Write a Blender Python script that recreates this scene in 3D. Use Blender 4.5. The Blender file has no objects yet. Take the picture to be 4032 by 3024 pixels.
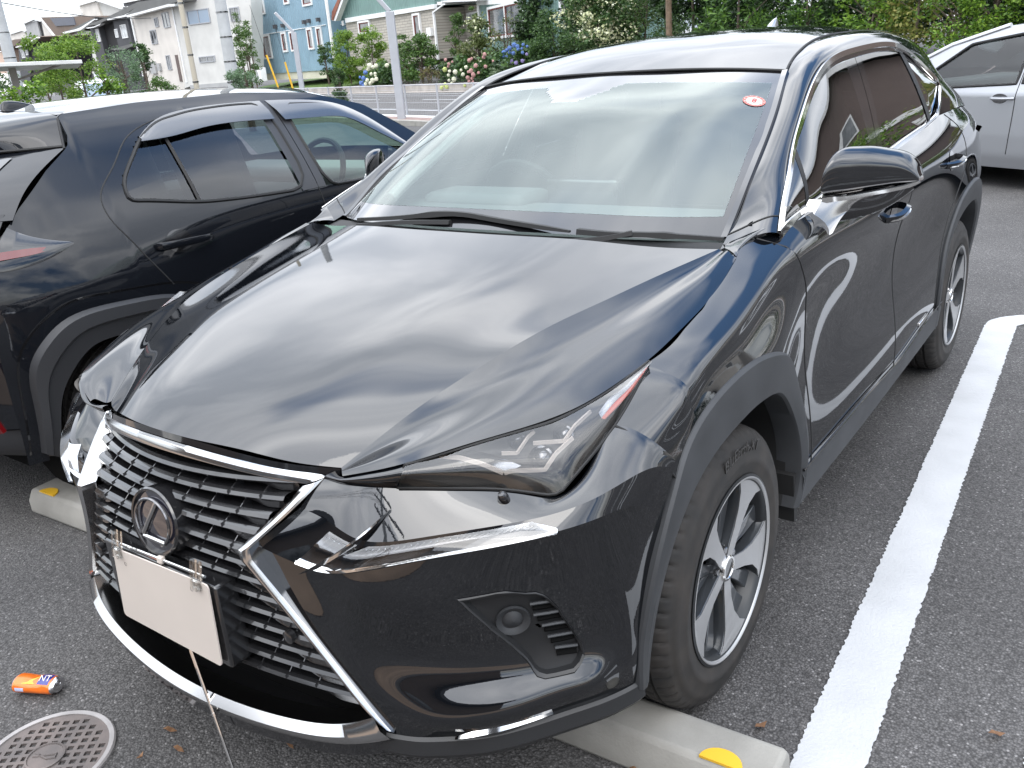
import bpy, bmesh, math, random
import numpy as np
from mathutils import Vector, Matrix
from math import radians as R, sin, cos, pi
random.seed(7); rng=np.random.default_rng(7)
S=bpy.context.scene; COL=S.collection
# ---------------------------------------------------------------- camera, sky, sun, exposure
cam=bpy.data.cameras.new('camera'); co=bpy.data.objects.new('camera',cam); COL.objects.link(co)
co.matrix_world=Matrix(((0.81082776,-0.14869504,0.56608138,1.59273897),(0.58046178,0.32820838,-0.74521365,-1.76734773),(-0.07498308,0.93282852,0.35243225,1.58027846),(0,0,0,1)))
cam.lens=30.769; cam.sensor_width=36; cam.clip_start=.05; cam.clip_end=900
S.camera=co
S.view_settings.view_transform='Standard'; S.view_settings.look='None'; S.view_settings.gamma=1; S.view_settings.exposure=0
SUN_EL,SUN_AZ=R(52),R(150)
w=bpy.data.worlds.new("World"); S.world=w; w.use_nodes=True
def build_world():
    nt=w.node_tree; N=nt.nodes; N.clear(); L=nt.links
    out=N.new('ShaderNodeOutputWorld'); add=N.new('ShaderNodeAddShader')
    b1=N.new('ShaderNodeBackground'); b2=N.new('ShaderNodeBackground')
    sky=N.new('ShaderNodeTexSky'); sky.sky_type='NISHITA'; sky.sun_disc=False; sky.sun_elevation=SUN_EL; sky.sun_rotation=SUN_AZ
    L.new(sky.outputs[0],b1.inputs[0]); b1.inputs[1].default_value=.06
    tc=N.new('ShaderNodeTexCoord'); sep=N.new('ShaderNodeSeparateXYZ'); L.new(tc.outputs['Generated'],sep.inputs[0])
    # project the view direction on a cloud layer so that clouds flatten towards the horizon
    mx=N.new('ShaderNodeMath'); mx.operation='MAXIMUM'; L.new(sep.outputs[2],mx.inputs[0]); mx.inputs[1].default_value=.0
    ad=N.new('ShaderNodeMath'); ad.operation='ADD'; L.new(mx.outputs[0],ad.inputs[0]); ad.inputs[1].default_value=.22
    dx=N.new('ShaderNodeMath'); dx.operation='DIVIDE'; L.new(sep.outputs[0],dx.inputs[0]); L.new(ad.outputs[0],dx.inputs[1])
    dy=N.new('ShaderNodeMath'); dy.operation='DIVIDE'; L.new(sep.outputs[1],dy.inputs[0]); L.new(ad.outputs[0],dy.inputs[1])
    cb=N.new('ShaderNodeCombineXYZ'); L.new(dx.outputs[0],cb.inputs[0]); L.new(dy.outputs[0],cb.inputs[1]); cb.inputs[2].default_value=3.1
    n1=N.new('ShaderNodeTexNoise'); n1.inputs['Scale'].default_value=1.75; n1.inputs['Detail'].default_value=5; n1.inputs['Roughness'].default_value=.47; n1.inputs['Distortion'].default_value=.55
    n2=N.new('ShaderNodeTexNoise'); n2.inputs['Scale'].default_value=.55; n2.inputs['Detail'].default_value=4; n2.inputs['Roughness'].default_value=.5
    L.new(cb.outputs[0],n1.inputs[0]); L.new(cb.outputs[0],n2.inputs[0])
    # cloud brightness
    r1=N.new('ShaderNodeValToRGB'); r1.color_ramp.elements[0].position=.36; r1.color_ramp.elements[0].color=(.80,.85,.93,1)
    r1.color_ramp.elements[1].position=.66; r1.color_ramp.elements[1].color=(1.7,1.72,1.76,1)
    e=r1.color_ramp.elements.new(.5); e.color=(1.15,1.19,1.26,1)
    L.new(n1.outputs[0],r1.inputs[0])
    # holes of blue sky
    r2=N.new('ShaderNodeValToRGB'); r2.color_ramp.elements[0].position=.36; r2.color_ramp.elements[0].color=(0,0,0,1); r2.color_ramp.elements[1].position=.44; r2.color_ramp.elements[1].color=(1,1,1,1)
    L.new(n2.outputs[0],r2.inputs[0])
    mixc=N.new('ShaderNodeMix'); mixc.data_type='RGBA'; L.new(r2.outputs[0],mixc.inputs[0]); mixc.inputs[6].default_value=(.10,.22,.46,1); L.new(r1.outputs[0],mixc.inputs[7])
    # an overcast sky is brighter overhead than at the horizon
    el=N.new('ShaderNodeMath'); el.operation='MULTIPLY_ADD'; L.new(mx.outputs[0],el.inputs[0]); el.inputs[1].default_value=2.3; el.inputs[2].default_value=.95
    L.new(mixc.outputs[2],b2.inputs[0]); L.new(el.outputs[0],b2.inputs[1])
    L.new(b1.outputs[0],add.inputs[0]); L.new(b2.outputs[0],add.inputs[1]); L.new(add.outputs[0],out.inputs[0])
build_world()
sun=bpy.data.lights.new('sun','SUN'); so=bpy.data.objects.new('sun',sun); COL.objects.link(so)
sun.energy=.7; sun.angle=R(35); sun.color=(1,.95,.88)
dv=Vector((sin(SUN_AZ)*cos(SUN_EL),cos(SUN_AZ)*cos(SUN_EL),sin(SUN_EL)))
so.rotation_euler=dv.to_track_quat('Z','Y').to_euler()
# ---------------------------------------------------------------- helpers
def link(name,me,mat=None,parent=None):
    o=bpy.data.objects.new(name,me); COL.objects.link(o)
    if mat is not None:
        for m in (mat if isinstance(mat,(list,tuple)) else [mat]): me.materials.append(m)
    if parent is not None: o.parent=parent
    return o
def tag(o,label=None,cat=None,group=None,kind=None):
    if label: o['label']=label
    if cat: o['category']=cat
    if group: o['group']=group
    if kind: o['kind']=kind
    return o
def empty(name,loc=(0,0,0),rz=0,**k):
    o=bpy.data.objects.new(name,None); COL.objects.link(o); o.location=loc; o.rotation_euler=(0,0,rz); o.empty_display_size=.2
    return tag(o,**k)
def copy_tree(o,parent=None):
    c=o.copy(); COL.objects.link(c)
    if parent is not None: c.parent=parent
    for ch in list(o.children): copy_tree(ch,c)
    return c
class MB:
    """collects vertices and faces, then links them as ONE mesh object"""
    def __init__(s): s.v=[]; s.f=[]; s.m=[]
    def add(s,v,f,mi=0):
        n=len(s.v); s.v+= [tuple(map(float,p)) for p in v]; s.f+=[tuple(n+i for i in q) for q in f]; s.m+=[mi]*len(f); return s
    def grid(s,P,mi=0,flip=False,close_u=False,close_v=False):
        P=np.asarray(P); nu,nv=P.shape[:2]; f=[]
        for i in range(nu if close_u else nu-1):
            for j in range(nv if close_v else nv-1):
                a=i*nv+j; b=((i+1)%nu)*nv+j; c=((i+1)%nu)*nv+(j+1)%nv; d=i*nv+(j+1)%nv
                f.append((a,d,c,b) if flip else (a,b,c,d))
        return s.add(P.reshape(-1,3),f,mi)
    def box(s,c,h,rot=None,mi=0):
        c=np.array(c,float); V=np.array([(x,y,z) for x in(-1,1) for y in(-1,1) for z in(-1,1)],float)*np.array(h)
        if rot is not None: V=V@np.array(rot).T
        return s.add(V+c,[(0,1,3,2),(4,6,7,5),(0,4,5,1),(2,3,7,6),(0,2,6,4),(1,5,7,3)],mi)
    def box2(s,a,b,mi=0):
        a=np.array(a,float);b=np.array(b,float); return s.box((a+b)/2,np.abs(b-a)/2,None,mi)
    def prism(s,poly,ax,t0,t1,mi=0):
        """poly of 2D points extruded along axis ax from t0 to t1"""
        n=len(poly); V=[]
        for t in (t0,t1):
            for p in poly:
                q=[0,0,0]; k=[i for i in range(3) if i!=ax]; q[k[0]]=p[0]; q[k[1]]=p[1]; q[ax]=t; V.append(q)
        F=[tuple(range(n))[::-1],tuple(range(n,2*n))]+[(i,(i+1)%n,n+(i+1)%n,n+i) for i in range(n)]
        return s.add(V,F,mi)
    def tube(s,pts,r,k=8,mi=0,cap=True,closed=False,up=None,prof=None):
        """sweep a circle (or a profile of (side,up) points) along pts"""
        P=np.array(pts,float); n=len(P); r=np.broadcast_to(np.asarray(r,float),(n,))
        T=np.gradient(P,axis=0)
        if closed: T=np.roll(P,-1,0)-np.roll(P,1,0)
        T/=np.linalg.norm(T,axis=1)[:,None]+1e-12
        if up is None:
            a=np.array([0,0,1.]) if abs(T[0][2])<.9 else np.array([1.,0,0]); U=[]
            for t in T:
                a=a-t*(a@t); a/=np.linalg.norm(a)+1e-12; U.append(a)
            U=np.array(U)
        else:
            U=np.broadcast_to(np.asarray(up,float),(n,3)).copy(); U-=T*(U*T).sum(1)[:,None]; U/=np.linalg.norm(U,axis=1)[:,None]+1e-12
        Sd=np.cross(T,U)
        if prof is None: prof=[(cos(2*pi*i/k),sin(2*pi*i/k)) for i in range(k)]
        prof=np.array(prof,float); k=len(prof)
        V=P[:,None]+(Sd[:,None]*prof[None,:,0:1]+U[:,None]*prof[None,:,1:2])*r[:,None,None]
        base=len(s.v); s.grid(V,mi,close_u=closed,close_v=True)
        if cap and not closed:
            s.f+=[tuple(base+i for i in range(k))[::-1],tuple(base+(n-1)*k+i for i in range(k))]; s.m+=[mi,mi]
        return s
    def lathe(s,prof,k=32,M=None,mi=0):
        """prof (r,h) revolved around local Z, then moved by matrix M"""
        P=np.array([[(r*cos(2*pi*j/k),r*sin(2*pi*j/k),h) for j in range(k)] for r,h in prof])
        if M is not None:
            A=np.array(M); P=P@A[:3,:3].T+A[:3,3]
        return s.grid(P,mi,close_v=True)
    def build(s,name,mat,parent=None,smooth=True,angle=35,mirror=False,bevel=None,merge=None):
        v,f,m=s.v,s.f,s.m
        if mirror:
            n=len(v); v=v+[(-a,b,c) for a,b,c in v]; f=f+[tuple(n+i for i in q[::-1]) for q in f]; m=m+m
        me=bpy.data.meshes.new(name); me.from_pydata(v,[],f); me.validate()
        o=link(name,me,mat,parent)
        if len(me.polygons)==len(m): me.polygons.foreach_set('material_index',m)
        if merge or bevel:
            bm=bmesh.new(); bm.from_mesh(me); bmesh.ops.remove_doubles(bm,verts=bm.verts,dist=merge or 1e-5); bmesh.ops.recalc_face_normals(bm,faces=bm.faces); bm.to_mesh(me); bm.free()
        if smooth:
            me.polygons.foreach_set('use_smooth',[True]*len(me.polygons))
            if angle: me.set_sharp_from_angle(angle=R(angle))
        if bevel:
            b=o.modifiers.new('bevel','BEVEL'); b.width=bevel; b.segments=2; b.limit_method='ANGLE'; b.angle_limit=R(35)
        me.update(); return o
def mir(o_build):  # mirrored copies share nothing: build(+x) and build(-x)
    return [o_build(1),o_build(-1)]
def nspl(X,Y,x):
    """natural cubic spline of Y (n,d) over knots X evaluated at x"""
    X=np.asarray(X,float);Y=np.asarray(Y,float);x=np.asarray(x,float);n=len(X)
    if n==2: t=((x-X[0])/(X[1]-X[0]))[:,None]; return Y[0]*(1-t)+Y[1]*t
    h=np.diff(X);A=np.eye(n);B=np.zeros((n,Y.shape[1]))
    for i in range(1,n-1):
        A[i,i-1]=h[i-1];A[i,i]=2*(h[i-1]+h[i]);A[i,i+1]=h[i]; B[i]=6*((Y[i+1]-Y[i])/h[i]-(Y[i]-Y[i-1])/h[i-1])
    M=np.linalg.solve(A,B); i=np.clip(np.searchsorted(X,x)-1,0,n-2); a=(X[i+1]-x)[:,None];b=(x-X[i])[:,None];H=h[i][:,None]
    return M[i]*a**3/(6*H)+M[i+1]*b**3/(6*H)+(Y[i]/H-M[i]*H/6)*a+(Y[i+1]/H-M[i+1]*H/6)*b
def curve(pts,n,closed=False):
    P=np.array(pts,float); d=np.r_[0,np.cumsum(np.sqrt(np.linalg.norm(np.diff(P,axis=0),axis=1))**1.0)]
    return nspl(d,P,np.linspace(0,d[-1],n))
def resample(P,n):
    P=np.asarray(P,float); d=np.r_[0,np.cumsum(np.linalg.norm(np.diff(P,axis=0),axis=1))]; t=np.linspace(0,d[-1],n)
    return np.stack([np.interp(t,d,P[:,k]) for k in range(P.shape[1])],1)
def patch(ctrl,nu,nv):
    """ctrl[i][j] control points -> dense grid through them (tensor natural spline)"""
    C=np.array(ctrl,float)
    du=np.linalg.norm(np.diff(C,axis=0),axis=2).mean(1); U=np.r_[0,np.cumsum(du)]
    dv_=np.linalg.norm(np.diff(C,axis=1),axis=2).mean(0); V=np.r_[0,np.cumsum(dv_)]
    D=nspl(U,C.reshape(len(C),-1),np.linspace(0,U[-1],nu)).reshape(nu,C.shape[1],3)
    E=nspl(V,D.transpose(1,0,2).reshape(C.shape[1],-1),np.linspace(0,V[-1],nv)).reshape(nv,nu,3)
    return E.transpose(1,0,2)
def ruled(A,B,n,bulge=None):
    """surface between two curves with the same number of points"""
    t=np.linspace(0,1,n)[None,:,None]; P=A[:,None]*(1-t)+B[:,None]*t
    if bulge is not None: P=P+np.array(bulge)*(4*t*(1-t))
    return P
def mrr(P,s): return np.asarray(P,float)*np.array([s,1,1])
# ---------------------------------------------------------------- materials
def mat(name,col,rough=.5,metal=0,spec=.5,coat=0,coat_r=.03,ior=1.5,noise=None,bump=None,trans=0,emis=None,alpha=1):
    m=bpy.data.materials.new(name); m.use_nodes=True; nt=m.node_tree; b=nt.nodes['Principled BSDF']; I=b.inputs
    I['Base Color'].default_value=(*col,1); I['Roughness'].default_value=rough; I['Metallic'].default_value=metal; I['IOR'].default_value=ior
    I['Specular IOR Level'].default_value=spec; I['Coat Weight'].default_value=coat; I['Coat Roughness'].default_value=coat_r; I['Transmission Weight'].default_value=trans
    if emis: I['Emission Color'].default_value=(*emis[:3],1); I['Emission Strength'].default_value=emis[3]
    tc=None
    if noise or bump: tc=nt.nodes.new('ShaderNodeTexCoord')
    if noise:  # (scale, amount, detail[, second colour])
        n=nt.nodes.new('ShaderNodeTexNoise'); n.inputs['Scale'].default_value=noise[0]; n.inputs['Detail'].default_value=noise[2]; nt.links.new(tc.outputs['Object'],n.inputs[0])
        r=nt.nodes.new('ShaderNodeValToRGB'); a=noise[1]; c2=noise[3] if len(noise)>3 else tuple(min(1,x*(1+a)) for x in col)
        r.color_ramp.elements[0].position=.3; r.color_ramp.elements[0].color=(*[x*(1-a) for x in col],1); r.color_ramp.elements[1].position=.7; r.color_ramp.elements[1].color=(*c2,1)
        nt.links.new(n.outputs[0],r.inputs[0]); nt.links.new(r.outputs[0],I['Base Color'])
    if bump:  # (scale, strength, distance)
        n=nt.nodes.new('ShaderNodeTexNoise'); n.inputs['Scale'].default_value=bump[0]; n.inputs['Detail'].default_value=4; nt.links.new(tc.outputs['Object'],n.inputs[0])
        bp=nt.nodes.new('ShaderNodeBump'); bp.inputs['Strength'].default_value=bump[1]; bp.inputs['Distance'].default_value=bump[2]; nt.links.new(n.outputs[0],bp.inputs['Height']); nt.links.new(bp.outputs[0],I['Normal'])
    return m
def glass_mat(name,tint,refl=1.0,rough=0.0,fr=1.5,ior=1.5,base=0.0):
    m=bpy.data.materials.new(name); m.use_nodes=True; nt=m.node_tree; N=nt.nodes; N.clear(); L=nt.links
    o=N.new('ShaderNodeOutputMaterial'); mx=N.new('ShaderNodeMixShader'); t=N.new('ShaderNodeBsdfTransparent'); g=N.new('ShaderNodeBsdfGlossy'); f=N.new('ShaderNodeFresnel')
    t.inputs[0].default_value=(*tint,1); g.inputs[0].default_value=((refl,)*3+(1,) if not isinstance(refl,tuple) else (*refl,1)); g.inputs['Roughness'].default_value=rough; f.inputs[0].default_value=ior
    mu=N.new('ShaderNodeMath'); mu.operation='MULTIPLY_ADD'; mu.use_clamp=True; mu.inputs[1].default_value=fr; mu.inputs[2].default_value=base
    geo=N.new('ShaderNodeNewGeometry')
    L.new(f.outputs[0],mu.inputs[0]); L.new(mu.outputs[0],mx.inputs[0]); L.new(t.outputs[0],mx.inputs[1]); L.new(g.outputs[0],mx.inputs[2]); L.new(mx.outputs[0],o.inputs[0])
    return m
M={}
def paint_mat(name,col,flake=0,metal=0,rough=.3,ior=1.45):
    m=mat(name,col,rough=rough,metal=metal,coat=1,coat_r=.012,ior=ior); m.node_tree.nodes['Principled BSDF'].inputs['Coat IOR'].default_value=1.85; m.node_tree.nodes['Principled BSDF'].inputs['Specular IOR Level'].default_value=0
    nt=m.node_tree; N=nt.nodes; L=nt.links; b=N['Principled BSDF']
    # dust film and very slight orange peel
    tc=N.new('ShaderNodeTexCoord'); n=N.new('ShaderNodeTexNoise'); n.inputs['Scale'].default_value=260; n.inputs['Detail'].default_value=2; L.new(tc.outputs['Object'],n.inputs[0])
    bp=N.new('ShaderNodeBump'); bp.inputs['Strength'].default_value=.03; bp.inputs['Distance'].default_value=.0004; L.new(n.outputs[0],bp.inputs['Height']); L.new(bp.outputs[0],b.inputs['Coat Normal'])
    n2=N.new('ShaderNodeTexNoise'); n2.inputs['Scale'].default_value=3.2; n2.inputs['Detail'].default_value=5; L.new(tc.outputs['Object'],n2.inputs[0])
    r=N.new('ShaderNodeMapRange'); r.inputs[1].default_value=.4; r.inputs[2].default_value=.7; r.inputs[3].default_value=.006; r.inputs[4].default_value=.03; L.new(n2.outputs[0],r.inputs[0]); L.new(r.outputs[0],b.inputs['Coat Roughness'])
    return m
M['paint']=paint_mat('black_paint',(.0035,.0042,.0055))
M['paint2']=paint_mat('black_mica_paint',(.007,.008,.0105)); M['paint2'].node_tree.nodes['Principled BSDF'].inputs['Coat IOR'].default_value=1.5
M['silver']=mat('silver_paint',(.36,.37,.39),rough=.38,metal=.75,coat=1,coat_r=.02)
M['chrome']=mat('chrome',(.78,.77,.75),rough=.06,metal=1)
M['satin']=mat('satin_chrome',(.52,.52,.52),rough=.16,metal=1)
M['dchrome']=mat('dark_chrome',(.16,.16,.165),rough=.14,metal=.85,coat=.6)
M['gloss']=mat('gloss_black_trim',(.008,.008,.009),rough=.08,coat=1)
M['grillep']=mat('grille_black',(.012,.012,.013),rough=.22,coat=1,coat_r=.05)
M['plastic']=mat('grey_black_plastic',(.034,.036,.039),rough=.52,noise=(9,.18,4),bump=(900,.12,.0004))
M['darkplastic']=mat('black_plastic',(.014,.0145,.0155),rough=.45,bump=(900,.1,.0004))
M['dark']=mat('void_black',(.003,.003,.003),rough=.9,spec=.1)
M['rubber']=mat('rubber_seal',(.012,.012,.012),rough=.65)
M['tyre']=mat('tyre_rubber',(.022,.0215,.021),rough=.72,noise=(14,.35,5,(.036,.031,.027)),bump=(300,.15,.0005))
M['rimdark']=mat('dark_grey_wheel',(.055,.060,.066),rough=.3,metal=.4,coat=1)
M['rimcut']=mat('machined_alloy',(.42,.42,.42),rough=.32,metal=.55)
M['barrel']=mat('wheel_barrel',(.022,.024,.026),rough=.35,metal=.3)
M['lampin']=mat('lamp_inner',(.085,.078,.070),rough=.38,metal=.2)
M['foot']=mat('dark_satin_metal',(.40,.39,.38),rough=.18,metal=1)
M['seat']=mat('seat_cloth',(.05,.05,.052),rough=.8)
M['dash']=mat('dashboard',(.13,.14,.14),rough=.7)
M['headliner']=mat('pale_lining',(.45,.47,.45),rough=.9)
M['white']=mat('white_plastic',(.60,.54,.485),rough=.32,noise=(6,.03,3),coat=.2)
M['clear']=glass_mat('clear_plastic',(.93,.93,.92),1,.02,1.2)
M['lens']=glass_mat('lamp_lens',(.86,.86,.86),1,.0,1.9,1.52)
M['wind']=glass_mat('windscreen_glass',(.72,.82,.79),(.92,1.0,.97),0,.75,1.52,.11)
M['sideglass']=glass_mat('door_glass',(.34,.42,.36),1,0,1.7,1.55)
M['frontglass2']=glass_mat('clear_green_glass',(.66,.80,.73),1,0,1.3,1.5)
M['privacy2']=glass_mat('tinted_glass',(.42,.44,.46),1,0,1.5,1.5)
M['privacy']=glass_mat('privacy_glass',(.06,.065,.07),1,0,1.7,1.55)
M['amber']=mat('amber_reflector',(.42,.035,.005),rough=.15,coat=1)
M['red']=mat('red_lamp',(.12,.003,.005),rough=.12,coat=1)
# ================================================================= the black SUV in the middle
# side surface: x as a function of (y,z); columns at fixed y, seven (z,x) knots from top to bottom
SIDE_Y=[-.62,-.45,-.2,0,.25,.5,.9,1.4,1.9,2.3,2.66,3.0,3.35]
SIDE=[[(.88,.745),(.85,.80),(.79,.835),(.70,.852),(.55,.857),(.40,.85),(.22,.83)],
[(.90,.79),(.875,.840),(.81,.877),(.70,.893),(.55,.895),(.40,.887),(.22,.87)],
[(.973,.796),(.960,.848),(.92,.888),(.85,.913),(.7,.915),(.45,.905),(.22,.88)],
[(1.015,.80),(1.003,.852),(.965,.888),(.88,.915),(.7,.916),(.45,.905),(.22,.88)],
[(1.078,.785),(1.062,.845),(1.02,.876),(.90,.902),(.7,.903),(.45,.905),(.22,.88)],
[(1.115,.828),(1.085,.866),(1.040,.884),(.905,.878),(.7,.878),(.46,.904),(.22,.875)],
[(1.138,.82),(1.10,.864),(1.055,.888),(.91,.870),(.71,.864),(.48,.904),(.22,.875)],
[(1.155,.812),(1.115,.862),(1.07,.889),(.925,.874),(.72,.864),(.51,.902),(.22,.875)],
[(1.175,.803),(1.13,.857),(1.085,.887),(.94,.882),(.73,.877),(.52,.900),(.22,.875)],
[(1.205,.797),(1.15,.853),(1.09,.889),(.92,.905),(.7,.903),(.5,.90),(.22,.875)],
[(1.205,.80),(1.15,.848),(1.08,.883),(.90,.914),(.7,.915),(.5,.898),(.22,.87)],
[(1.19,.775),(1.14,.825),(1.06,.862),(.9,.888),(.7,.893),(.5,.875),(.22,.84)],
[(1.17,.71),(1.12,.755),(1.05,.79),(.9,.815),(.7,.825),(.5,.81),(.22,.78)]]
_ST=np.array(SIDE); _SY=np.array(SIDE_Y)
def side_prof(y): return nspl(_SY,_ST.reshape(len(_SY),-1),np.atleast_1d(y)).reshape(-1,7,2)
def side_x(y,z):
    y=np.asarray(y,float); z=np.asarray(z,float); sh=np.broadcast(y,z).shape; y=np.broadcast_to(y,sh).ravel(); z=np.broadcast_to(z,sh).ravel()
    pr=side_prof(y); out=np.empty(len(y))
    for i in range(len(y)):
        p=pr[i][::-1]; zz=min(max(z[i],p[0,0]),p[-1,0]+.02); out[i]=nspl(p[:,0],p[:,1:2],[zz])[0,0]
    return out.reshape(sh)
RINGF_O=[(-.492,.35),(-.49,.42),(-.475,.52),(-.445,.62),(-.405,.70),(-.36,.762),(-.31,.815),(-.235,.860),(-.13,.889),(0,.896),(.1,.888),(.2,.863),(.30,.81),(.385,.735),(.44,.65),(.465,.55),(.46,.46),(.445,.39),(.43,.33)]
RINGF_I=[(-.445,.35),(-.44,.42),(-.425,.50),(-.395,.58),(-.355,.65),(-.305,.705),(-.25,.742),(-.18,.768),(-.10,.782),(0,.788),(.09,.78),(.17,.762),(.25,.73),(.325,.68),(.385,.61),(.42,.53),(.428,.45),(.42,.38),(.405,.33)]
RINGR_O=[(2.185,.33),(2.172,.40),(2.168,.50),(2.185,.60),(2.225,.69),(2.285,.765),(2.36,.83),(2.45,.873),(2.56,.895),(2.68,.90),(2.79,.888),(2.89,.855),(2.98,.80),(3.05,.73),(3.10,.65),(3.13,.56),(3.14,.47),(3.14,.40),(3.135,.34)]
RINGR_I=[(2.222,.33),(2.215,.40),(2.222,.48),(2.245,.56),(2.285,.635),(2.335,.695),(2.40,.742),(2.48,.775),(2.57,.793),(2.66,.797),(2.75,.79),(2.84,.765),(2.915,.72),(2.98,.66),(3.03,.59),(3.06,.52),(3.075,.45),(3.08,.40),(3.08,.34)]
def inpoly(P,poly):
    x,y=P; c=False; n=len(poly)
    for i in range(n):
        a=poly[i];b=poly[i-1]
        if (a[1]>y)!=(b[1]>y) and x<(b[0]-a[0])*(y-a[1])/(b[1]-a[1])+a[0]: c=not c
    return c
_cut=[]
for o,i in ((RINGF_O,RINGF_I),(RINGR_O,RINGR_I)):
    m=[((a[0]*.6+b[0]*.4),(a[1]*.6+b[1]*.4)) for a,b in zip(o,i)]; _cut.append([(m[0][0],-1)]+m+[(m[-1][0],-1)])
HOODEDGE=np.array([(.437,-.79,.868),(.50,-.765,.886),(.562,-.735,.900),(.641,-.625,.916),(.70,-.545,.924),(.73,-.498,.929),(.762,-.377,.943),(.788,-.245,.966),(.797,-.10,.994),(.800,.0,1.014),(.797,.12,1.044),(.785,.236,1.077)])
def top_z(y):
    return np.interp(y,[-.62,-.45,-.41,-.32,-.245,-.1,0,.12,.235,.33,.42,.49,1.09,1.54,1.79,2.16,2.36,2.7,3.0,3.35],[.86,.875,.888,.929,.962,.994,1.014,1.044,1.078,1.098,1.104,1.112,1.148,1.157,1.17,1.186,1.204,1.204,1.19,1.17])
BOT=.375
def panel(s,ya,yb,zb=BOT,nu=30,nv=46,zt=None):
    """ya(z), yb(z): the two gap lines; body side between them"""
    mb=MB(); P=np.zeros((nu,nv,3))
    for i,u in enumerate(np.linspace(0,1,nu)):
        for j,v in enumerate(np.linspace(0,1,nv)):
            z=1.0
            for _ in range(4):
                y=ya(z)*(1-u)+yb(z)*u; z=zb+(float(top_z(y) if zt is None else zt)-zb)*v
            P[i,j]=(0,y,z)
    P[:,:,0]=side_x(P[:,:,1],P[:,:,2])
    keep=[]
    for i in range(nu-1):
        for j in range(nv-1):
            c=P[i:i+2,j:j+2].reshape(4,3).mean(0)
            if not any(inpoly((c[1],c[2]),q) for q in _cut): keep.append((i,j))
    P2=P*np.array([s,1,1]); n=nv
    mb.add(P2.reshape(-1,3),[((i*n+j,(i+1)*n+j,(i+1)*n+j+1,i*n+j+1) if s>0 else (i*n+j,i*n+j+1,(i+1)*n+j+1,(i+1)*n+j)) for i,j in keep])
    return mb
gI=lambda zs,ys:(lambda z:float(np.interp(z,zs,ys)))
G_split=gI([.3,1.0],[-.247,-.247])
G_d1=gI([.3,.45,.62,.84,.95,1.03,1.08,1.104,1.2],[.515,.515,.52,.505,.47,.42,.375,.345,.33])
G_d2=gI([.3,.5,1.0,1.2],[1.44,1.445,1.545,1.60])
G_d3=gI([.3,.42,.55,.7,.82,.92,1.0,1.08,1.15,1.21],[2.10,2.12,2.12,2.17,2.25,2.37,2.46,2.51,2.50,2.43])
G_end=gI([.3,1.2],[3.33,3.33])
def gapline(s,g,z0,z1,n=24,w=.0028):
    z=np.linspace(z0,z1,n); y=np.array([g(a) for a in z]); z=np.minimum(z,top_z(y)); x=side_x(y,z)-.0008
    return MB().tube(np.stack([x*s,y,z],1),w,6)
suv=empty('parked_suv',(0,0,0)); tag(suv,'glossy black SUV in the middle with a chrome framed grille and blank white board','car')
# ---- bonnet
RIDGE=np.array([(.40,-.758,.863),(.44,-.672,.908),(.48,-.582,.950),(.55,-.409,1.008),(.59,-.27,1.035),(.63,-.14,1.052),(.67,.005,1.069),(.70,.115,1.080),(.735,.245,1.092)])
rid=curve(RIDGE,9)
cent=curve([(0,-.872,.908),(0,-.80,.945),(0,-.62,.998),(0,-.42,1.040),(0,-.2,1.077),(0,.0,1.105),(0,.12,1.122)],9)
def hood_rows():
    rows=[]
    for a,b in zip(cent,rid):
        r=[]
        for t in (0,.28,.55,.8,1):
            y=a[1]+(b[1]-a[1])*t**2.1; zc=a[2]+(b[2]-a[2])*(t**2.3); x=b[0]*t
            # gentle dip just inside the ridge
            zc-=.006*math.exp(-((t-.8)/.12)**2)
            r.append((x,y,zc))
        rows.append([(-p[0],p[1],p[2]) for p in r[:0:-1]]+r)
    return rows
mb=MB(); mb.grid(patch(hood_rows(),60,90))
edge=resample(curve(HOODEDGE,200),60); rid_d=curve(RIDGE,60)
mid=(rid_d+edge)/2; mid[:,2]+=.006*np.linspace(.2,1,60); 
# rows run along the car: between the ridge and the shut line
C=[rid_d[::6],(rid_d*.72+edge*.28)[::6]+np.array([0,0,-.004]),mid[::6]+np.array([0,0,-.001]),(rid_d*.22+edge*.78)[::6]+np.array([0,0,.006]),edge[::6]]
C=[np.vstack([c,e[-1:]]) for c,e in zip(C,(rid_d,rid_d*.72+edge*.28,mid,rid_d*.22+edge*.78,edge))]
OUT=patch(C,26,60)
for s in (1,-1): mb.grid(mrr(OUT,s),flip=s>0)
bonnet=mb.build('bonnet',M['paint'],suv,angle=60)
# front lip of the bonnet rolls down to the chrome bar
hf=curve([(-.40,-.760,.862),(-.30,-.818,.878),(-.15,-.858,.899),(0,-.872,.908),(.15,-.858,.899),(.30,-.818,.878),(.40,-.760,.862)],50)
lip=MB().grid(ruled(hf,hf+np.array([0,-.004,-.012]),3)); lip.build('bonnet_lip',M['gloss'],bonnet)
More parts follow.
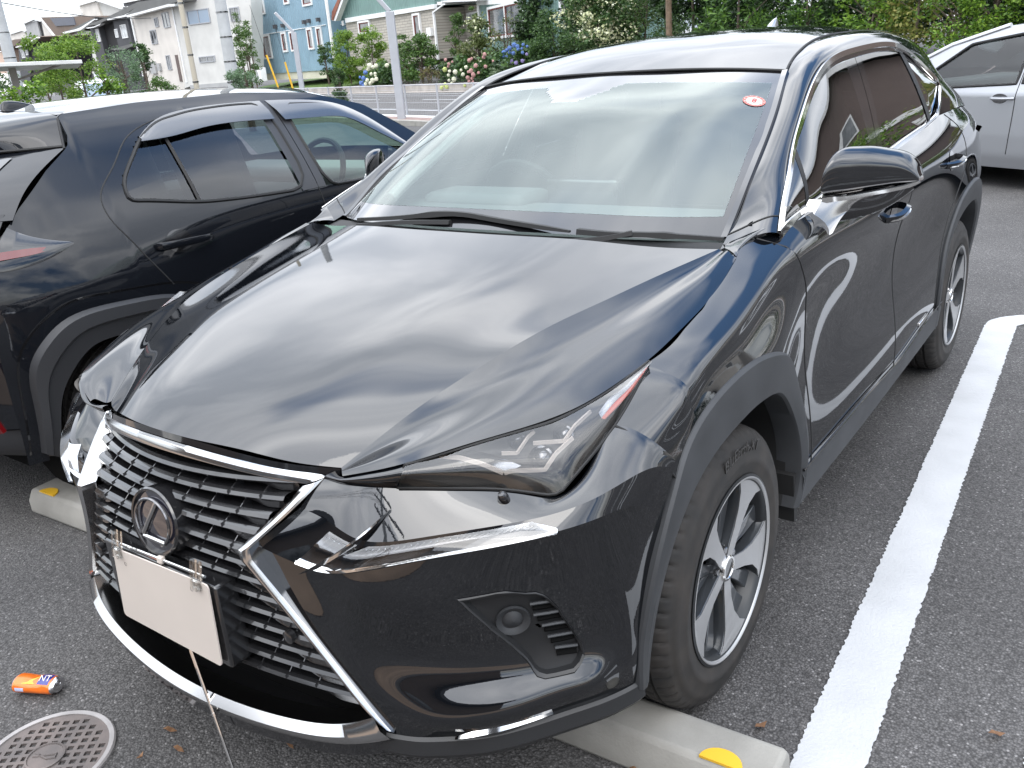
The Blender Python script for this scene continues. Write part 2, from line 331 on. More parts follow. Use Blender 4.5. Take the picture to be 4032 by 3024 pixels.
# ---- side panels
for s in (1,-1):
    panel(s,G_split,G_d1,nu=46,nv=60).build('fender',M['paint'],suv,angle=0)
    fd=panel(s,G_d1,G_d2,nu=34,nv=46).build('front_door',M['paint'],suv,angle=0)
    rd=panel(s,G_d2,G_d3,nu=34,nv=46).build('rear_door',M['paint'],suv,angle=0)
    q=panel(s,G_d3,G_end,nu=46,nv=56).build('rear_fender',M['paint'],suv,angle=0)
    for g,z0,z1 in ((G_d1,.42,1.10),(G_d2,.40,1.20),(G_d3,.45,1.20)):
        z=np.linspace(z0,z1,30); y=np.array([g(a) for a in z]); z=np.minimum(z,top_z(y)); x=side_x(y,z)-.0008; MB().tube(np.stack([x*s,y,z],1),.0028,6).build('panel_gap',M['rubber'],suv)
    # sill and cladding
    ys=np.linspace(.43,2.24,50); za=np.full(50,.43)-.02*np.exp(-((ys-1.5)/.3)**2)
    A=np.stack([side_x(ys,za)+.004,ys,za],1); B=A+np.array([.006,0,-.014]); Cc=np.stack([side_x(ys,za)+.002,ys,np.full(50,.335)],1); D=Cc+np.array([-.05,0,-.055]); E_=D+np.array([-.2,0,-.01])
    MB().grid(mrr(np.stack([A-np.array([.02,0,0]),A,B,Cc,D,E_],1),s),flip=s<0).build('side_sill',M['plastic'],suv,angle=30)
    MB().tube(mrr(A+np.array([.004,0,.012]),s),.004,6).build('sill_strip',M['gloss'],suv)
    MB().add(mrr([(x,y,z) for x in (.62,.892) for y,z in ((.405,.43),(.450,.43),(.450,.275),(.428,.275))],s),[(0,1,2,3),(7,6,5,4),(0,4,5,1),(1,5,6,2),(2,6,7,3),(3,7,4,0)]).build('mud_guard',M['rubber'],suv,smooth=False)
    for O,I in ((RINGF_O,RINGF_I),(RINGR_O,RINGR_I)):
        o=curve([(0,)+p for p in O],70)[:,1:]; i_=curve([(0,)+p for p in I],70)[:,1:]
        xo=side_x(o[:,0],o[:,1]); xi=side_x(i_[:,0],i_[:,1])
        if O is RINGF_O: xo=np.where(o[:,0]<-.25,np.maximum(xo,.884),xo)
        md=o*.8+i_*.2; m2=o*.25+i_*.75
        rows=[np.c_[xo-.012,o],np.c_[xo+.003,o],np.c_[xo+.010,o*.93+i_*.07],np.c_[(xo*.7+xi*.3)+.012,md*.7+m2*.3],np.c_[xi*.6+xo*.4+.006,m2],np.c_[xi+.0,i_*.95+o*.05],np.c_[xi-.008,i_],np.c_[xi-.07,i_]]
        MB().grid(mrr(np.stack(rows,1),s),flip=s<0).build('wheel_arch_trim',M['plastic'],suv,angle=24)
        # inner wheel house
        w_=i_.copy(); MB().grid(mrr(np.stack([np.c_[np.full(70,.86),w_],np.c_[np.full(70,.80),w_+np.array([0,.012])],np.c_[np.full(70,.60),w_+np.array([0,.02])]],1),s),flip=s<0).build('wheel_house',M['rubber'],suv)
# ---- front bumper
BR=[[(.378,-.788,.848),(.46,-.782,.851),(.532,-.753,.848),(.614,-.696,.840),(.700,-.632,.828),(.776,-.580,.810),(.800,-.49,.852),(.8045,-.411,.890),(.868,-.388,.866),(.905,-.355,.815)],
[(.352,-.832,.800),(.43,-.832,.789),(.51,-.830,.772),(.61,-.775,.778),(.700,-.702,.786),(.785,-.625,.795),(.842,-.562,.812),(.872,-.50,.826),(.893,-.43,.828),(.905,-.36,.80)],
[(.287,-.903,.738),(.40,-.874,.704),(.48,-.858,.712),(.58,-.800,.732),(.700,-.722,.754),(.790,-.648,.768),(.850,-.575,.778),(.877,-.51,.778),(.890,-.46,.76),(.899,-.40,.72)],
[(.306,-.900,.690),(.41,-.874,.665),(.49,-.855,.665),(.59,-.797,.672),(.700,-.718,.680),(.787,-.638,.69),(.845,-.572,.70),(.872,-.515,.70),(.885,-.475,.68),(.894,-.425,.65)],
[(.369,-.892,.585),(.45,-.868,.575),(.525,-.830,.57),(.61,-.776,.57),(.705,-.704,.57),(.785,-.628,.57),(.838,-.57,.575),(.866,-.525,.575),(.881,-.49,.57),(.889,-.455,.56)],
[(.438,-.877,.480),(.50,-.853,.472),(.565,-.815,.465),(.635,-.765,.46),(.715,-.700,.46),(.785,-.632,.465),(.836,-.575,.47),(.864,-.53,.47),(.879,-.50,.47),(.887,-.47,.47)],
[(.490,-.864,.405),(.545,-.842,.40),(.606,-.819,.398),(.673,-.778,.400),(.745,-.715,.407),(.807,-.645,.417),(.852,-.587,.422),(.867,-.535,.42),(.880,-.505,.42),(.886,-.478,.42)],
[(.522,-.854,.355),(.575,-.828,.348),(.62,-.793,.342),(.68,-.745,.340),(.74,-.68,.343),(.795,-.612,.350),(.838,-.558,.356),(.862,-.52,.360),(.876,-.495,.364),(.884,-.472,.366)]]
BR=np.array(BR)
TRI=[(.655,.648),(.72,.655),(.772,.640),(.792,.60),(.806,.54),(.822,.475),(.818,.452),(.775,.447),(.755,.455),(.72,.52),(.685,.59)]
fb=empty('front_bumper',(0,0,0)); fb.parent=suv
for s in (1,-1):
    mb=MB()
    cr=[resample(curve(r,120),70) for r in BR]
    mb.grid(mrr(ruled(cr[0],cr[1],10,bulge=(0,0,.004)),s),flip=s>0)
    mb.grid(mrr(ruled(cr[1],cr[2],8),s),flip=s>0)
    G=patch(BR[2:],110,130); V=mrr(G,s).reshape(-1,3); C=(G[:-1,:-1]+G[1:,1:])/2
    tp=[(.762+(a-.762)*.955,.55+(b-.55)*.955) for a,b in TRI]
    F_=[(i*130+j,(i+1)*130+j,(i+1)*130+j+1,i*130+j+1) for i in range(109) for j in range(129) if not inpoly((C[i,j,0],C[i,j,2]),tp)]
    mb.add(V,[f[::-1] for f in F_] if s>0 else F_)
    mb.build('bumper_skin',M['paint'],fb,angle=30)
    he=curve([(.392,-.768,.858),(.437,-.787,.864),(.50,-.763,.882),(.558,-.738,.895)],24); r0=curve([(.378,-.788,.848),(.44,-.788,.851),(.50,-.772,.852),(.540,-.750,.852)],24)
    MB().grid(mrr(ruled(he,r0,8,bulge=(.006,-.010,.006)),s),flip=s<0).build('lamp_corner_panel',M['paint'],fb,angle=60)
    lo=resample(curve([(.8045,-.410,.891),(.8045,-.36,.914),(.8025,-.30,.942),(.797,-.247,.9665)],30),24)
    t_=np.linspace(0,1,24); By=-.345+.098*t_; Bz=np.interp(By,[p[0] for p in RINGF_O[:10]],[p[1] for p in RINGF_O[:10]])-.012; G=np.zeros((24,20,3))
    for j,v in enumerate(np.linspace(0,1,20)):
        yj=lo[:,1]*(1-v)+By*v; zj=lo[:,2]*(1-v)+Bz*v; G[:,j]=np.stack([side_x(yj,zj)+(lo[:,0]-side_x(lo[:,1],lo[:,2]))*(1-v)**2*(1-t_**4),yj,zj],1)
    MB().grid(mrr(G,s),flip=s<0).build('fender_nose',M['paint'],suv,angle=0)
    MB().tube(mrr(G[0]+np.array([.0,-.001,0]),s),.0025,6).build('panel_gap',M['rubber'],suv)
BOTR=curve(BR[7],70)
lipc=np.vstack([curve([(-p[0],p[1],p[2]) for p in BR[7]][::-1],60),curve([(-.53,-.85,.355),(-.3,-.905,.325),(0,-.93,.308),(.3,-.905,.325),(.53,-.85,.355)],60)[1:-1],curve(BR[7],60)])
def out(P,d,dz):
    P=np.asarray(P,float).copy(); n=P[:,:2]-np.array([0,.2]); n/=np.linalg.norm(n,axis=1)[:,None]; P[:,:2]+=n*d; P[:,2]+=dz; return P
MB().grid(np.stack([out(lipc,-.004,.004),out(lipc,.006,-.006),out(lipc,.012,-.035),out(lipc,-.01,-.062),out(lipc,-.25,-.075)],1),flip=False).build('lower_lip',M['darkplastic'],fb,angle=28)
for s in (1,-1):
    # chrome sliver in the lower corner
    a=curve([(.640,-.785,.350),(.70,-.732,.354),(.775,-.645,.366)],30); wd=np.sin(np.linspace(0,pi,30))*.011+.001
    MB().grid(mrr(np.stack([out(a,.006,0)+np.c_[0*wd,0*wd,wd],out(a,.013,0),out(a,.006,0)-np.c_[0*wd,0*wd,wd]],1),s)).build('corner_chrome',M['chrome'],fb)
# generic point on the bumper face (between rows 2 and 7)
FACE=patch(BR[2:],60,90)
def face(u,v): # bilinear sample: u 0..1 across rows (top..bottom), v 0..1 from the grille to the arch
    a=u*59;b=v*89;i=min(int(a),58);j=min(int(b),88);a-=i;b-=j
    return (FACE[i,j]*(1-a)+FACE[i+1,j]*a)*(1-b)+(FACE[i,j+1]*(1-a)+FACE[i+1,j+1]*a)*b
_FN=np.cross(np.gradient(FACE,axis=1),np.gradient(FACE,axis=0)); _FN/=np.linalg.norm(_FN,axis=2)[...,None]
if _FN[30,40,1]>0: _FN=-_FN
def near(xz):
    """nearest point of the bumper face seen from the front corner to a (x,z) pair, with its normal"""
    d=(FACE[...,0]-xz[0])**2+(FACE[...,2]-xz[1])**2; k=np.argsort(d.ravel())[:4]; w=1/(d.ravel()[k]+1e-9); w/=w.sum()
    return (FACE.reshape(-1,3)[k]*w[:,None]).sum(0),_FN.reshape(-1,3)[k[0]]
def on_face(poly,off):
    r=[]
    for p in poly:
        q,n=near(p); r.append(q+n*off)
    return np.array(r)
for s in (1,-1):
    # triangular fog blank with louvres
    tri=list(TRI)
    tri=resample(np.array([(p[0],p[1]) for p in tri+tri[:1]]),44)[:-1]
    cen=np.array([.762,.55]); rings=[]
    for k,(f,off) in enumerate(((1,.0012),(.985,.0035),(.93,.0015),(.87,-.012))):
        rings.append(on_face(cen+(tri-cen)*f,off))
    inn=[on_face(cen+(tri-cen)*f,-.014) for f in (.6,.3,.05)]
    G=np.stack(rings+inn,0); mb=MB(); mb.grid(mrr(G,s),close_v=True,flip=s<0)
    fg=mb.build('fog_lamp_cover',M['darkplastic'],fb,angle=30)
    mb=MB()
    for k,(za,xa,xb) in enumerate([(.612,.755,.790),(.585,.758,.797),(.556,.765,.802),(.527,.772,.806),(.498,.779,.811)]):
        P_=on_face([(xa,za),((xa+xb)/2,za),(xb,za)],-.006); mb.tube(mrr(P_,s),.0036,6)
        Q_=on_face([(xa+.004,za-.013),((xa+xb)/2,za-.013),(xb,za-.013)],-.0125); mb.tube(mrr(Q_,s),.0085,4,mi=1)
    mb.build('louvre',[M['plastic'],M['dark']],fg)
    q,n=near((.728,.575)); q=q+n*(-.013); mm=Vector((n[0]*s,n[1],n[2])).to_track_quat('Z','Y').to_matrix().to_4x4(); mm.translation=Vector(q*np.array([s,1,1]))
    MB().lathe([(.034,.0),(.033,.006),(.028,.004),(.020,-.002),(.012,.004),(.0,.006)],24,mm).build('sensor_boss',M['plastic'],fg)
    # headlamp washer nozzle
    MB().lathe([(0,.026),(.006,.025),(.0095,.020),(.0105,.012),(.010,-.01)],20,Matrix.Translation((.704*s,-.645,.812))@Matrix.Rotation(R(28),4,'X')).build('washer_nozzle',M['gloss'],fb)
    # daytime lamp strip
    t=np.linspace(0,1,40)[:,None]; r1=resample(curve(BR[1],120),70); r2=resample(curve(BR[2],120),70)
    a=r1[8:49]; b=r2[7:48]
    up=a*.86+b*.14; dn=a*.04+b*.96; tap=np.ones(len(a)); tap[-8:]=np.linspace(1,.15,8); up=dn+(up-dn)*tap[:,None]
    dr=MB().grid(mrr(np.stack([up,out(up*.7+dn*.3,.012,0),out(up*.25+dn*.75,.014,0),dn],1),s),flip=s<0).build('daytime_lamp',M['lens'],suv)
    u2=up*.62+dn*.38; MB().grid(mrr(np.stack([up,out(up*.8+dn*.2,-.002,0),out(u2,.002,0)],1),s),flip=s<0).build('led_strip',M['dchrome'],dr); MB().grid(mrr(np.stack([out(u2,.002,0),out(u2*.5+dn*.5,-.006,0),dn],1),s),flip=s<0).build('lamp_reflector',M['gloss'],dr)
    MB().grid(mrr(np.stack([out(dn,.001,.002),out(dn,.007,-.001),out(dn,.002,-.006)],1),s),flip=s<0).build('chrome_edge',M['chrome'],dr)
    mb=MB()
    for k in range(1,38): 
        if k<36: mb.tube(mrr(np.array([out(up[k:k+1],.004,0)[0]*.9+dn[k]*.1,out(dn[k:k+1],.006,0)[0]*.38+up[k]*.62]),s),.0012,4)
    mb.build('light_rib',M['clear'],dr)
    sp=np.array([(.539,-.778,.818),(.513,-.829,.786),(.462,-.872,.745),(.403,-.896,.706)]); spl=curve(sp,16); wd=np.array([np.interp(k,[0,6,12,15],[.001,.016,.014,.002]) for k in range(16)])
    MB().grid(mrr(np.stack([spl+np.c_[wd,0*wd,wd*.6],out(spl,.010,.004),spl-np.c_[wd*.4,0*wd,wd*.9]],1),s),flip=s<0).build('lamp_horn',M['satin'],dr)
# ---- headlamps
for s in (1,-1):
    top=resample(curve([(.556,-.742,.897),(.60,-.678,.903),(.641,-.627,.911),(.70,-.545,.919),(.73,-.498,.924),(.762,-.378,.938),(.782,-.29,.955),(.794,-.243,.968)],80),40)
    bot=resample(np.vstack([curve([(.536,-.755,.851),(.614,-.698,.842),(.700,-.634,.830),(.765,-.588,.812)],24),curve([(.779,-.578,.815),(.793,-.52,.846),(.803,-.42,.886),(.803,-.33,.928),(.797,-.247,.966)],24)]),40)
    # bot runs along the lower edge and up the outer edge
    L_=patch(np.stack([top[::3],top[::3]*.5+bot[::3]*.5+np.array([.012,-.012,.006]),bot[::3]],1),50,14)
    hl=MB().grid(mrr(L_,s),flip=s>0).build('headlamp',M['lens'],suv,angle=60)
    back=L_.copy(); cen=back.mean((0,1)); back=cen+(back-cen)*.93; back+=np.array([-.05,.06,-.015])
    mb=MB().grid(mrr(back,s),flip=s>0)
    rim_=lambda G:np.vstack([G[:,0],G[-1,1:],G[-2::-1,-1],G[0,-2:0:-1]])
    mb.grid(mrr(np.stack([rim_(L_),rim_(back)],1),s),close_u=True)
    mb.build('lamp_housing',M['lampin'],hl,angle=30)
    def onlens(u,v,off=-.02):
        a=u*49;b=v*13;i=min(int(a),48);j=min(int(b),12);a-=i;b-=j
        p=(L_[i,j]*(1-a)+L_[i+1,j]*a)*(1-b)+(L_[i,j+1]*(1-a)+L_[i+1,j+1]*a)*b
        return p+np.array([.5,-.75,.45])*off
    # L shaped light guides, chrome bar
    for name,pts,r,m_ in (('light_guide',[(.109,.02),(.176,.22),(.244,.475),(.303,.695)],.0045,M['white']),('light_guide',[(.305,.70),(.328,.661),(.429,.661),(.479,.492),(.555,.45)],.0042,M['white']),('light_guide',[(.311,.322),(.361,.356),(.412,.119),(.437,.06)],.0036,M['white']),('light_guide',[(.42,.237),(.521,.40),(.580,.271),(.664,.20)],.0040,M['white'])):
        P_=np.array([onlens(u,v) for u,v in pts]); P_=resample(P_,26)
        MB().tube(mrr(P_,s),r,6,prof=[(-.5,-.9),(.5,-.9),(.5,.9),(-.5,.9)]).build(name,m_,hl,angle=20)
    A_=np.array([onlens(u,v,-.022) for u,v in [(.14,.12),(.20,.33),(.26,.53),(.315,.70)]]); B_=np.array([onlens(u,v,-.034) for u,v in [(.215,.085),(.27,.28),(.32,.45),(.361,.576)]])
    MB().grid(mrr(ruled(resample(A_,16),resample(B_,16),4),s)).build('reflector_wing',M['satin'],hl)
    for u,v,r in [(.429,.475,.019),(.37,.10,.014),(.529,.288,.016),(.168,.322,.012)]:
        p=onlens(u,v,-.055); mm=Vector((.35*s,-.85,.35)).to_track_quat('Z','Y').to_matrix().to_4x4(); mm.translation=Vector(p*np.array([s,1,1]))
        MB().lathe([(r*1.25,-.02),(r*1.25,.004),(r*1.02,.006),(r,.0),(r*.7,r*.45),(r*.35,r*.62),(0,r*.68)],20,mm).build('projector',[M['dchrome']],hl)
    # amber side marker along the outer edge near the tip, pale sliver above
    am=np.array([onlens(u,v,-.006) for u,v in [(.70,.62),(.79,.661),(.87,.75),(.965,.72)]]); am2=np.array([onlens(u,v,-.006) for u,v in [(.689,.525),(.756,.458),(.849,.50),(.975,.40)]])
    MB().grid(mrr(ruled(resample(am,14),resample(am2,14),4),s)).build('side_marker',M['amber'],hl)
    am3=np.array([onlens(u,v,-.006) for u,v in [(.689,.356),(.748,.237),(.857,.186),(.983,.203)]])
    MB().grid(mrr(ruled(resample(am2,14),resample(am3,14),4),s)).build('side_marker_rim',M['satin'],hl)
    # dark seal round the lamp
    MB().tube(mrr(resample(np.vstack([top,bot[::-1],top[:1]]),90),s),.0032,6).build('lamp_seal',M['rubber'],hl)
# ---- grille: chrome spindle frame, slats, badge
def gx(z): return float(np.interp(z,[.34,.40,.50,.60,.70,.733,.80,.85],[.515,.492,.425,.360,.296,.276,.318,.346]))   # inner half width
def gy(x,z): # plan of the grille face
    return -.932+float(np.interp(z,[.40,.73,.85],[.063,.045,.172]))*(abs(x)/.5)**2+(.0 if z<.73 else (z-.73)*.32)+.004
gr=empty('grille',(0,0,0)); gr.parent=suv
O_=np.array([(.380,-.784,.850),(.348,-.848,.802),(.300,-.924,.744),(.303,-.924,.722),(.342,-.908,.655),(.402,-.888,.560),(.465,-.872,.468),(.51,-.862,.405),(.540,-.850,.362)])
I_=np.array([(.345,-.812,.836),(.318,-.864,.793),(.278,-.934,.742),(.281,-.934,.720),(.322,-.918,.652),(.382,-.898,.560),(.445,-.882,.470),(.482,-.872,.418),(.503,-.862,.392)])
for s in (1,-1):
    # keep the waist crisp: two separate splines
    n1,n2=14,50
    o=np.vstack([curve(O_[:3],n1),curve(O_[3:],n2)]); i_=np.vstack([curve(I_[:3],n1),curve(I_[3:],n2)])
    f=(o*.5+i_*.5); f=out(f,.010,0)
    MB().grid(mrr(np.stack([out(o,-.035,0),out(o,.003,0),f*.6+out(o,.008,0)*.4,f,out(i_,.002,0),out(i_,-.03,0)],1),s),flip=s<0).build('grille_frame',M['satin'],gr,angle=40)
hb=np.vstack([curve([(-.378,-.780,.850),(-.30,-.822,.866),(-.15,-.864,.886),(0,-.880,.895),(.15,-.864,.886),(.30,-.822,.866),(.378,-.780,.850)],60)])
dn=curve([(-.352,-.806,.840),(-.28,-.840,.853),(-.15,-.874,.869),(0,-.889,.877),(.15,-.874,.869),(.28,-.840,.853),(.352,-.806,.840)],60)
MB().grid(np.stack([hb+np.array([0,.01,.0]),hb+np.array([0,-.006,-.001]),hb*.5+dn*.5+np.array([0,-.007,0]),dn+np.array([0,-.003,0]),dn+np.array([0,.03,-.003])],1)).build('grille_frame',M['satin'],gr,angle=50)
# wide lower chrome bar
T_=curve([(-.503,-.866,.392),(-.44,-.893,.368),(-.3,-.927,.348),(0,-.952,.335),(.3,-.927,.348),(.44,-.893,.368),(.503,-.866,.392)],80)
B_=curve([(-.543,-.852,.345),(-.46,-.893,.326),(-.3,-.930,.307),(0,-.955,.293),(.3,-.930,.307),(.46,-.893,.326),(.543,-.852,.345)],80)
MB().grid(np.stack([out(T_,-.05,-.004),T_,out(T_*.6+B_*.4,.014,0),out(T_*.2+B_*.8,.010,0),B_,out(B_,-.03,-.012)],1)).build('lower_chrome_bar',M['satin'],gr,angle=45)
MB().grid(np.stack([B_+np.array([0,.004,-.002]),out(B_,-.004,-.03),out(B_,-.05,-.045)],1)).build('lower_apron',M['gloss'],gr)
# slats
def slat(z,hh,hw,cells,name='slat',x0=0.0):
    mb=MB(); xe=hw; n=60
    for sgn in (1,-1):
        xs=np.linspace(x0,xe,n)
        e=np.clip((xs-(xe-.085))/.05,0,1); e=e*e*(3-2*e)
        zt=z+hh+.0*xs; zb=z-hh-.013*e
        y=np.array([gy(x,z) for x in xs])+.006
        rows=np.stack([np.c_[xs,y+.045,zt-.004],np.c_[xs,y+.010,zt+.001],np.c_[xs,y+.002,zt-.002],np.c_[xs,y-.003,zt-hh*1.1],np.c_[xs,y+.003,zb],np.c_[xs,y+.045,zb+.006]],1)
        mb.grid(mrr(rows,sgn),flip=sgn>0)
    o=mb.build(name,M['grillep'],gr,angle=28); return o
zs=[.842,.813,.782,.754,.720,.686,.651,.615,.579,.542,.505,.467,.428]
for k,z in enumerate(zs):
    hh=.0076 if z>.74 else .0074
    sl_=slat(z,hh,gx(z)-.006,7)
    if k:
        zn=zs[k-1]
        for s in (1,-1):
            xs=np.arange(.045 if k%2 else .075,gx(z)-.03,.075)
            for x in xs:
                y=gy(x,z)+.010
                MB().prism([(y-.0075,z-hh*.2),(y-.0075,z+hh*.9),(y+.004,z+hh+.001),(y+.030,zn-.004),(y+.034,z+.002),(y+.004,z-hh*.3)],0,x*s-.0011,x*s+.0011).build('rib',M['grillep'],sl_,smooth=False)
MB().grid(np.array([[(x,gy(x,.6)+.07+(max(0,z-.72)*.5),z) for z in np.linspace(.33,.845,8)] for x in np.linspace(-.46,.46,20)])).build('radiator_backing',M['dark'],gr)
# badge
bd=empty('badge',(0,0,0)); bd.parent=gr
MBD=Matrix.Translation((0,-.938,.727))@Matrix.Rotation(R(90-10),4,'X')
SC=Matrix.Diagonal((1.12,1,1,1))
MB().lathe([(.074,-.05),(.074,-.003),(.071,.001),(.067,.0),(.066,-.006)],48,MBD@SC).build('badge_ring',M['grillep'],bd)
MB().lathe([(.066,-.006),(.05,-.003),(.03,-.001),(0,.0)],48,MBD@SC).build('badge_disc',mat('badge_glass',(.012,.012,.02),rough=.03,coat=1,ior=1.8),bd)
mb=MB(); el=[(MBD@Vector((.060*cos(a),.050*sin(a),.003)))[:] for a in np.linspace(R(-60),R(225),50)]
MB().tube(el,.0034,6).build('badge_oval',M['dchrome'],bd)
mb.tube([(MBD@Vector(p))[:] for p in [(.018,.047,.003),(-.012,.0,.004),(-.032,-.030,.003),(-.030,-.036,.003),(.045,-.036,.003)]],.0048,6)
mb.build('badge_emblem',M['satin'],bd,angle=50)
# number plate holder behind the board
MB().box2((-.20,-.955,.445),(.20,-.90,.64)).build('plate_holder',M['grillep'],gr,bevel=.006)
for x in (.34,-.34):
    mm=Matrix.Translation((x,gy(x,.54)-.004,.545))@Matrix.Rotation(R(90),4,'X'); MB().lathe([(.014,-.01),(.014,.002),(.010,.004),(0,.004)],16,mm).build('parking_sensor',M['grillep'],gr)
# ---- greenhouse
BELT=[(.835,.395,1.106),(.828,.49,1.116),(.822,.75,1.130),(.815,1.09,1.150),(.810,1.54,1.160),(.805,1.79,1.172),(.800,2.16,1.188),(.796,2.34,1.204)]
TOPC=[(.835,.395,1.106),(.800,.515,1.158),(.765,.652,1.213),(.735,.769,1.279),(.715,.884,1.341),(.69,1.039,1.411),(.675,1.19,1.463),(.667,1.36,1.491),(.662,1.606,1.503),(.660,1.91,1.507),(.663,2.10,1.499),(.673,2.22,1.480),(.703,2.43,1.406),(.733,2.580,1.338)]
KINK=[(.733,2.580,1.338),(.744,2.600,1.315),(.760,2.560,1.275),(.780,2.46,1.235),(.796,2.34,1.204)]
SEAM=[(.716,.300,1.078),(.705,.365,1.089),(.692,.52,1.183),(.672,.678,1.264),(.642,.876,1.363),(.597,1.095,1.466),(.568,1.28,1.512),(.545,1.517,1.545),(.54,1.80,1.558),(.54,2.1,1.558),(.535,2.45,1.547),(.52,2.86,1.515)]
tc=curve(TOPC,120); bc=curve(BELT,60); kk=curve(KINK,20); sc=curve(SEAM,120)
for s in (1,-1):
    # A pillar + roof rail: from the seam out to the chrome line
    a=resample(sc[sc[:,1]<2.24],60); a=resample(np.vstack([a]),60); b=resample(tc[tc[:,1]<2.22],60)
    m1=a*.72+b*.28+np.array([.010,-.002,.016]); m2=a*.30+b*.70+np.array([.014,-.004,.016])
    m1[:6]=m1[:6]*.5+(a*.72+b*.28)[:6]*.5
    RAIL=patch(np.stack([a,m1,m2,b],1)[::4].tolist()+[np.stack([a,m1,m2,b],1)[-1].tolist()],80,14)
    MB().grid(mrr(RAIL,s),flip=s>0).build('roof_side_rail',M['paint'],suv,angle=60)
    Q=[[(.54,2.20,1.556),(.54,2.50,1.545),(.525,2.86,1.515)],[(.612,2.21,1.530),(.600,2.51,1.517),(.575,2.87,1.485)],[(.673,2.22,1.480),(.655,2.53,1.470),(.620,2.89,1.435)],[(.703,2.43,1.406),(.690,2.66,1.400),(.660,2.94,1.365)],[(.742,2.60,1.322),(.732,2.79,1.312),(.705,3.01,1.290)],[(.776,2.48,1.242),(.775,2.78,1.247),(.742,3.08,1.235)],[(.796,2.34,1.204),(.801,2.74,1.203),(.768,3.12,1.178)]]
    MB().grid(mrr(patch(Q,60,24),s),flip=s<0).build('rear_pillar',M['paint'],suv,angle=60)
    # rear pillar upper side between chrome end and the body: filler follows the side surface
    loop=np.vstack([tc,kk[1:],bc[::-1][1:]]); loop=resample(loop,190)
    MB().tube(mrr(loop+np.array([.002,0,0]),s),1,closed=True,up=(1,0,.25),prof=[(-.010,-.004),(.010,-.004),(.009,.003),(-.009,.003)]).build('window_trim',M['chrome'],suv,angle=30)
    MB().tube(mrr(resample(tc[9:],120)+np.array([.002,.004,-.012]),s),1,up=(1,0,.25),prof=[(-.011,-.012),(.011,-.012),(.011,.000),(-.011,.000)]).build('window_seal',M['gloss'],suv,angle=30)
    # side glass: ruled between belt and top chrome
    yb=bc[:,1]; yt=tc[:,1]
    def gpt(y,z):
        zt=np.interp(y,yt,tc[:,2]) if y<2.58 else 1.338; xt=np.interp(y,yt,tc[:,0]); zb_=np.interp(y,yb,bc[:,2]) if y<2.34 else np.interp(y,[2.34,2.46,2.56,2.6],[1.204,1.235,1.275,1.315]); xb=np.interp(y,yb,bc[:,0]) if y<2.34 else np.interp(y,[2.34,2.46,2.56,2.6],[.796,.780,.760,.744])
        t=(z-zb_)/max(.004,zt-zb_); return np.array([xb+(xt-xb)*t+.010*4*t*(1-t)-.012,y,z])
    def pane(name,fy,ry,m_,ins=.012,off=0):
        """fy(t), ry(t): front and rear edge y as function of height fraction"""
        P_=[]
        for u in np.linspace(0,1,22):
            r=[]
            for t in np.linspace(0,1,16):
                y=fy(t)*(1-u)+ry(t)*u; zt=np.interp(y,yt,tc[:,2]); zb_=np.interp(y,yb,bc[:,2]) if y<2.34 else np.interp(y,[2.34,2.46,2.56,2.6],[1.204,1.235,1.275,1.315])
                r.append(gpt(y,zb_+(zt-zb_)*t)+np.array([off,0,0]))
            P_.append(r)
        return MB().grid(mrr(np.array(P_),s),flip=s<0).build(name,m_,suv,angle=60)
    lin=lambda a,b:(lambda t:a+(b-a)*t)
    pane('quarter_glass',lin(.43,.43),lin(.655,.770),M['sideglass'])
    pane('door_glass',lin(.680,.795),lin(1.37,1.46),M['sideglass'])
    pane('door_glass',lin(1.51,1.66),lin(2.24,2.17),M['privacy'])
    pane('quarter_glass',lin(2.28,2.22),lin(2.585,2.585),M['privacy'])
    pane('mirror_pillar',lin(.652,.767),lin(.683,.798),M['rubber'],off=.001)
    pane('door_pillar',lin(1.368,1.458),lin(1.447,1.588),M['gloss'],off=.0)
    pane('door_pillar',lin(1.452,1.593),lin(1.512,1.662),M['gloss'],off=.0)
    pane('rear_divider',lin(2.235,2.165),lin(2.285,2.225),M['rubber'],off=.003)
    # cowl end: triangle between bonnet corner, A pillar and door
    yq=np.array([.27,.33,.40]); tq=top_z(yq); so_=np.stack([side_x(yq,tq),yq,tq],1)
    Ee=resample(np.vstack([[(.742,.268,1.090),(.766,.256,1.086),(.787,.234,1.077)],so_]),14)
    MB().grid(mrr(ruled(Ee,resample(RAIL[1],14),8,bulge=(.002,0,.004)),s),flip=s>0).build('cowl_corner',M['paint'],suv,angle=60)
    MB().tube(mrr(RAIL[3]+np.array([0,0,.0005]),s),.0022,6).build('panel_gap',M['rubber'],suv)
    # belt shoulder strip fills between the trim and the door skin
    yy=np.linspace(.395,2.36,60); bb=np.stack([np.interp(yy,yb,bc[:,0]),yy,np.interp(yy,yb,bc[:,2])],1); tz=top_z(yy); dd=np.stack([side_x(yy,tz),yy,tz],1)
    MB().grid(mrr(ruled(bb-np.array([.012,0,0]),dd+np.array([0,0,-.002]),3),s),flip=s>0).build('belt_seal',M['gloss'],suv)
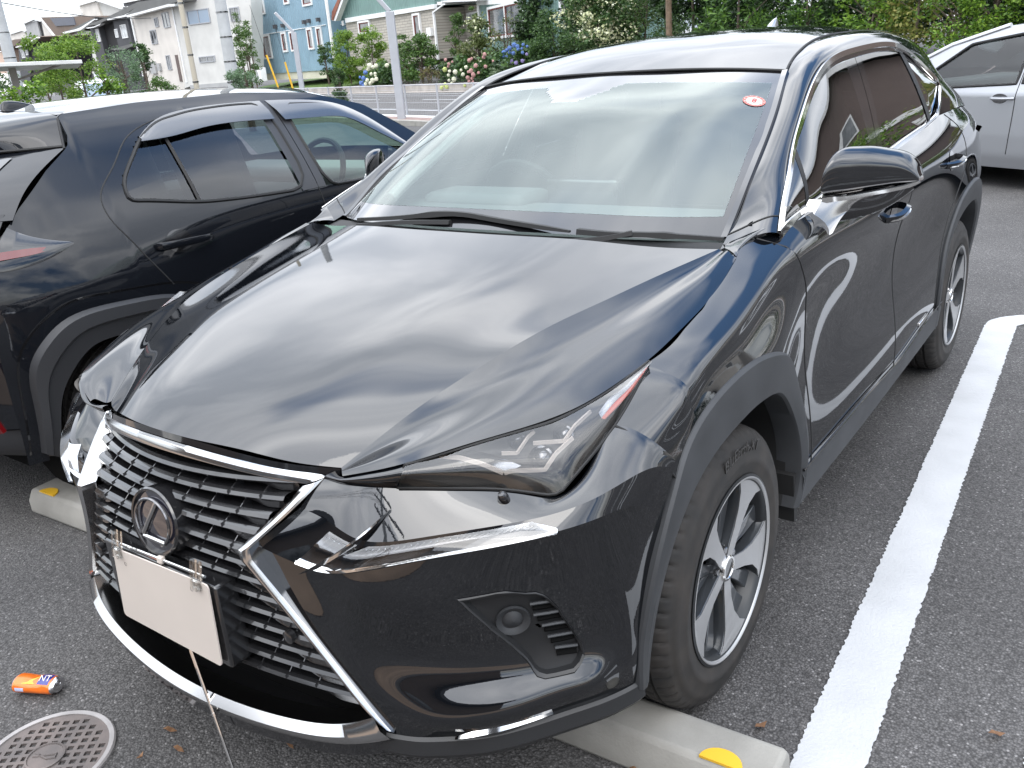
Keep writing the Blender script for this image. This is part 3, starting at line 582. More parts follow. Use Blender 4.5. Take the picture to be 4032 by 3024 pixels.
# roof
rows=[]
for y,zc,xs_,zs_ in [(1.0,1.494,.597,1.466),(1.2,1.545,.579,1.496),(1.45,1.583,.551,1.537),(1.75,1.603,.541,1.557),(2.1,1.607,.540,1.558),(2.45,1.592,.535,1.547),(2.86,1.548,.520,1.515)]:
    r=[]
    for t in (-1,-.8,-.45,0,.45,.8,1): 
        bow=.098*t*t if y<1.05 else (.05*t*t if y<1.3 else 0)
        r.append((xs_*t,y+bow,zc+(zs_-zc)*abs(t)**2.6))
    rows.append(r)
RF=patch(rows,70,50)
roof=MB().grid(RF).build('roof',M['paint'],suv,angle=60)
for s in (1,-1): MB().tube(mrr(resample(sc[sc[:,1]>1.08],100)+np.array([-.004,0,.001]),s),.004,6).build('roof_channel',M['rubber'],suv)
hd=RF[0]; MB().tube(hd+np.array([0,-.004,-.001]),.005,6).build('roof_front_seal',M['rubber'],suv)
# shark fin
mb=MB(); P_=[]
for u in np.linspace(0,1,12):
    h=.058*math.sin(min(1,u*1.15)*pi/2)**1.1*(1 if u<.85 else max(0,1-(u-.85)/.15*.9)); y0=2.50+u*.13
    P_.append([(.020*math.cos(a)*(1-.7*u*.0)*(1 if a not in (0,) else 1)*(math.sin(pi*min(1,u*1.2+.05))**.3),y0+.035*math.sin(a)**2*u,1.588+h*math.sin(a)) for a in np.linspace(0,pi,13)])
mb.grid(np.array(P_)); mb.build('shark_fin_aerial',M['silver'],suv,angle=60)
# windscreen
WS=[[(-.705,.372,1.092),(-.58,.300,1.098),(-.30,.228,1.110),(0,.205,1.114),(.30,.228,1.110),(.58,.300,1.098),(.705,.372,1.092)],
    [(-.672,.678,1.268),(-.53,.598,1.278),(-.27,.545,1.290),(0,.530,1.294),(.27,.545,1.290),(.53,.598,1.278),(.672,.678,1.268)],
    [(-.637,.892,1.372),(-.50,.815,1.388),(-.25,.765,1.402),(0,.750,1.406),(.25,.765,1.402),(.50,.815,1.388),(.637,.892,1.372)],
    [(-.594,1.092,1.462),(-.46,1.045,1.474),(-.23,1.004,1.484),(0,.992,1.489),(.23,1.004,1.484),(.46,1.045,1.474),(.594,1.092,1.462)]]
WSG=patch(WS,61,81); nu=61;nv=81
gm,fm=MB(),MB(); gi=[];fi=[]
for i in range(60):
    for j in range(80):
        u=(i+.5)/60;v=abs((j+.5)/80-.5)*2
        xx=WSG[i,j,0]; fr=u<.105 or u>.905 or v>.95 or (u>.745 and abs(xx+.04)<.045+(u-.745)*.75)
        (fi if fr else gi).append((i*81+j,i*81+j+1,(i+1)*81+j+1,(i+1)*81+j))
gm.add(WSG.reshape(-1,3),gi); fm.add(WSG.reshape(-1,3)+np.array([0,0,-.0005]),fi)
ws=gm.build('windscreen',M['wind'],suv,angle=0); fm.build('frit_border',M['gloss'],ws,angle=0)
for s in (1,-1): MB().tube(mrr(resample(sc[(sc[:,1]<1.10)&(sc[:,1]>.36)],60)+np.array([-.006,-.004,.003]),s),1,up=(0,-.5,1),prof=[(-.010,-.004),(.010,-.004),(.008,.004),(-.008,.004)]).build('pillar_moulding',M['gloss'],suv)
# cowl
ca=curve([(-.74,.255,1.083),(-.38,.175,1.092),(0,.130,1.100),(.38,.175,1.092),(.74,.255,1.083)],40); cb_=curve([(-.71,.35,1.088),(-.30,.235,1.105),(0,.215,1.108),(.30,.235,1.105),(.71,.35,1.088)],40)
MB().grid(ruled(ca+np.array([0,0,-.02]),cb_+np.array([0,0,-.004]),4)).build('cowl_panel',M['rubber'],suv)
# inspection sticker at the top corner of the windscreen
def wsp(x,y):
    d=(WSG[...,0]-x)**2+(WSG[...,1]-y)**2; k=np.unravel_index(np.argmin(d),d.shape); return WSG[k]
stc=Vector((.578,.884,1.4275)); stM=Matrix.Translation(stc)@Matrix(((1,0,0,0),(0,.905,-.425,0),(0,.425,.905,0),(0,0,0,1)))
def fit_plane(): 
    p=wsp(.545,.875);q=wsp(.610,.905);r=wsp(.575,.93); return p,q,r
p_,q_,r_=[Vector(a) for a in (wsp(.535,.87),wsp(.615,.89),wsp(.575,.95))]
ex=(q_-p_).normalized(); nz=ex.cross(r_-p_).normalized(); ey=nz.cross(ex)
stM=Matrix((ex,ey,nz)).transposed().to_4x4(); stM.translation=(Vector(wsp(.575,.885))+nz*.0015)
def ring_(r0,r1,n=32): return [[(r*cos(a),r*.9*sin(a),0) for r in (r0,r1)] for a in np.linspace(0,2*pi,n)]
tr=lambda P_,M_: [[(M_@Vector(p))[:] for p in r] for r in P_]
MB().grid(np.array(tr(ring_(.024,.034),stM))).build('sticker_ring',mat('sticker_red',(.42,.13,.11),rough=.5),suv)
MB().grid(np.array(tr(ring_(0.0001,.024),stM))).build('sticker_disc',mat('sticker_pale',(.45,.50,.48),rough=.5),suv)
def text(name,body,size,Mx,m_,parent,ext=.0004,align='CENTER'):
    cu=bpy.data.curves.new(name,'FONT'); cu.body=body; cu.size=size; cu.extrude=ext; cu.align_x=align; cu.align_y='CENTER'
    t=bpy.data.objects.new(name,cu); COL.objects.link(t); bpy.context.view_layer.update()
    me=bpy.data.meshes.new_from_object(t); bpy.data.objects.remove(t); me.transform(Mx); me.materials.clear()
    return link(name,me,m_,parent)
text('sticker_numeral','8',.032,stM@Matrix.Translation((0,0,.001)),mat('numeral_red',(.55,.05,.04),rough=.5),suv)
for k,ch in enumerate(['12','1','2','3','4','5','6','7','8','9','10','11']):
    a=R(90-30*k); text('sticker_numeral',ch,.0085,stM@Matrix.Translation((.029*cos(a),.026*sin(a),.001)),M['white'],suv)
# camera housing behind the glass
def below(P_,d): return np.array([wsp(x,y)-np.array([0,-.4,.9])*d for x,y in P_])
cm=below([(-.165,.93),(.085,.93),(.055,.81),(-.07,.81)],.012); cm2=below([(-.165,.93),(.085,.93),(.055,.81),(-.07,.81)],.05)
MB().add(np.vstack([cm,cm2]),[(0,1,2,3),(4,7,6,5),(0,4,5,1),(1,5,6,2),(2,6,7,3),(3,7,4,0)]).build('camera_housing',M['rubber'],suv,smooth=False)
# wipers
def wiper(pts,rr,name='wiper'):
    P_=np.array([wsp(x,y)*np.array([0,0,1])+np.array([x,y,0]) for x,y in pts]); P_[:,2]+=.012
    wp=MB().tube(resample(curve(P_,40),50),np.interp(np.linspace(0,1,50),[0,.3,.38,.5,.9,1],rr),6,up=(0,0,1),prof=[(-1,-.5),(1,-.5),(.7,.7),(-.7,.7)]).build(name,M['rubber'],suv)
    return wp
wiper([(-.50,.236),(-.30,.242),(-.10,.243),(.03,.236),(.15,.224),(.325,.213)],[.008,.010,.014,.010,.009,.005])
wiper([(.345,.222),(.47,.232),(.50,.252),(.63,.285),(.725,.30)][::-1],[.007,.009,.013,.010,.011,.012])
P_=np.array([(-.47,.20,1.103),(-.30,.212,1.118),(-.10,.222,1.126)]); MB().tube(curve(P_,14),.010,6,up=(0,0,1),prof=[(-1,-.5),(1,-.5),(.6,.6),(-.6,.6)]).build('wiper_arm',M['rubber'],suv)
P_=np.array([(.33,.185,1.100),(.42,.205,1.108),(.50,.238,1.122)]); MB().tube(curve(P_,14),.010,6,up=(0,0,1),prof=[(-1,-.5),(1,-.5),(.6,.6),(-.6,.6)]).build('wiper_arm',M['rubber'],suv)
# ---- rear closure: tailgate, rear window, lamps
RE=[(.52,2.86,1.515),(.575,2.87,1.485),(.620,2.89,1.435),(.660,2.94,1.365),(.705,3.01,1.290),(.742,3.08,1.235),(.768,3.12,1.18),(.735,3.33,1.10),(.79,3.33,1.0),(.815,3.33,.88),(.825,3.33,.7),(.81,3.33,.5),(.79,3.33,.375)]
cr_=curve(RE[:7],40); rows=[]
for p in cr_:
    rows.append([(p[0]*t,p[1]+.10*(1-abs(t)**2.5)+.05*(1-t*t)*(p[2]<1.4),p[2]+.02*(1-t*t)*(p[2]>1.45)) for t in np.linspace(-1,1,25)])
g=np.array(rows); MB().grid(g[:10]).build('rear_spoiler',M['paint'],suv); MB().grid(g[9:]).build('rear_window',M['privacy'],suv)
rows=[]
for p in [(.768,3.12,1.18),(.71,3.30,1.14),(.745,3.335,1.06),(.79,3.335,.95),(.80,3.335,.8),(.80,3.335,.6),(.78,3.335,.375)]: rows.append([(p[0]*t,p[1]+.25*(1-abs(t)**3),p[2]) for t in np.linspace(-1,1,25)])
MB().grid(np.array(rows)).build('tailgate',M['paint'],suv,angle=60)
for s in (1,-1):
    L1=np.array([(.80,2.98,1.105),(.775,3.15,1.10),(.70,3.34,1.09),(.45,3.50,1.06)]); L2=L1+np.array([.012,.01,-.075]); L2[0]=(.835,2.97,1.085)
    MB().grid(mrr(ruled(curve(L1,20)+np.array([.02,.01,0]),curve(L2,20)+np.array([.035,.02,0]),5,bulge=(.02,.02,0)),s)).build('tail_lamp',M['red'],suv)
# dark core so nothing shows through
MB().box2((-.60,-.62,.22),(.60,3.30,.74)).box2((-.81,.50,.24),(.81,2.12,.84)).build('underbody',M['dark'],suv,smooth=False)
MB().box2((-.58,-.55,.5),(.58,.30,.86)).build('engine_bay',M['dark'],suv,smooth=False)
# ---- cabin
cb=empty('cabin',(0,0,0)); cb.parent=suv
D=[[(x,y,z) for x in (-.76,-.4,0,.4,.76)] for y,z in ((.36,1.05),(.62,1.085),(.82,1.075),(.92,1.0),(.94,.80))]
MB().grid(patch(D,30,20)).build('dashboard',M['dash'],cb)
MB().box2((-.62,-.1+.78,1.06),(-.16,.88,1.125)).build('instrument_hood',M['dash'],cb,bevel=.03)
MB().box2((-.14,.80,1.05),(.14,.86,1.165)).build('screen',M['gloss'],cb,bevel=.01)
mm=Matrix.Translation((-.37,1.02,1.03))@Matrix.Rotation(R(-66),4,'X')
MB().tube([(mm@Vector((.185*cos(a),.185*sin(a),0)))[:] for a in np.linspace(0,2*pi,41)[:-1]],.016,8,closed=True).tube([(mm@Vector((-.17,0,-.02)))[:],(mm@Vector((.17,0,-.02)))[:]],.022,6).build('steering_wheel',M['rubber'],cb)
def seat(x,y,w_,nm='seat'):
    st=MB().box((x,y,.70),(w_,.26,.09)).box((x,y+.30,.98),(w_,.07,.33),[[1,0,0],[0,.96,.27],[0,-.27,.96]]).build(nm,M['seat'],cb,bevel=.05)
    return st
for x in (-.37,.37):
    seat(x,1.45,.24); h=MB().box((x,1.86,1.36),(.13,.045,.09)).build('head_rest',M['seat'],cb,bevel=.03)
seat(0,2.25,.62)
for x in (-.42,0,.42): MB().box((x,2.66,1.30),(.12,.045,.08)).build('head_rest',M['seat'],cb,bevel=.03)
hl_=RF[2:-2,2:-2].copy(); hl_[:,:,2]-=.035; MB().grid(hl_).build('headlining',M['headliner'],cb)
for s in (1,-1):
    a=resample(sc[(sc[:,1]>.50)&(sc[:,1]<2.6)],60)+np.array([-.035,.05,-.055]); MB().tube(mrr(a,s),.022,8).build('pillar_lining',M['headliner'],cb)
    MB().tube(mrr(np.array([(.57,1.52,1.48),(.655,1.48,1.25),(.70,1.43,1.08)]),s),.035,8).build('pillar_lining',M['dash'],cb)
    yy=np.linspace(.4,2.5,20); MB().grid(mrr(np.stack([np.c_[0*yy+.755,yy,0*yy+1.13],np.c_[0*yy+.72,yy,0*yy+1.10],np.c_[0*yy+.74,yy,0*yy+.80]],1),s)).build('door_lining',M['dash'],cb)
MB().box((0,.93,1.40),(.115,.012,.035),[[1,0,0],[0,.95,.3],[0,-.3,.95]]).build('rear_view_mirror',M['rubber'],cb,bevel=.008)
# ---- wheels (built round the local X axis, outside towards +X)
def sector(pts,x0,x1,mb,rot,mi=0,tilt=0):
    """polar polygon (r,deg) -> slab between x0 (back) and x1(front)"""
    n=len(pts); V=[]
    for t in (0,1):
        for r,d in pts:
            a=R(d+rot); xf=(x1(r) if callable(x1) else x1); x=xf if t else xf-x0
            V.append((x,r*cos(a),r*sin(a)))
    mb.add(V,[tuple(range(n))[::-1],tuple(range(n,2*n))]+[(i,(i+1)%n,n+(i+1)%n,n+i) for i in range(n)],mi)
def make_wheel(parent,loc,s,rot0=57,Rt=.357,w=.225,Rr=.2286,ns=5,style=0,cut=None):
    cut=cut or M['rimcut']
    wh=empty('wheel',loc); wh.parent=parent
    h=w/2; K=360
    prof=[(Rr-.004,h-.012,0),(Rr+.006,h-.004,0),(Rr+.018,h-.001,0),(Rr+.036,h+.003,0),(Rr+.040,h+.0045,0),(Rr+.050,h+.005,0),(Rr+.052,h+.0035,0),(Rr+.078,h+.001,0),(Rr+.092,h-.004,0),(Rr+.094,h-.007,0),(Rt-.024,h-.011,0),(Rt-.014,h-.018,2),(Rt-.006,h-.030,2),(Rt-.002,h-.046,1),(Rt-.001,h-.052,0),(Rt-.009,h-.054,0),(Rt-.009,h-.062,0),(Rt,h-.064,1),(Rt,h-.092,1),(Rt-.009,h-.094,0),(Rt-.009,h-.102,0),(Rt,h-.104,0)]
    prof=prof+[(r,-x,f) for r,x,f in prof[::-1]]
    V=np.zeros((len(prof),K,3))
    for j in range(K):
        a=2*pi*j/K; sl=(j%6==0)
        for i,(r,x,f) in enumerate(prof):
            rr=r-(.006 if (sl and f==2) else (.004 if (sl and f==1) else 0)); V[i,j]=(x*s,rr*cos(a),rr*sin(a))
    mb=MB().grid(V,close_v=True,flip=s<0); ty=mb.build('tyre',M['tyre'],wh,angle=40)
    # rim
    mb=MB()
    bar=[(Rr+.004,h-.010),(Rr+.010,h-.004),(Rr+.012,h+.001),(Rr+.006,h+.003),(Rr-.004,h-.002),(Rr-.012,h-.016),(Rr-.022,h-.06),(Rr-.030,-h+.03),(Rr,-h+.01)]
    mb.grid(np.array([[(x*s,r*cos(a),r*sin(a)) for a in np.linspace(0,2*pi,97)] for r,x in bar]),flip=s<0)
    rim=mb.build('rim',M['barrel'],wh,angle=40)
    mb=MB(); mb.grid(np.array([[(x*s,r*cos(a),r*sin(a)) for a in np.linspace(0,2*pi,97)] for r,x in [(Rr+.0055,h+.0034),(Rr+.003,h+.0042),(Rr-.001,h+.0015),(Rr-.003,h-.002)]]),flip=s<0); mb.build('rim_flange',cut,rim,angle=40)
    face=lambda r:(h-.022+.014*(r/Rr)**2)
    dk=MB(); ct=MB(); k=Rr/.2286
    for q in range(ns):
        a0=rot0+q*360/ns
        if style==0:
            main=[(.030*k,-32),(.055*k,-20),(.12*k,-11),(.17*k,-10.5),(.205*k,-14.5),(.222*k,-19.5),(.232*k,-23),(.232*k,-5),(.224*k,-4.2),(.224*k,2.2),(.232*k,3.2),(.232*k,23),(.218*k,20.5),(.195*k,16),(.15*k,11.5),(.10*k,11),(.06*k,19),(.034*k,32)]
            sector(main,.034,lambda r:face(r)+.003,dk,a0); 
            sector([(r,d) for r,d in main],.001,lambda r:face(r)+.0042,ct,a0)
            dk2=[(.05*k,22),(.09*k,20),(.15*k,19),(.20*k,21),(.229*k,20),(.229*k,36),(.17*k,35),(.10*k,38),(.055*k,44)]
            sector(dk2,.030,lambda r:face(r)-.018,dk,a0)
            dk3=[(.05*k,-24),(.12*k,-18),(.19*k,-16),(.229*k,-18),(.229*k,-30),(.17*k,-29),(.10*k,-32)]
            sector(dk3,.026,lambda r:face(r)-.020,dk,a0)
        else:
            main=[(.03*k,-30),(.10*k,-12),(.20*k,-9),(.231*k,-14),(.231*k,14),(.20*k,9),(.10*k,12),(.03*k,30)]
            sector(main,.03,lambda r:face(r)+.002,ct,a0)
    v=dk.v; dk.v=[(x*s,y,z) for x,y,z in v]; v=ct.v; ct.v=[(x*s,y,z) for x,y,z in v]
    dk.build('spoke_body',M['rimdark'],rim,bevel=.003); ct.build('spoke_face',cut,rim,smooth=False)
    mm=Matrix(((0,0,s,0),(1,0,0,0),(0,1,0,0),(0,0,0,1)))
    MB().lathe([(.062,h-.05),(.058,h-.030),(.046,h-.024),(.034,h-.022)],32,mm).build('hub',M['rimdark'],rim)
    nb=MB()
    for q in range(5):
        a=R(rot0+36+72*q); m2=mm@Matrix.Translation((.050*cos(a),.050*sin(a),h-.030)); nb.lathe([(.010,-.01),(.010,.008),(.008,.011),(0,.011)],6,m2)
    nb.build('wheel_nut',M['dchrome'],rim)
    cp=MB().lathe([(.034,h-.024),(.034,h-.014),(.031,h-.011),(.026,h-.011),(.025,h-.013)],32,mm).build('centre_cap',M['chrome'],rim)
    MB().lathe([(.025,h-.013),(.012,h-.012),(0,h-.0115)],24,mm).build('cap_disc',M['gloss'],rim)
    # brake disc
    MB().lathe([(.155*k,h-.10),(.155*k,h-.092),(.07*k,h-.092),(.07*k,h-.06),(0,h-.06)],40,mm).build('brake_disc',M['dchrome'],wh)
    # raised shoulder ring lettering band
    return wh
def tyre_text(parent,body,r,x,s,deg,size,m_,upright=True):
    cu=bpy.data.curves.new('tyre_lettering','FONT'); cu.body=body; cu.size=size; cu.extrude=.0012; cu.align_x='CENTER'; cu.shear=.15
    t=bpy.data.objects.new('tyre_lettering',cu); COL.objects.link(t); bpy.context.view_layer.update(); me=bpy.data.meshes.new_from_object(t); bpy.data.objects.remove(t); me.materials.clear()
    for v in me.vertices:
        u,h_,e=v.co; rr=r+h_-.0; a=R(deg)-u/r*1.0 if upright else R(deg)+u/r
        v.co=(s*(x+e),rr*cos(a)*(1),rr*sin(a))
    return link('tyre_lettering',me,m_,parent)
HX=.89-.1125-.004
wheels=[]
wl=make_wheel(suv,(HX,0,.357),1,57)
M['ttext']=mat('tyre_letter',(.045,.043,.041),rough=.45)
tl=tyre_text(wl.children[0],'BluEarth-XT',.300,.1155,1,84,.040,M['ttext'])
tl.data.transform(Matrix.Identity(4))
make_wheel(suv,(-HX,0,.357),-1,20); make_wheel(suv,(HX,2.66,.357),1,97); make_wheel(suv,(-HX,2.66,.357),-1,10)
# ---- door mirrors
for s in (1,-1):
    mr=empty('door_mirror',(0,0,0)); mr.parent=suv
    # sections across x: (x, front y, z bottom, z top, depth)
    secs=[(.853,.664,1.160,1.205,.030),(.857,.667,1.150,1.240,.060),(.869,.678,1.147,1.266,.085),(.905,.712,1.148,1.272,.100),(.940,.747,1.150,1.268,.105),(.980,.788,1.153,1.256,.100),(1.020,.829,1.157,1.237,.088),(1.043,.852,1.162,1.210,.060),(1.056,.866,1.168,1.182,.025)]
    P_=[]
    for x,y0,zb,zt,dd in secs:
        r=[]
        for a in np.linspace(0,2*pi,33)[:-1]:
            ca,sa=cos(a),sin(a); zz=(zb+zt)/2+(zt-zb)/2*np.sign(sa)*abs(sa)**.5; f=.5-.5*np.sign(ca)*abs(ca)**.62
            fr=.016*(1-abs(sa)**2); yy=y0+dd*(1-f) if ca<-.0 and False else y0-fr*(ca>0)+dd*f+.018*max(0,sa)**2*(1-f); r.append((x+.004*f,yy,zz))
        P_.append(r)
    D=patch([r+[r[0]] for r in P_],34,65)
    mb=MB().grid(mrr(D,s),flip=s<0); mb.add(mrr(D[0,:-1],s),[tuple(range(64))]); mb.add(mrr(D[-1,:-1],s),[tuple(range(64))[::-1]])
    mb.build('mirror_shell',M['paint'],mr,angle=50)
    bl=curve([(1.058,.856,1.168),(1.043,.838,1.163),(1.016,.804,1.158),(.953,.740,1.151),(.905,.692,1.147),(.874,.662,1.148),(.856,.650,1.146)],34)
    MB().tube(mrr(bl,s),np.interp(np.linspace(0,1,34),[0,.15,.7,1],[.5,.9,1,1.7]),up=(0,-.3,1),prof=[(-.004,-.0055),(.004,-.0055),(.005,.005),(-.003,.005)]).build('mirror_chrome',M['chrome'],mr,angle=30)
    ft=[[(.858,.648,1.148),(.905,.69,1.143),(.965,.752,1.144)],[(.852,.628,1.125),(.885,.662,1.114),(.925,.715,1.122)],[(.843,.603,1.095),(.868,.630,1.078),(.902,.675,1.092)],[(.834,.582,1.068),(.860,.608,1.046),(.892,.645,1.060)]]
    a=patch(ft,14,10); b=a[:,::-1].copy(); b[:,:,0]-=.035; G=np.concatenate([a,b],1)
    MB().grid(mrr(G,s),close_v=True,flip=s<0).build('mirror_foot',M['foot'],mr)
    LO=[[(.868,.660,1.148),(.874,.672,1.082),(.89,.775,1.150)],[(.92,.706,1.150),(.928,.722,1.090),(.93,.82,1.156)],[(.98,.770,1.154),(.987,.785,1.106),(.985,.87,1.160)],[(1.045,.842,1.162),(1.045,.855,1.148),(1.038,.885,1.166)]]
    MB().grid(mrr(patch(LO,18,12),s),flip=s<0).build('mirror_base',M['gloss'],mr)
    # door handles
    for y0,y1,z0,z1 in ((1.235,1.40,.985,1.005),(2.10,2.27,1.035,1.052)):
        ym=(y0+y1)/2; zm=(z0+z1)/2; xs_=float(side_x(ym,zm))
        hd=MB(); pts=[(side_x(y0,z0)-.004,y0,z0),(xs_+.026,y0+.03,z0+.003),(xs_+.036,ym,zm),(xs_+.030,y1-.03,z1-.002),(side_x(y1,z1)-.004,y1,z1)]
        h_=MB().tube(mrr(curve(pts,20),s),1,up=(.2,0,1),prof=[(-.008,-.011),(.008,-.011),(.009,.008),(-.006,.011)]).build('door_handle',M['paint'],suv,angle=50)
        MB().tube(mrr(curve([(p[0]+.009,p[1],p[2]-.006) for p in pts],20),s),1,up=(.2,0,1),prof=[(-.002,-.0025),(.002,-.0025),(.002,.0025),(-.002,.0025)]).build('handle_chrome',M['chrome'],h_)
        cp=[]
        for a in np.linspace(0,2*pi,25): cp.append([(side_x(ym+.045*k*cos(a),zm+.040*k*sin(a))+.0015,ym+.045*k*cos(a),zm+.040*k*sin(a)) for k in (.02,.5,1)])
        MB().grid(mrr(np.array(cp),s),flip=s<0).build('handle_recess',M['gloss'],h_)
# small badge low on the rear edge of the front door
MB().box((float(side_x(1.90,.42))+.004,1.90,.455),(.003,.075,.008)).build('door_badge',M['chrome'],suv,bevel=.002)
# ================================================================= compact crossover on the left, tail towards us
CX=-2.42   # centre line of that car
def cx_side(y,z):
    """x of its right flank"""
    y=np.asarray(y,float);z=np.asarray(z,float)
    b=np.interp(z,[.25,.40,.6,.75,.9,1.0,1.08,1.2,1.35,1.47,1.51],[-1.555,-1.535,-1.535,-1.530,-1.530,-1.543,-1.565,-1.632,-1.732,-1.832,-1.90])
    # smooth that profile a little
    z2=z+.03;z3=z-.03; Zk=[.25,.40,.6,.75,.9,1.0,1.08,1.2,1.35,1.47,1.51];Xk=[-1.555,-1.535,-1.535,-1.530,-1.530,-1.543,-1.565,-1.632,-1.732,-1.832,-1.90]
    b=(b*2+np.interp(z2,Zk,Xk)+np.interp(z3,Zk,Xk))/4
    b=b+.028*np.exp(-((y-.0)/.42)**2)*np.exp(-((z-.80)/.20)**2)          # rear haunch
    b=b+.020*np.exp(-((y-2.56)/.42)**2)*np.exp(-((z-.80)/.20)**2)
    b=b-.022*np.exp(-((y-1.25)/.65)**2)*np.exp(-((z-.82)/.13)**2)       # scooped doors
    b=b-.55*np.clip((-.12-y),0,9)**2.1*(1+.6*np.clip(z-.95,0,1))          # tail rounds in
    b=b-.30*np.clip(y-2.75,0,9)**2
    b=b-np.clip(z-1.05,0,1)*.30*np.clip(y-1.35,0,1)**1.6
    return b
def cx_top(y): return float(np.interp(y,[-.75,-.45,-.32,-.28,-.12,0,.03,.045,.4,.9,1.3,1.6,1.9,2.0,2.9,3.4],[1.0,1.06,1.165,1.20,1.31,1.375,1.40,1.492,1.508,1.508,1.478,1.395,1.19,1.09,1.0,.86]))
car2=empty('parked_crossover',(CX,0.03,0)); tag(car2,'black compact crossover on the left with smoked window visors and a shark fin aerial','car')
def c2(P_): return np.asarray(P_,float)-np.array([CX,.03,0])      # into its own frame
WIN_R=[(.118,1.175),(.135,1.235),(.30,1.372),(.42,1.428),(.60,1.452),(.80,1.458),(.985,1.452),(.985,1.075),(.64,1.090),(.41,1.108),(.20,1.150),(.135,1.160)]
WIN_F=[(1.075,1.440),(1.30,1.425),(1.44,1.385),(1.58,1.300),(1.74,1.165),(1.80,1.062),(1.30,1.062),(1.085,1.070)]
ARCH=[(-.435,.2),(-.43,.45),(-.41,.62),(-.35,.73),(-.25,.79),(-.05,.80),(.12,.79),(.27,.74),(.36,.62),(.41,.45),(.42,.2)]
ARCHF=[(2.59-(a[0]-.03)+.0,a[1]) for a in ARCH[::-1]]
nu,nv=170,80; P_=np.zeros((nu,nv,3))
for i,y in enumerate(np.linspace(-.50,3.25,nu)):
    z=np.linspace(.30,cx_top(y),nv); P_[i]=np.c_[cx_side(np.full(nv,y),z),np.full(nv,y),z]
def cells(P_,pred):
    nu,nv=P_.shape[:2]; C=(P_[:-1,:-1]+P_[1:,1:]+P_[1:,:-1]+P_[:-1,1:])/4
    return [(i,j) for i in range(nu-1) for j in range(nv-1) if pred(C[i,j,1],C[i,j,2])]
def sub(P_,ce,s,flip=False):
    Q=c2(P_).reshape(-1,3)*np.array([s,1,1]); nv=P_.shape[1]; used={}; v=[];f=[]
    for i,j in ce:
        q=[]
        for a in (i*nv+j,(i+1)*nv+j,(i+1)*nv+j+1,i*nv+j+1):
            if a not in used: used[a]=len(v); v.append(Q[a])
            q.append(used[a])
        f.append(tuple(q if s>0 else q[::-1]))
    return MB().add(v,f)
inw=lambda y,z: inpoly((y,z),WIN_R) or inpoly((y,z),WIN_F)
ina=lambda y,z: inpoly((y,z),ARCH) or inpoly((y,z),ARCHF)
DG=[(.583,1.462),(.395,1.43),(.24,1.375),(.14,1.295),(.05,1.228),(.012,1.178),(.012,1.104),(.045,1.036),(.085,.958),(.165,.829)]
def dgap(z): return float(np.interp(z,[p[1] for p in DG[::-1]],[p[0] for p in DG[::-1]]))
def s2x(y,z): return np.c_[cx_side(y,z),y,z]
M['visor']=mat('smoked_visor',(.05,.052,.056),rough=.12,coat=1)
M['cladding']=mat('cladding_dark',(.03,.031,.034),rough=.45,bump=(700,.1,.0004))
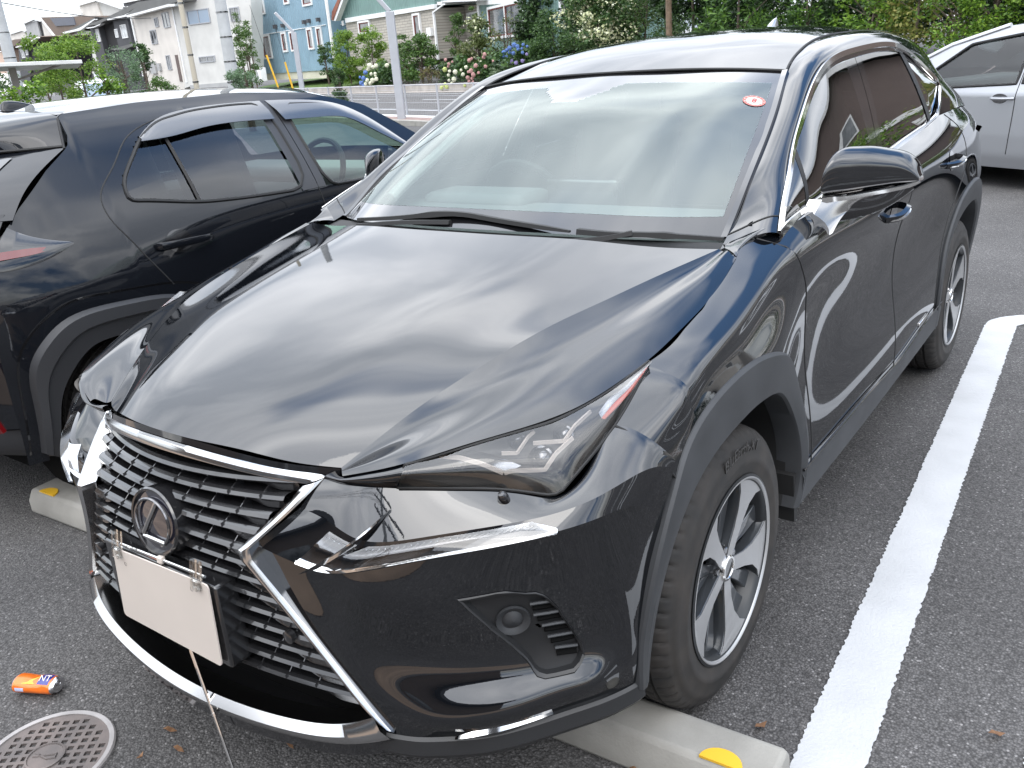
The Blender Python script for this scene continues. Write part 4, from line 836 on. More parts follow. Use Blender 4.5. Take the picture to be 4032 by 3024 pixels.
for s in (1,-1):
    nm='right' if s>0 else 'left'
    sub(P_,cells(P_,lambda y,z: not inw(y,z) and not ina(y,z) and y<dgap(z)),s).build('rear_quarter_panel',M['paint2'],car2,angle=0)
    sub(P_,cells(P_,lambda y,z: not inw(y,z) and not ina(y,z) and dgap(z)<=y<1.03),s).build('rear_door',M['paint2'],car2,angle=0)
    sub(P_,cells(P_,lambda y,z: not inw(y,z) and not ina(y,z) and 1.03<=y<2.02),s).build('front_door',M['paint2'],car2,angle=0)
    sub(P_,cells(P_,lambda y,z: not inw(y,z) and not ina(y,z) and y>=2.02),s).build('front_wing',M['paint2'],car2,angle=0)
    for poly,gm_ in ((WIN_R,'privacy2'),(WIN_F,'frontglass2')):
        pq=np.array(poly)
        for _ in range(2): pq=np.stack([pq*.82+np.roll(pq,-1,0)*.18,pq*.18+np.roll(pq,-1,0)*.82],1).reshape(-1,2)
        pl=resample(np.c_[np.zeros(len(pq)+1),np.vstack([pq,pq[:1]])],120)[:,1:]
        edge_=np.c_[cx_side(pl[:,0],pl[:,1])+.002,pl]
        MB().tube(c2(edge_[:-1])*np.array([s,1,1]),.008,6,closed=True).build('window_seal',M['rubber'],car2)
        g=cells(P_,lambda y,z: inpoly((y,z),poly)); 
        Pg=P_.copy(); Pg[:,:,0]-=.006
        # clean outline: fan of the polygon
        ce=pl[:-1].mean(0); R_=[]
        for k in np.linspace(1,0,9): q=ce+(pl-ce)*k; R_.append(np.c_[cx_side(q[:,0],q[:,1])-.006,q])
        MB().grid(c2(np.array(R_))*np.array([s,1,1]),flip=s<0).build('door_glass',M[gm_],car2,angle=0)
    # visors
    top=np.array([(.305,1.380),(.42,1.435),(.59,1.463),(.80,1.468),(.99,1.464)]); bot=np.array([(.290,1.365),(.438,1.369),(.60,1.386),(.77,1.391),(.985,1.383)])
    for top,bot in ((top,bot),(np.array([(1.02,1.463),(1.20,1.452),(1.35,1.432),(1.47,1.395),(1.60,1.312),(1.74,1.19)]),np.array([(1.04,1.375),(1.20,1.368),(1.33,1.362),(1.43,1.340),(1.56,1.262),(1.72,1.165)]))):
        a=s2x(*curve([(0,)+tuple(p) for p in top],24)[:,1:].T); b=s2x(*curve([(0,)+tuple(p) for p in bot],24)[:,1:].T); a[:,0]+=.004; b[:,0]+=.026; m_=(a+b)/2; m_[:,0]+=.010
        MB().grid(c2(np.stack([a,m_,b,b-np.array([.006,0,.002])],1))*np.array([s,1,1]),flip=s>0).build('window_visor',M['visor'],car2,angle=50)
    # pillars and dividers
    for y0,z0,y1,z1,w_ in ((.416,1.40,.406,1.108,.008),):
        l=np.linspace(0,1,12); yy=y0+(y1-y0)*l; zz=z0+(z1-z0)*l; q=s2x(yy,zz); q[:,0]+=.001
        MB().tube(c2(q)*np.array([s,1,1]),w_,4,up=(1,0,0)).build('window_divider',M['rubber'],car2)
    for ya,yb in ((.935,1.028),(1.032,1.078)):
        q=[]
        for z in np.linspace(1.07,1.455,14):
            q.append([(cx_side(y,z)+.004,y-.09*(1.45-z)*0,z) for y in (ya,(ya+yb)/2,yb)])
        MB().grid(c2(np.array(q))*np.array([s,1,1]),flip=s>0).build('door_pillar',M['cladding'],car2,angle=0)
    # shut lines
    for pts in (DG,[(1.030,1.46),(1.030,1.08),(1.045,.95),(1.03,.80),(1.02,.55)],[(2.0,1.06),(2.03,.8),(2.0,.5)]):
        q=curve([(0,)+p for p in pts],40)[:,1:]; q=s2x(q[:,0],q[:,1]); q[:,0]-=.0006
        MB().tube(c2(q)*np.array([s,1,1]),.0032,6).build('panel_gap',M['rubber'],car2)
    # arch: gloss band + matt flare
    for k,(o,i_,n_) in enumerate((([(-.492,.34),(-.475,.52),(-.463,.66),(-.425,.755),(-.28,.862),(-.10,.868),(.12,.848),(.30,.80),(.42,.70),(.47,.55),(.49,.34)],[(-.455,.34),(-.44,.52),(-.425,.66),(-.37,.745),(-.262,.815),(-.06,.822),(.10,.805),(.24,.76),(.35,.67),(.40,.52),(.42,.34)],'arch_band'),([(-.455,.34),(-.44,.52),(-.425,.66),(-.37,.745),(-.262,.815),(-.06,.822),(.10,.805),(.24,.76),(.35,.67),(.40,.52),(.42,.34)],[(-.40,.30),(-.365,.48),(-.325,.575),(-.225,.68),(-.14,.70),(-.03,.70),(.06,.695),(.16,.66),(.26,.58),(.32,.46),(.35,.30)],'wheel_arch_trim'))):
      for dy in (0,1):
        o2=np.array(o);i2=np.array(i_)
        if dy: o2=np.c_[2.62-o2[:,0],o2[:,1]];i2=np.c_[2.62-i2[:,0],i2[:,1]]
        o2=curve(np.c_[0*o2[:,0],o2],60)[:,1:];i2=curve(np.c_[0*i2[:,0],i2],60)[:,1:]
        A=s2x(o2[:,0],o2[:,1]);B=np.c_[cx_side(i2[:,0],i2[:,1]),i2]
        if k==0: L_=[A-np.array([.01,0,0]),A+np.array([.003,0,0]),(A*.5+B*.5)+np.array([-.004,0,0]),B+np.array([.0,0,0])]
        else: L_=[A+np.array([.0,0,0]),A*.9+B*.1+np.array([.026,0,0]),A*.55+B*.45+np.array([.030,0,0]),A*.45+B*.55+np.array([.016,0,0]),B+np.array([.008,0,0]),B-np.array([.05,0,0])]
        fl=MB().grid(c2(np.stack(L_,1))*np.array([s,1,1]),flip=(s<0)!=bool(dy)); fl.build(n_,M['gloss'] if k==0 else M['cladding'],car2,angle=25)
    # sill
    yy=np.linspace(.40,2.24,30); A=s2x(yy,0*yy+.46); A[:,0]+=.006; B=A.copy(); B[:,2]=.27; B[:,0]-=.01
    MB().grid(c2(np.stack([A-np.array([.02,0,-.005]),A,B,B-np.array([.2,0,.03])],1))*np.array([s,1,1]),flip=s<0).build('side_sill',M['cladding'],car2,angle=25)
    # door handles: scoop, grip
    for y0 in (.14,1.12):
        z0=.985
        q=[]
        for a in np.linspace(0,2*pi,25): q.append([(cx_side(y0+.105+.06*k*cos(a),z0+.045*k*sin(a))+.0012,y0+.105+.06*k*cos(a),z0+.045*k*sin(a)) for k in (.02,.5,1)])
        h_=MB().grid(c2(np.array(q))*np.array([s,1,1]),flip=s>0).build('handle_recess',M['gloss'],car2)
        P2=[(cx_side(y0,z0)+.002,y0-.005,z0),(cx_side(y0,z0)+.030,y0+.02,z0),(cx_side(y0+.1,z0)+.040,y0+.12,z0-.003),(cx_side(y0+.2,z0)+.034,y0+.22,z0-.008),(cx_side(y0+.26,z0)+.004,y0+.262,z0-.012)]
        MB().tube(c2(curve(P2,20))*np.array([s,1,1]),np.r_[.6,np.ones(17),.6,.35],up=(0,0,1),prof=[(-.008,-.011),(.004,-.014),(.010,0),(.004,.014),(-.008,.012)]).build('door_handle',M['paint2'],car2,angle=50)
    # mirror
    D=[]
    for x,dy,zc,dz in ((-1.50,.03,1.12,.035),(-1.47,.06,1.13,.06),(-1.41,.075,1.13,.070),(-1.36,.065,1.13,.065),(-1.335,.03,1.13,.035)):
        D.append([(x,1.62+dy*sin(a),zc+dz*cos(a)) for a in np.linspace(0,2*pi,17)])
    D=patch(D,18,33); mr=MB().grid(c2(D)*np.array([s,1,1])); mr.add(c2(D[0,:-1])*np.array([s,1,1]),[tuple(range(32))]); mr.add(c2(D[-1,:-1])*np.array([s,1,1]),[tuple(range(32))])
    mr.tube(c2([(-1.50,1.64,1.09),(-1.57,1.70,1.05)])*np.array([s,1,1]),.03,8); mr.build('door_mirror',M['paint2'],car2,angle=60)
    # tail lamp on the corner: wedge in the flank running round the back
    a=np.array([(-.47,1.078),(-.36,1.075),(-.29,1.070),(-.235,1.062)]);b=np.array([(-.47,1.050),(-.38,1.051),(-.30,1.051),(-.24,1.058)])
    A=s2x(*curve(np.c_[0*a[:,0],a],16)[:,1:].T);B=s2x(*curve(np.c_[0*b[:,0],b],16)[:,1:].T)
    lamp_top=np.array([(-.345,1.150),(-.305,1.118),(-.24,1.088),(-.165,1.066)]); lamp_bot=np.array([(-.49,1.02),(-.40,1.010),(-.27,1.025),(-.165,1.058)])
    A0=s2x(*curve(np.c_[0*lamp_top[:,0],lamp_top],16)[:,1:].T);B0=s2x(*curve(np.c_[0*lamp_bot[:,0],lamp_bot],16)[:,1:].T); md=(A0+B0)/2; md[:,0]+=np.linspace(.03,.004,16)
    tl_=MB().grid(c2(np.stack([A0,A0+np.array([.006,0,-.002]),md,B0+np.array([.004,0,0]),B0-np.array([.01,0,0])],1))*np.array([s,1,1]),flip=s>0).build('tail_lamp',M['gloss'],car2,angle=50)
    k=np.linspace(.030,.006,16)[:,None]*np.array([1,0,0])
    MB().grid(c2(np.stack([A+k,B+k+np.array([.002,0,0])],1))*np.array([s,1,1]),flip=s>0).build('lamp_lens',M['red'],tl_)
    # low red reflector on the rear bumper corner
    q=np.array([(-1.60,-.64,.66),(-1.588,-.60,.58),(-1.580,-.565,.47)]); MB().tube(c2(curve(q,10))*np.array([s,1,1]),.013,6,up=(1,0,0)).build('rear_reflector',M['red'],car2)
# tail: rows across the car
def tail_row(y,z,bow,n=25):
    xr=float(cx_side(max(y,-.50),z))-CX; xr-= .5*max(0,-.50-y)**1.3
    return [(xr*t,y-.03-bow*(1-abs(t)**2.6),z) for t in np.linspace(-1,1,n)]
rows=[tail_row(-.33,1.19,.28),tail_row(-.42,1.10,.28),tail_row(-.485,1.05,.24),tail_row(-.50,.97,.22),tail_row(-.50,.90,.22),tail_row(-.50,.75,.22),tail_row(-.50,.6,.22),tail_row(-.50,.45,.20)]
MB().grid(patch(rows,50,50)).build('rear_bumper',M['paint2'],car2,angle=50)
rows=[tail_row(-.47,.44,.24),tail_row(-.46,.38,.23),tail_row(-.40,.31,.2),tail_row(-.1,.28,.1)]
MB().grid(patch(rows,16,40)).build('rear_apron',M['cladding'],car2,angle=50)
rows=[[(x,y-.03,z) for x,y,z in [( (-1.612-CX)*t,-.325-.26*(1-abs(t)**2.6),1.17) for t in np.linspace(-1,1,25)]],[((-1.66-CX)*t,-.24-.24*(1-abs(t)**2.6)-.03,1.25) for t in np.linspace(-1,1,25)],[((-1.752-CX)*t,-.01-.26*(1-abs(t)**2.6)-.03,1.375) for t in np.linspace(-1,1,25)]]
G=patch(rows,20,49); MB().grid(G).build('tailgate',M['paint2'],car2,angle=60)
G2=G[2:-2,5:-5].copy(); G2[:,:,1]-=.004; G2[:,:,2]+=.002; MB().grid(G2).build('rear_window',M['gloss'],car2,angle=60)
sp=[[((-1.765-CX)*t,-.03-.28*(1-abs(t)**3)-.0,1.385+.0*t) for t in np.linspace(-1,1,25)],[((-1.80-CX)*t,-.015-.32*(1-abs(t)**3),1.425) for t in np.linspace(-1,1,25)],[((-1.845-CX)*t,.01-.20*(1-abs(t)**3),1.478+.012*(1-t*t)) for t in np.linspace(-1,1,25)],[((-1.88-CX)*t,.07,1.500+.018*(1-t*t)) for t in np.linspace(-1,1,25)]]
MB().grid(patch(sp,24,49)).build('roof_spoiler',M['paint2'],car2,angle=60)
MB().tube([tuple(np.array(p)+np.array([0,-.004,-.004])) for p in sp[0]],.006,6).tube([((-1.752-CX),-.04,1.373),((-1.845-CX),.012,1.478)],.005,6).build('panel_gap',M['rubber'],car2)
# roof skin and glasshouse front
rows=[]
for y in np.linspace(.02,1.35,12):
    zt=cx_top(y+.03); xr=float(cx_side(y+.03,zt))-CX; zc=1.542-.03*((y-.65)/.7)**2
    rows.append([(xr*t,y,zt+(zc-zt)*(1-abs(t)**2.0)) for t in np.linspace(-1,1,31)])
MB().grid(patch([r[::3] for r in rows],50,60)).build('roof',M['paint2'],car2,angle=60)
rows=[]
for y,zz,zc in ((1.32,1.455,1.51),(1.60,1.375,1.42),(1.88,1.19,1.25),(2.02,1.085,1.12)):
    xr=float(cx_side(y,min(zz,cx_top(y)+.0)))-CX; rows.append([((xr-.02)*t,y+.12*(1-t*t),zz+(zc-zz)*(1-abs(t)**2.5)) for t in np.linspace(-1,1,21)])
MB().grid(patch([r[::2] for r in rows],20,30)).build('windscreen',M['frontglass2'],car2,angle=60)
rows=[]
for y,zz,zc in ((2.02,1.08,1.12),(2.5,1.02,1.06),(3.0,.94,.98),(3.22,.86,.90),(3.30,.6,.6),(3.28,.35,.35)):
    xr=float(cx_side(min(y,3.24),min(zz,.99)))-CX; rows.append([(xr*t,y+.16*(1-t*t),zz+(zc-zz)*(1-abs(t)**2.5)) for t in np.linspace(-1,1,21)])
MB().grid(patch([r[::2] for r in rows],30,30)).build('bonnet',M['paint2'],car2,angle=60)
# fin
Q=[]
for u in np.linspace(0,1,14):
    y0=.10+u*.215; h=.052*min(1,(u/.12))**.5*(1-np.clip((u-.25)/.75,0,1)**1.5)+.001; Q.append([(.022*cos(a)*(1-u*.75),y0-.03,1.50+h*sin(a)) for a in np.linspace(0,pi,11)])
MB().grid(np.array(Q)).build('shark_fin_aerial',M['paint2'],car2,angle=60)
# body core, cabin
MB().box2((-.60,-.45,.22),(.60,3.0,.75)).box2((-.84,.42,.25),(.84,2.2,.84)).build('underbody',M['dark'],car2,smooth=False)
cb=empty('cabin',(0,0,0)); cb.parent=car2
for x in (-.36,.36):
    MB().box((x,1.02,.95),(.25,.25,.10)).box((x,.80,1.14),(.235,.06,.28),[[1,0,0],[0,.97,-.24],[0,.24,.97]]).build('seat',M['seat'],cb,bevel=.05)
    MB().box((x,.72,1.42-.02),(.13,.05,.085)).build('head_rest',M['seat'],cb,bevel=.035)
MB().box((0,.30,.95),(.60,.24,.1)).box((0,.12,1.10),(.60,.05,.20)).build('seat',M['seat'],cb,bevel=.04)
for x in (-.40,.40): MB().box((x,.12,1.30),(.12,.045,.08)).build('head_rest',M['seat'],cb,bevel=.03)
MB().box2((-.74,1.55,.8),(.74,1.95,1.07)).build('dashboard',M['dash'],cb,bevel=.05)
mm=Matrix.Translation((.36,1.46,1.06))@Matrix.Rotation(R(66),4,'X'); MB().tube([(mm@Vector((.18*cos(a),.18*sin(a),0)))[:] for a in np.linspace(0,2*pi,37)[:-1]],.015,8,closed=True).build('steering_wheel',M['rubber'],cb)
for y in (0,2.56):
    for s in (1,-1): make_wheel(car2,(s*(.88-.105-.045),y,.336),s,30+y*9,Rt=.336,w=.21)
for s in (1,-1):
    for y in (0,2.56):
        MB().lathe([(.42,0),(.42,.25),(.0,.25)],24,Matrix(((0,0,-s,s*.84),(1,0,0,y),(0,1,0,.34),(0,0,0,1)))).build('wheel_house',M['dark'],car2)
# ================================================================= silver hatchback behind on the right
hat=empty('parked_hatchback',(.79,8.65,0),R(150)); tag(hat,'silver hatchback parked crosswise behind the black SUV, cut off by the right edge','car')
# local frame: +X forward (left in the picture), +Y its left flank (towards us... mirrored both sides)
HW=.872
def h_prof(x): # z of the glasshouse top line, belt, roof
    return np.interp(x,[-2.2,-1.9,-1.2,-.5,0,.35,.9,1.35,1.62,2.1,2.24],[1.0,1.16,1.38,1.47,1.485,1.47,1.32,1.11,.98,.80,.62])
def h_side(x,z):
    x=np.asarray(x,float);z=np.asarray(z,float)
    b=np.interp(z,[.15,.30,.34,.5,.75,.87,.93,1.1,1.3,1.5],[.84,.865,.868,.872,.868,.866,.845,.775,.665,.52])
    b=b-.20*np.clip(np.abs(x)-1.55,0,9)**2-.35*np.clip(x-1.9,0,9)**1.5
    return b
H_BELT=lambda x: float(np.interp(x,[-2,-.6,.2,1.0,1.5],[1.07,1.00,.955,.91,.89]))
nu,nv=90,60; hp=np.zeros((nu,nv,3))
for i,x in enumerate(np.linspace(-2.15,2.2,nu)):
    z=np.linspace(.20,float(h_prof(x))-.0,nv); hp[i]=np.c_[np.full(nv,x),h_side(np.full(nv,x),z),z]
hw=[[(1.16,.915),(1.20,.935),(.66,1.325),(.15,1.395),(-.0,1.40),(-.0,.965)],[(-.06,.97),(-.06,1.40),(-.55,1.385),(-.95,1.31),(-1.02,1.02)]]
def inH(x,z): return any(inpoly((x,z),p) for p in hw)
def inA(x,z): return (x-1.33)**2+(z-.32)**2<.345**2 or (x+1.37)**2+(z-.32)**2<.345**2
for s in (1,-1):
    C=(hp[:-1,:-1]+hp[1:,1:])/2
    for nm,pr in (('door',lambda x,z:-.03<=x<1.15),('rear_door',lambda x,z:-1.05<x<-.03),('body_side',lambda x,z:x<=-1.05 or x>=1.15)):
        v=[];f=[];used={}
        for i in range(nu-1):
            for j in range(nv-1):
                x,z=C[i,j,0],C[i,j,2]
                if inH(x,z) or inA(x,z) or not pr(x,z): continue
                q=[]
                for a in (i*nv+j,(i+1)*nv+j,(i+1)*nv+j+1,i*nv+j+1):
                    if a not in used: used[a]=len(v); v.append(hp.reshape(-1,3)[a]*np.array([1,s,1]))
                    q.append(used[a])
                f.append(tuple(q))
        MB().add(v,f).build(nm,M['silver'],hat,angle=0)
    for p in hw:
        pl=resample(np.array([(0,)+q for q in p+p[:1]]),60)[:,1:]; ce=pl[:-1].mean(0); R_=[]
        for k in np.linspace(1,0,6): q=ce+(pl-ce)*k; R_.append(np.c_[q[:,0],s*(h_side(q[:,0],q[:,1])-.008),q[:,1]])
        MB().grid(np.array(R_)).build('window',M['clearglass'] if 'clearglass' in M else M.setdefault('clearglass',glass_mat('clear_glass',(.78,.84,.80),1,0,1.3,1.5)),hat,angle=0)
        MB().tube(np.c_[pl[:-1,0],s*(h_side(pl[:-1,0],pl[:-1,1])+.002),pl[:-1,1]],.013,6,closed=True).build('window_seal',M['rubber'],hat)
    for pts in ([(1.12,.88),(1.16,.6),(1.10,.34)],[(-.03,1.40),(-.03,.8),(-.0,.33)]):
        q=curve([(0,)+p for p in pts],14)[:,1:]; MB().tube(np.c_[q[:,0],s*(h_side(q[:,0],q[:,1])-.001),q[:,1]],.005,6).build('panel_gap',M['rubber'],hat)
    q=[]
    for a in np.linspace(0,2*pi,25): q.append([(.13+.085*k*cos(a),s*(h_side(0,.83)+.002),.835+.045*k*sin(a)) for k in (.02,.5,1)])
    hh=MB().grid(np.array(q)).build('handle_recess',M['dchrome'],hat)
    MB().tube(curve([(.22,s*.868,.838),(.18,s*.90,.838),(.05,s*.905,.838),(-.02,s*.868,.838)],12),.014,8).build('door_handle',M['silver'],hh)
    MB().lathe([(.345,0),(.36,.02),(.345,.3),(0,.3)],28,Matrix(((1,0,0,1.33),(0,0,-s,s*.86),(0,1,0,.32),(0,0,0,1)))).lathe([(.345,0),(.345,.3),(0,.3)],28,Matrix(((1,0,0,-1.37),(0,0,-s,s*.86),(0,1,0,.32),(0,0,0,1)))).build('wheel_house',M['dark'],hat)
    for xa in (1.33,-1.37):
        th=np.linspace(R(-22),R(202),50); q=np.c_[xa+.352*np.cos(th),0*th,.32+.352*np.sin(th)]; q[:,1]=s*(h_side(q[:,0],q[:,2])+.002); MB().tube(q,.018,8).build('wheel_arch_lip',M['silver'],hat)
    D=[]
    for y,dx,zc,dz in ((.86,.03,1.0,.04),(.92,.07,1.01,.065),(1.02,.065,1.01,.06),(1.05,.02,1.01,.03)): D.append([(.92+dx*sin(a),y*s,zc+dz*cos(a)) for a in np.linspace(0,2*pi,17)])
    MB().grid(patch(D,12,24)).build('door_mirror',M['silver'],hat)
    for x in (1.33,-1.37):
        w_=make_wheel(hat,(x,s*(.76),.31),1,15,Rt=.31,w=.19,Rr=.19,style=1,cut=M['silver']); w_.rotation_euler=(0,0,R(90) if s>0 else R(-90))
rows=[]
for x in np.linspace(-2.1,.40,12):
    z=float(h_prof(x)); yr=float(h_side(x,z)); rows.append([(x,yr*t,z+.035*(1-abs(t)**2.4)) for t in np.linspace(-1,1,13)])
MB().grid(patch(rows,30,24)).build('roof',M['silver'],hat,angle=60)
rows=[]
for x in np.linspace(.42,1.50,8):
    z=float(h_prof(x)); yr=float(h_side(x,z))-.02; rows.append([(x+.10*(1-t*t)-.05,yr*t,z+.02*(1-t*t)) for t in np.linspace(-1,1,11)])
MB().grid(patch(rows,20,20)).build('windscreen',M['clearglass'],hat,angle=60)
for s in (1,-1): MB().tube([(x,s*(float(h_side(x,float(h_prof(x))))-.01),float(h_prof(x))) for x in np.linspace(.35,1.50,20)],.028,8).build('front_pillar',M['silver'],hat)
rows=[]
for x in np.linspace(1.42,2.22,8):
    z=float(h_prof(x)); yr=float(h_side(x,min(z,.9))); rows.append([(x+.18*(1-t*t),yr*t,z+.03*(1-t*t)) for t in np.linspace(-1,1,11)])
rows.append([(2.22+.2*(1-t*t),.62*t,.3) for t in np.linspace(-1,1,11)])
MB().grid(patch(rows,26,24)).build('bonnet',M['silver'],hat,angle=60)
MB().box2((-2.1,-.6,.18),(2.1,.6,.62)).box2((-1.0,-.84,.2),(1.0,.84,.62)).build('underbody',M['dark'],hat,smooth=False)
MB().box2((-2.3,-.72,.3),(-2.05,.72,1.0)).build('tailgate',M['silver'],hat,bevel=.08)
M['dash2']=mat('grey_dashboard',(.06,.065,.07),rough=.6)
MB().box2((.80,-.76,.70),(1.42,.76,.975)).build('dashboard',M['dash2'],hat,bevel=.08)
mm=Matrix.Translation((.62,-.36,.98))@Matrix.Rotation(R(-66),4,'Y'); MB().tube([(mm@Vector((.18*cos(a),.18*sin(a),0)))[:] for a in np.linspace(0,2*pi,37)[:-1]],.018,8,closed=True).build('steering_wheel',M['rubber'],hat)
for y in (-.36,.36):
    MB().box((.05,y,.62),(.25,.24,.12)).box((-.25,y,.92),(.07,.23,.30)).build('seat',M['dash2'],hat,bevel=.05)
# ================================================================= the place: ground, road, houses, plants
NV=np.array([.374,.9274]); TV=np.array([.9274,-.374])        # across and along the road
def st(t,s,z=0): return (TV[0]*t+NV[0]*s, TV[1]*t+NV[1]*s, z)
def asphalt(name,col,stone=150,bump=.9,spk=1.0,dist=.004):
    m=bpy.data.materials.new(name); m.use_nodes=True; nt=m.node_tree; N=nt.nodes; L=nt.links; b=N['Principled BSDF']; b.inputs['Roughness'].default_value=.82; b.inputs['Specular IOR Level'].default_value=.35
    tc=N.new('ShaderNodeTexCoord'); v=N.new('ShaderNodeTexVoronoi'); v.inputs['Scale'].default_value=stone; v.inputs['Randomness'].default_value=1; L.new(tc.outputs['Object'],v.inputs[0])
    n=N.new('ShaderNodeTexNoise'); n.inputs['Scale'].default_value=stone*.45; n.inputs['Detail'].default_value=5; n.inputs['Roughness'].default_value=.7; L.new(tc.outputs['Object'],n.inputs[0])
    big=N.new('ShaderNodeTexNoise'); big.inputs['Scale'].default_value=1.1; big.inputs['Detail'].default_value=6; L.new(tc.outputs['Object'],big.inputs[0])
    sp=N.new('ShaderNodeSeparateColor'); L.new(v.outputs['Color'],sp.inputs[0])
    r=N.new('ShaderNodeValToRGB'); e=r.color_ramp.elements; e[0].position=0; e[0].color=(*[x*.68 for x in col],1); e[1].position=.965; e[1].color=(*[x*1.32 for x in col],1)
    k=e.new(.5); k.color=(*col,1); k=e.new(.985); k.color=(*[min(.6,x*(1.55+3.2*spk)) for x in col],1)
    L.new(sp.outputs[0],r.inputs[0])
    # gaps between stones are dark
    d=N.new('ShaderNodeMapRange'); d.inputs[1].default_value=.25; d.inputs[2].default_value=.75; d.inputs[3].default_value=1.12; d.inputs[4].default_value=.55; L.new(v.outputs['Distance'],d.inputs[0])
    g=N.new('ShaderNodeMapRange'); g.inputs[1].default_value=.35; g.inputs[2].default_value=.65; g.inputs[3].default_value=.82; g.inputs[4].default_value=1.15; L.new(big.outputs[0],g.inputs[0])
    m1=N.new('ShaderNodeMath'); m1.operation='MULTIPLY'; L.new(d.outputs[0],m1.inputs[0]); L.new(g.outputs[0],m1.inputs[1])
    mx=N.new('ShaderNodeVectorMath'); mx.operation='SCALE'; L.new(r.outputs[0],mx.inputs[0]); L.new(m1.outputs[0],mx.inputs['Scale']); L.new(mx.outputs[0],b.inputs['Base Color'])
    h=N.new('ShaderNodeMath'); h.operation='MULTIPLY_ADD'; L.new(v.outputs['Distance'],h.inputs[0]); h.inputs[1].default_value=-1.0; L.new(n.outputs[0],h.inputs[2])
    bp=N.new('ShaderNodeBump'); bp.inputs['Strength'].default_value=bump; bp.inputs['Distance'].default_value=dist; L.new(h.outputs[0],bp.inputs['Height']); L.new(bp.outputs[0],b.inputs['Normal'])
    return m
M['asphalt']=asphalt('parking_asphalt',(.100,.096,.094),stone=165,bump=.62,spk=.25,dist=.005)
M['road']=asphalt('road_asphalt',(.11,.105,.102),stone=60,bump=.3,spk=.2)
M['paintline']=mat('white_road_paint',(.45,.455,.46),rough=.7,noise=(5,.08,7),bump=(120,.6,.003))
M['concrete']=mat('concrete',(.27,.26,.235),rough=.85,noise=(7,.16,8),bump=(160,.5,.002))
M['iron']=mat('rusty_iron',(.135,.125,.122),rough=.6,metal=.35,noise=(9,.25,7,(.20,.165,.15)),bump=(200,.35,.001))
M['pole']=mat('pole_concrete',(.42,.43,.43),rough=.8,noise=(3,.12,6))
M['steelgrey']=mat('grey_steel',(.36,.37,.39),rough=.45,noise=(4,.06,4))
M['yellow']=mat('yellow_plastic',(.72,.42,.03),rough=.45)
M['soil']=mat('garden_soil',(.09,.07,.05),rough=.95,noise=(2.2,.4,8,(.09,.11,.03)))
M['kerb']=mat('kerb_concrete',(.36,.33,.30),rough=.85,noise=(1.5,.25,8))
M['brownpave']=mat('brown_paving',(.24,.17,.12),rough=.75,noise=(2.2,.3,6))
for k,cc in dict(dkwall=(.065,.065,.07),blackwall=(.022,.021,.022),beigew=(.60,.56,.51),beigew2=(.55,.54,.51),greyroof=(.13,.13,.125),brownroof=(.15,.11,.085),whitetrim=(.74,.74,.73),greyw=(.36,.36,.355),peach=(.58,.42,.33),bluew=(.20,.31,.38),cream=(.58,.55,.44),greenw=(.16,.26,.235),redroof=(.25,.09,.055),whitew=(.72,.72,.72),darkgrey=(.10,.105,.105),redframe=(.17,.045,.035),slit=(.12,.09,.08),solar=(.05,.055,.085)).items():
    if k in('bluew','greenw'):   # upright board cladding
        m=mat('wall_'+k,cc,rough=.6,noise=(.9,.10,6)); nt=m.node_tree; b=nt.nodes['Principled BSDF']; tc=nt.nodes.new('ShaderNodeTexCoord'); wv=nt.nodes.new('ShaderNodeTexWave'); wv.wave_type='BANDS'; wv.bands_direction='X'; wv.inputs['Scale'].default_value=.9; wv.inputs['Distortion'].default_value=0; nt.links.new(tc.outputs['Object'],wv.inputs[0])
        bp=nt.nodes.new('ShaderNodeBump'); bp.inputs['Strength'].default_value=.9; bp.inputs['Distance'].default_value=.05; nt.links.new(wv.outputs[1],bp.inputs['Height']); nt.links.new(bp.outputs[0],b.inputs['Normal'])
        M[k]=m
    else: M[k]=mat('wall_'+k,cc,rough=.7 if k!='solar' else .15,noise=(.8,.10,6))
mb_=mat('brick_siding',(.47,.43,.37),rough=.8); nt=mb_.node_tree; br=nt.nodes.new('ShaderNodeTexBrick'); tc=nt.nodes.new('ShaderNodeTexCoord'); mp=nt.nodes.new('ShaderNodeMapping'); mp.inputs['Rotation'].default_value=(R(90),0,0); mp.inputs['Scale'].default_value=(1,1,1)
br.inputs['Scale'].default_value=1; br.inputs['Brick Width'].default_value=.62; br.inputs['Row Height'].default_value=.17; br.inputs['Mortar Size'].default_value=.018; br.inputs['Color1'].default_value=(.48,.44,.375,1); br.inputs['Color2'].default_value=(.40,.37,.32,1); br.inputs['Mortar'].default_value=(.24,.22,.20,1)
nt.links.new(tc.outputs['Object'],mp.inputs[0]); nt.links.new(mp.outputs[0],br.inputs[0]); nt.links.new(br.outputs[0],nt.nodes['Principled BSDF'].inputs['Base Color']); M['brickw']=mb_
M['winb']=mat('window_glass_dark',(.05,.055,.06),rough=.08,coat=1,noise=(1.2,.5,3,(.25,.26,.27)))
M['winw']=mat('window_curtain',(.55,.57,.58),rough=.25,coat=1,noise=(1.5,.5,2,(.7,.72,.73)))
M['winblue']=mat('window_blue',(.20,.27,.36),rough=.12,coat=1)
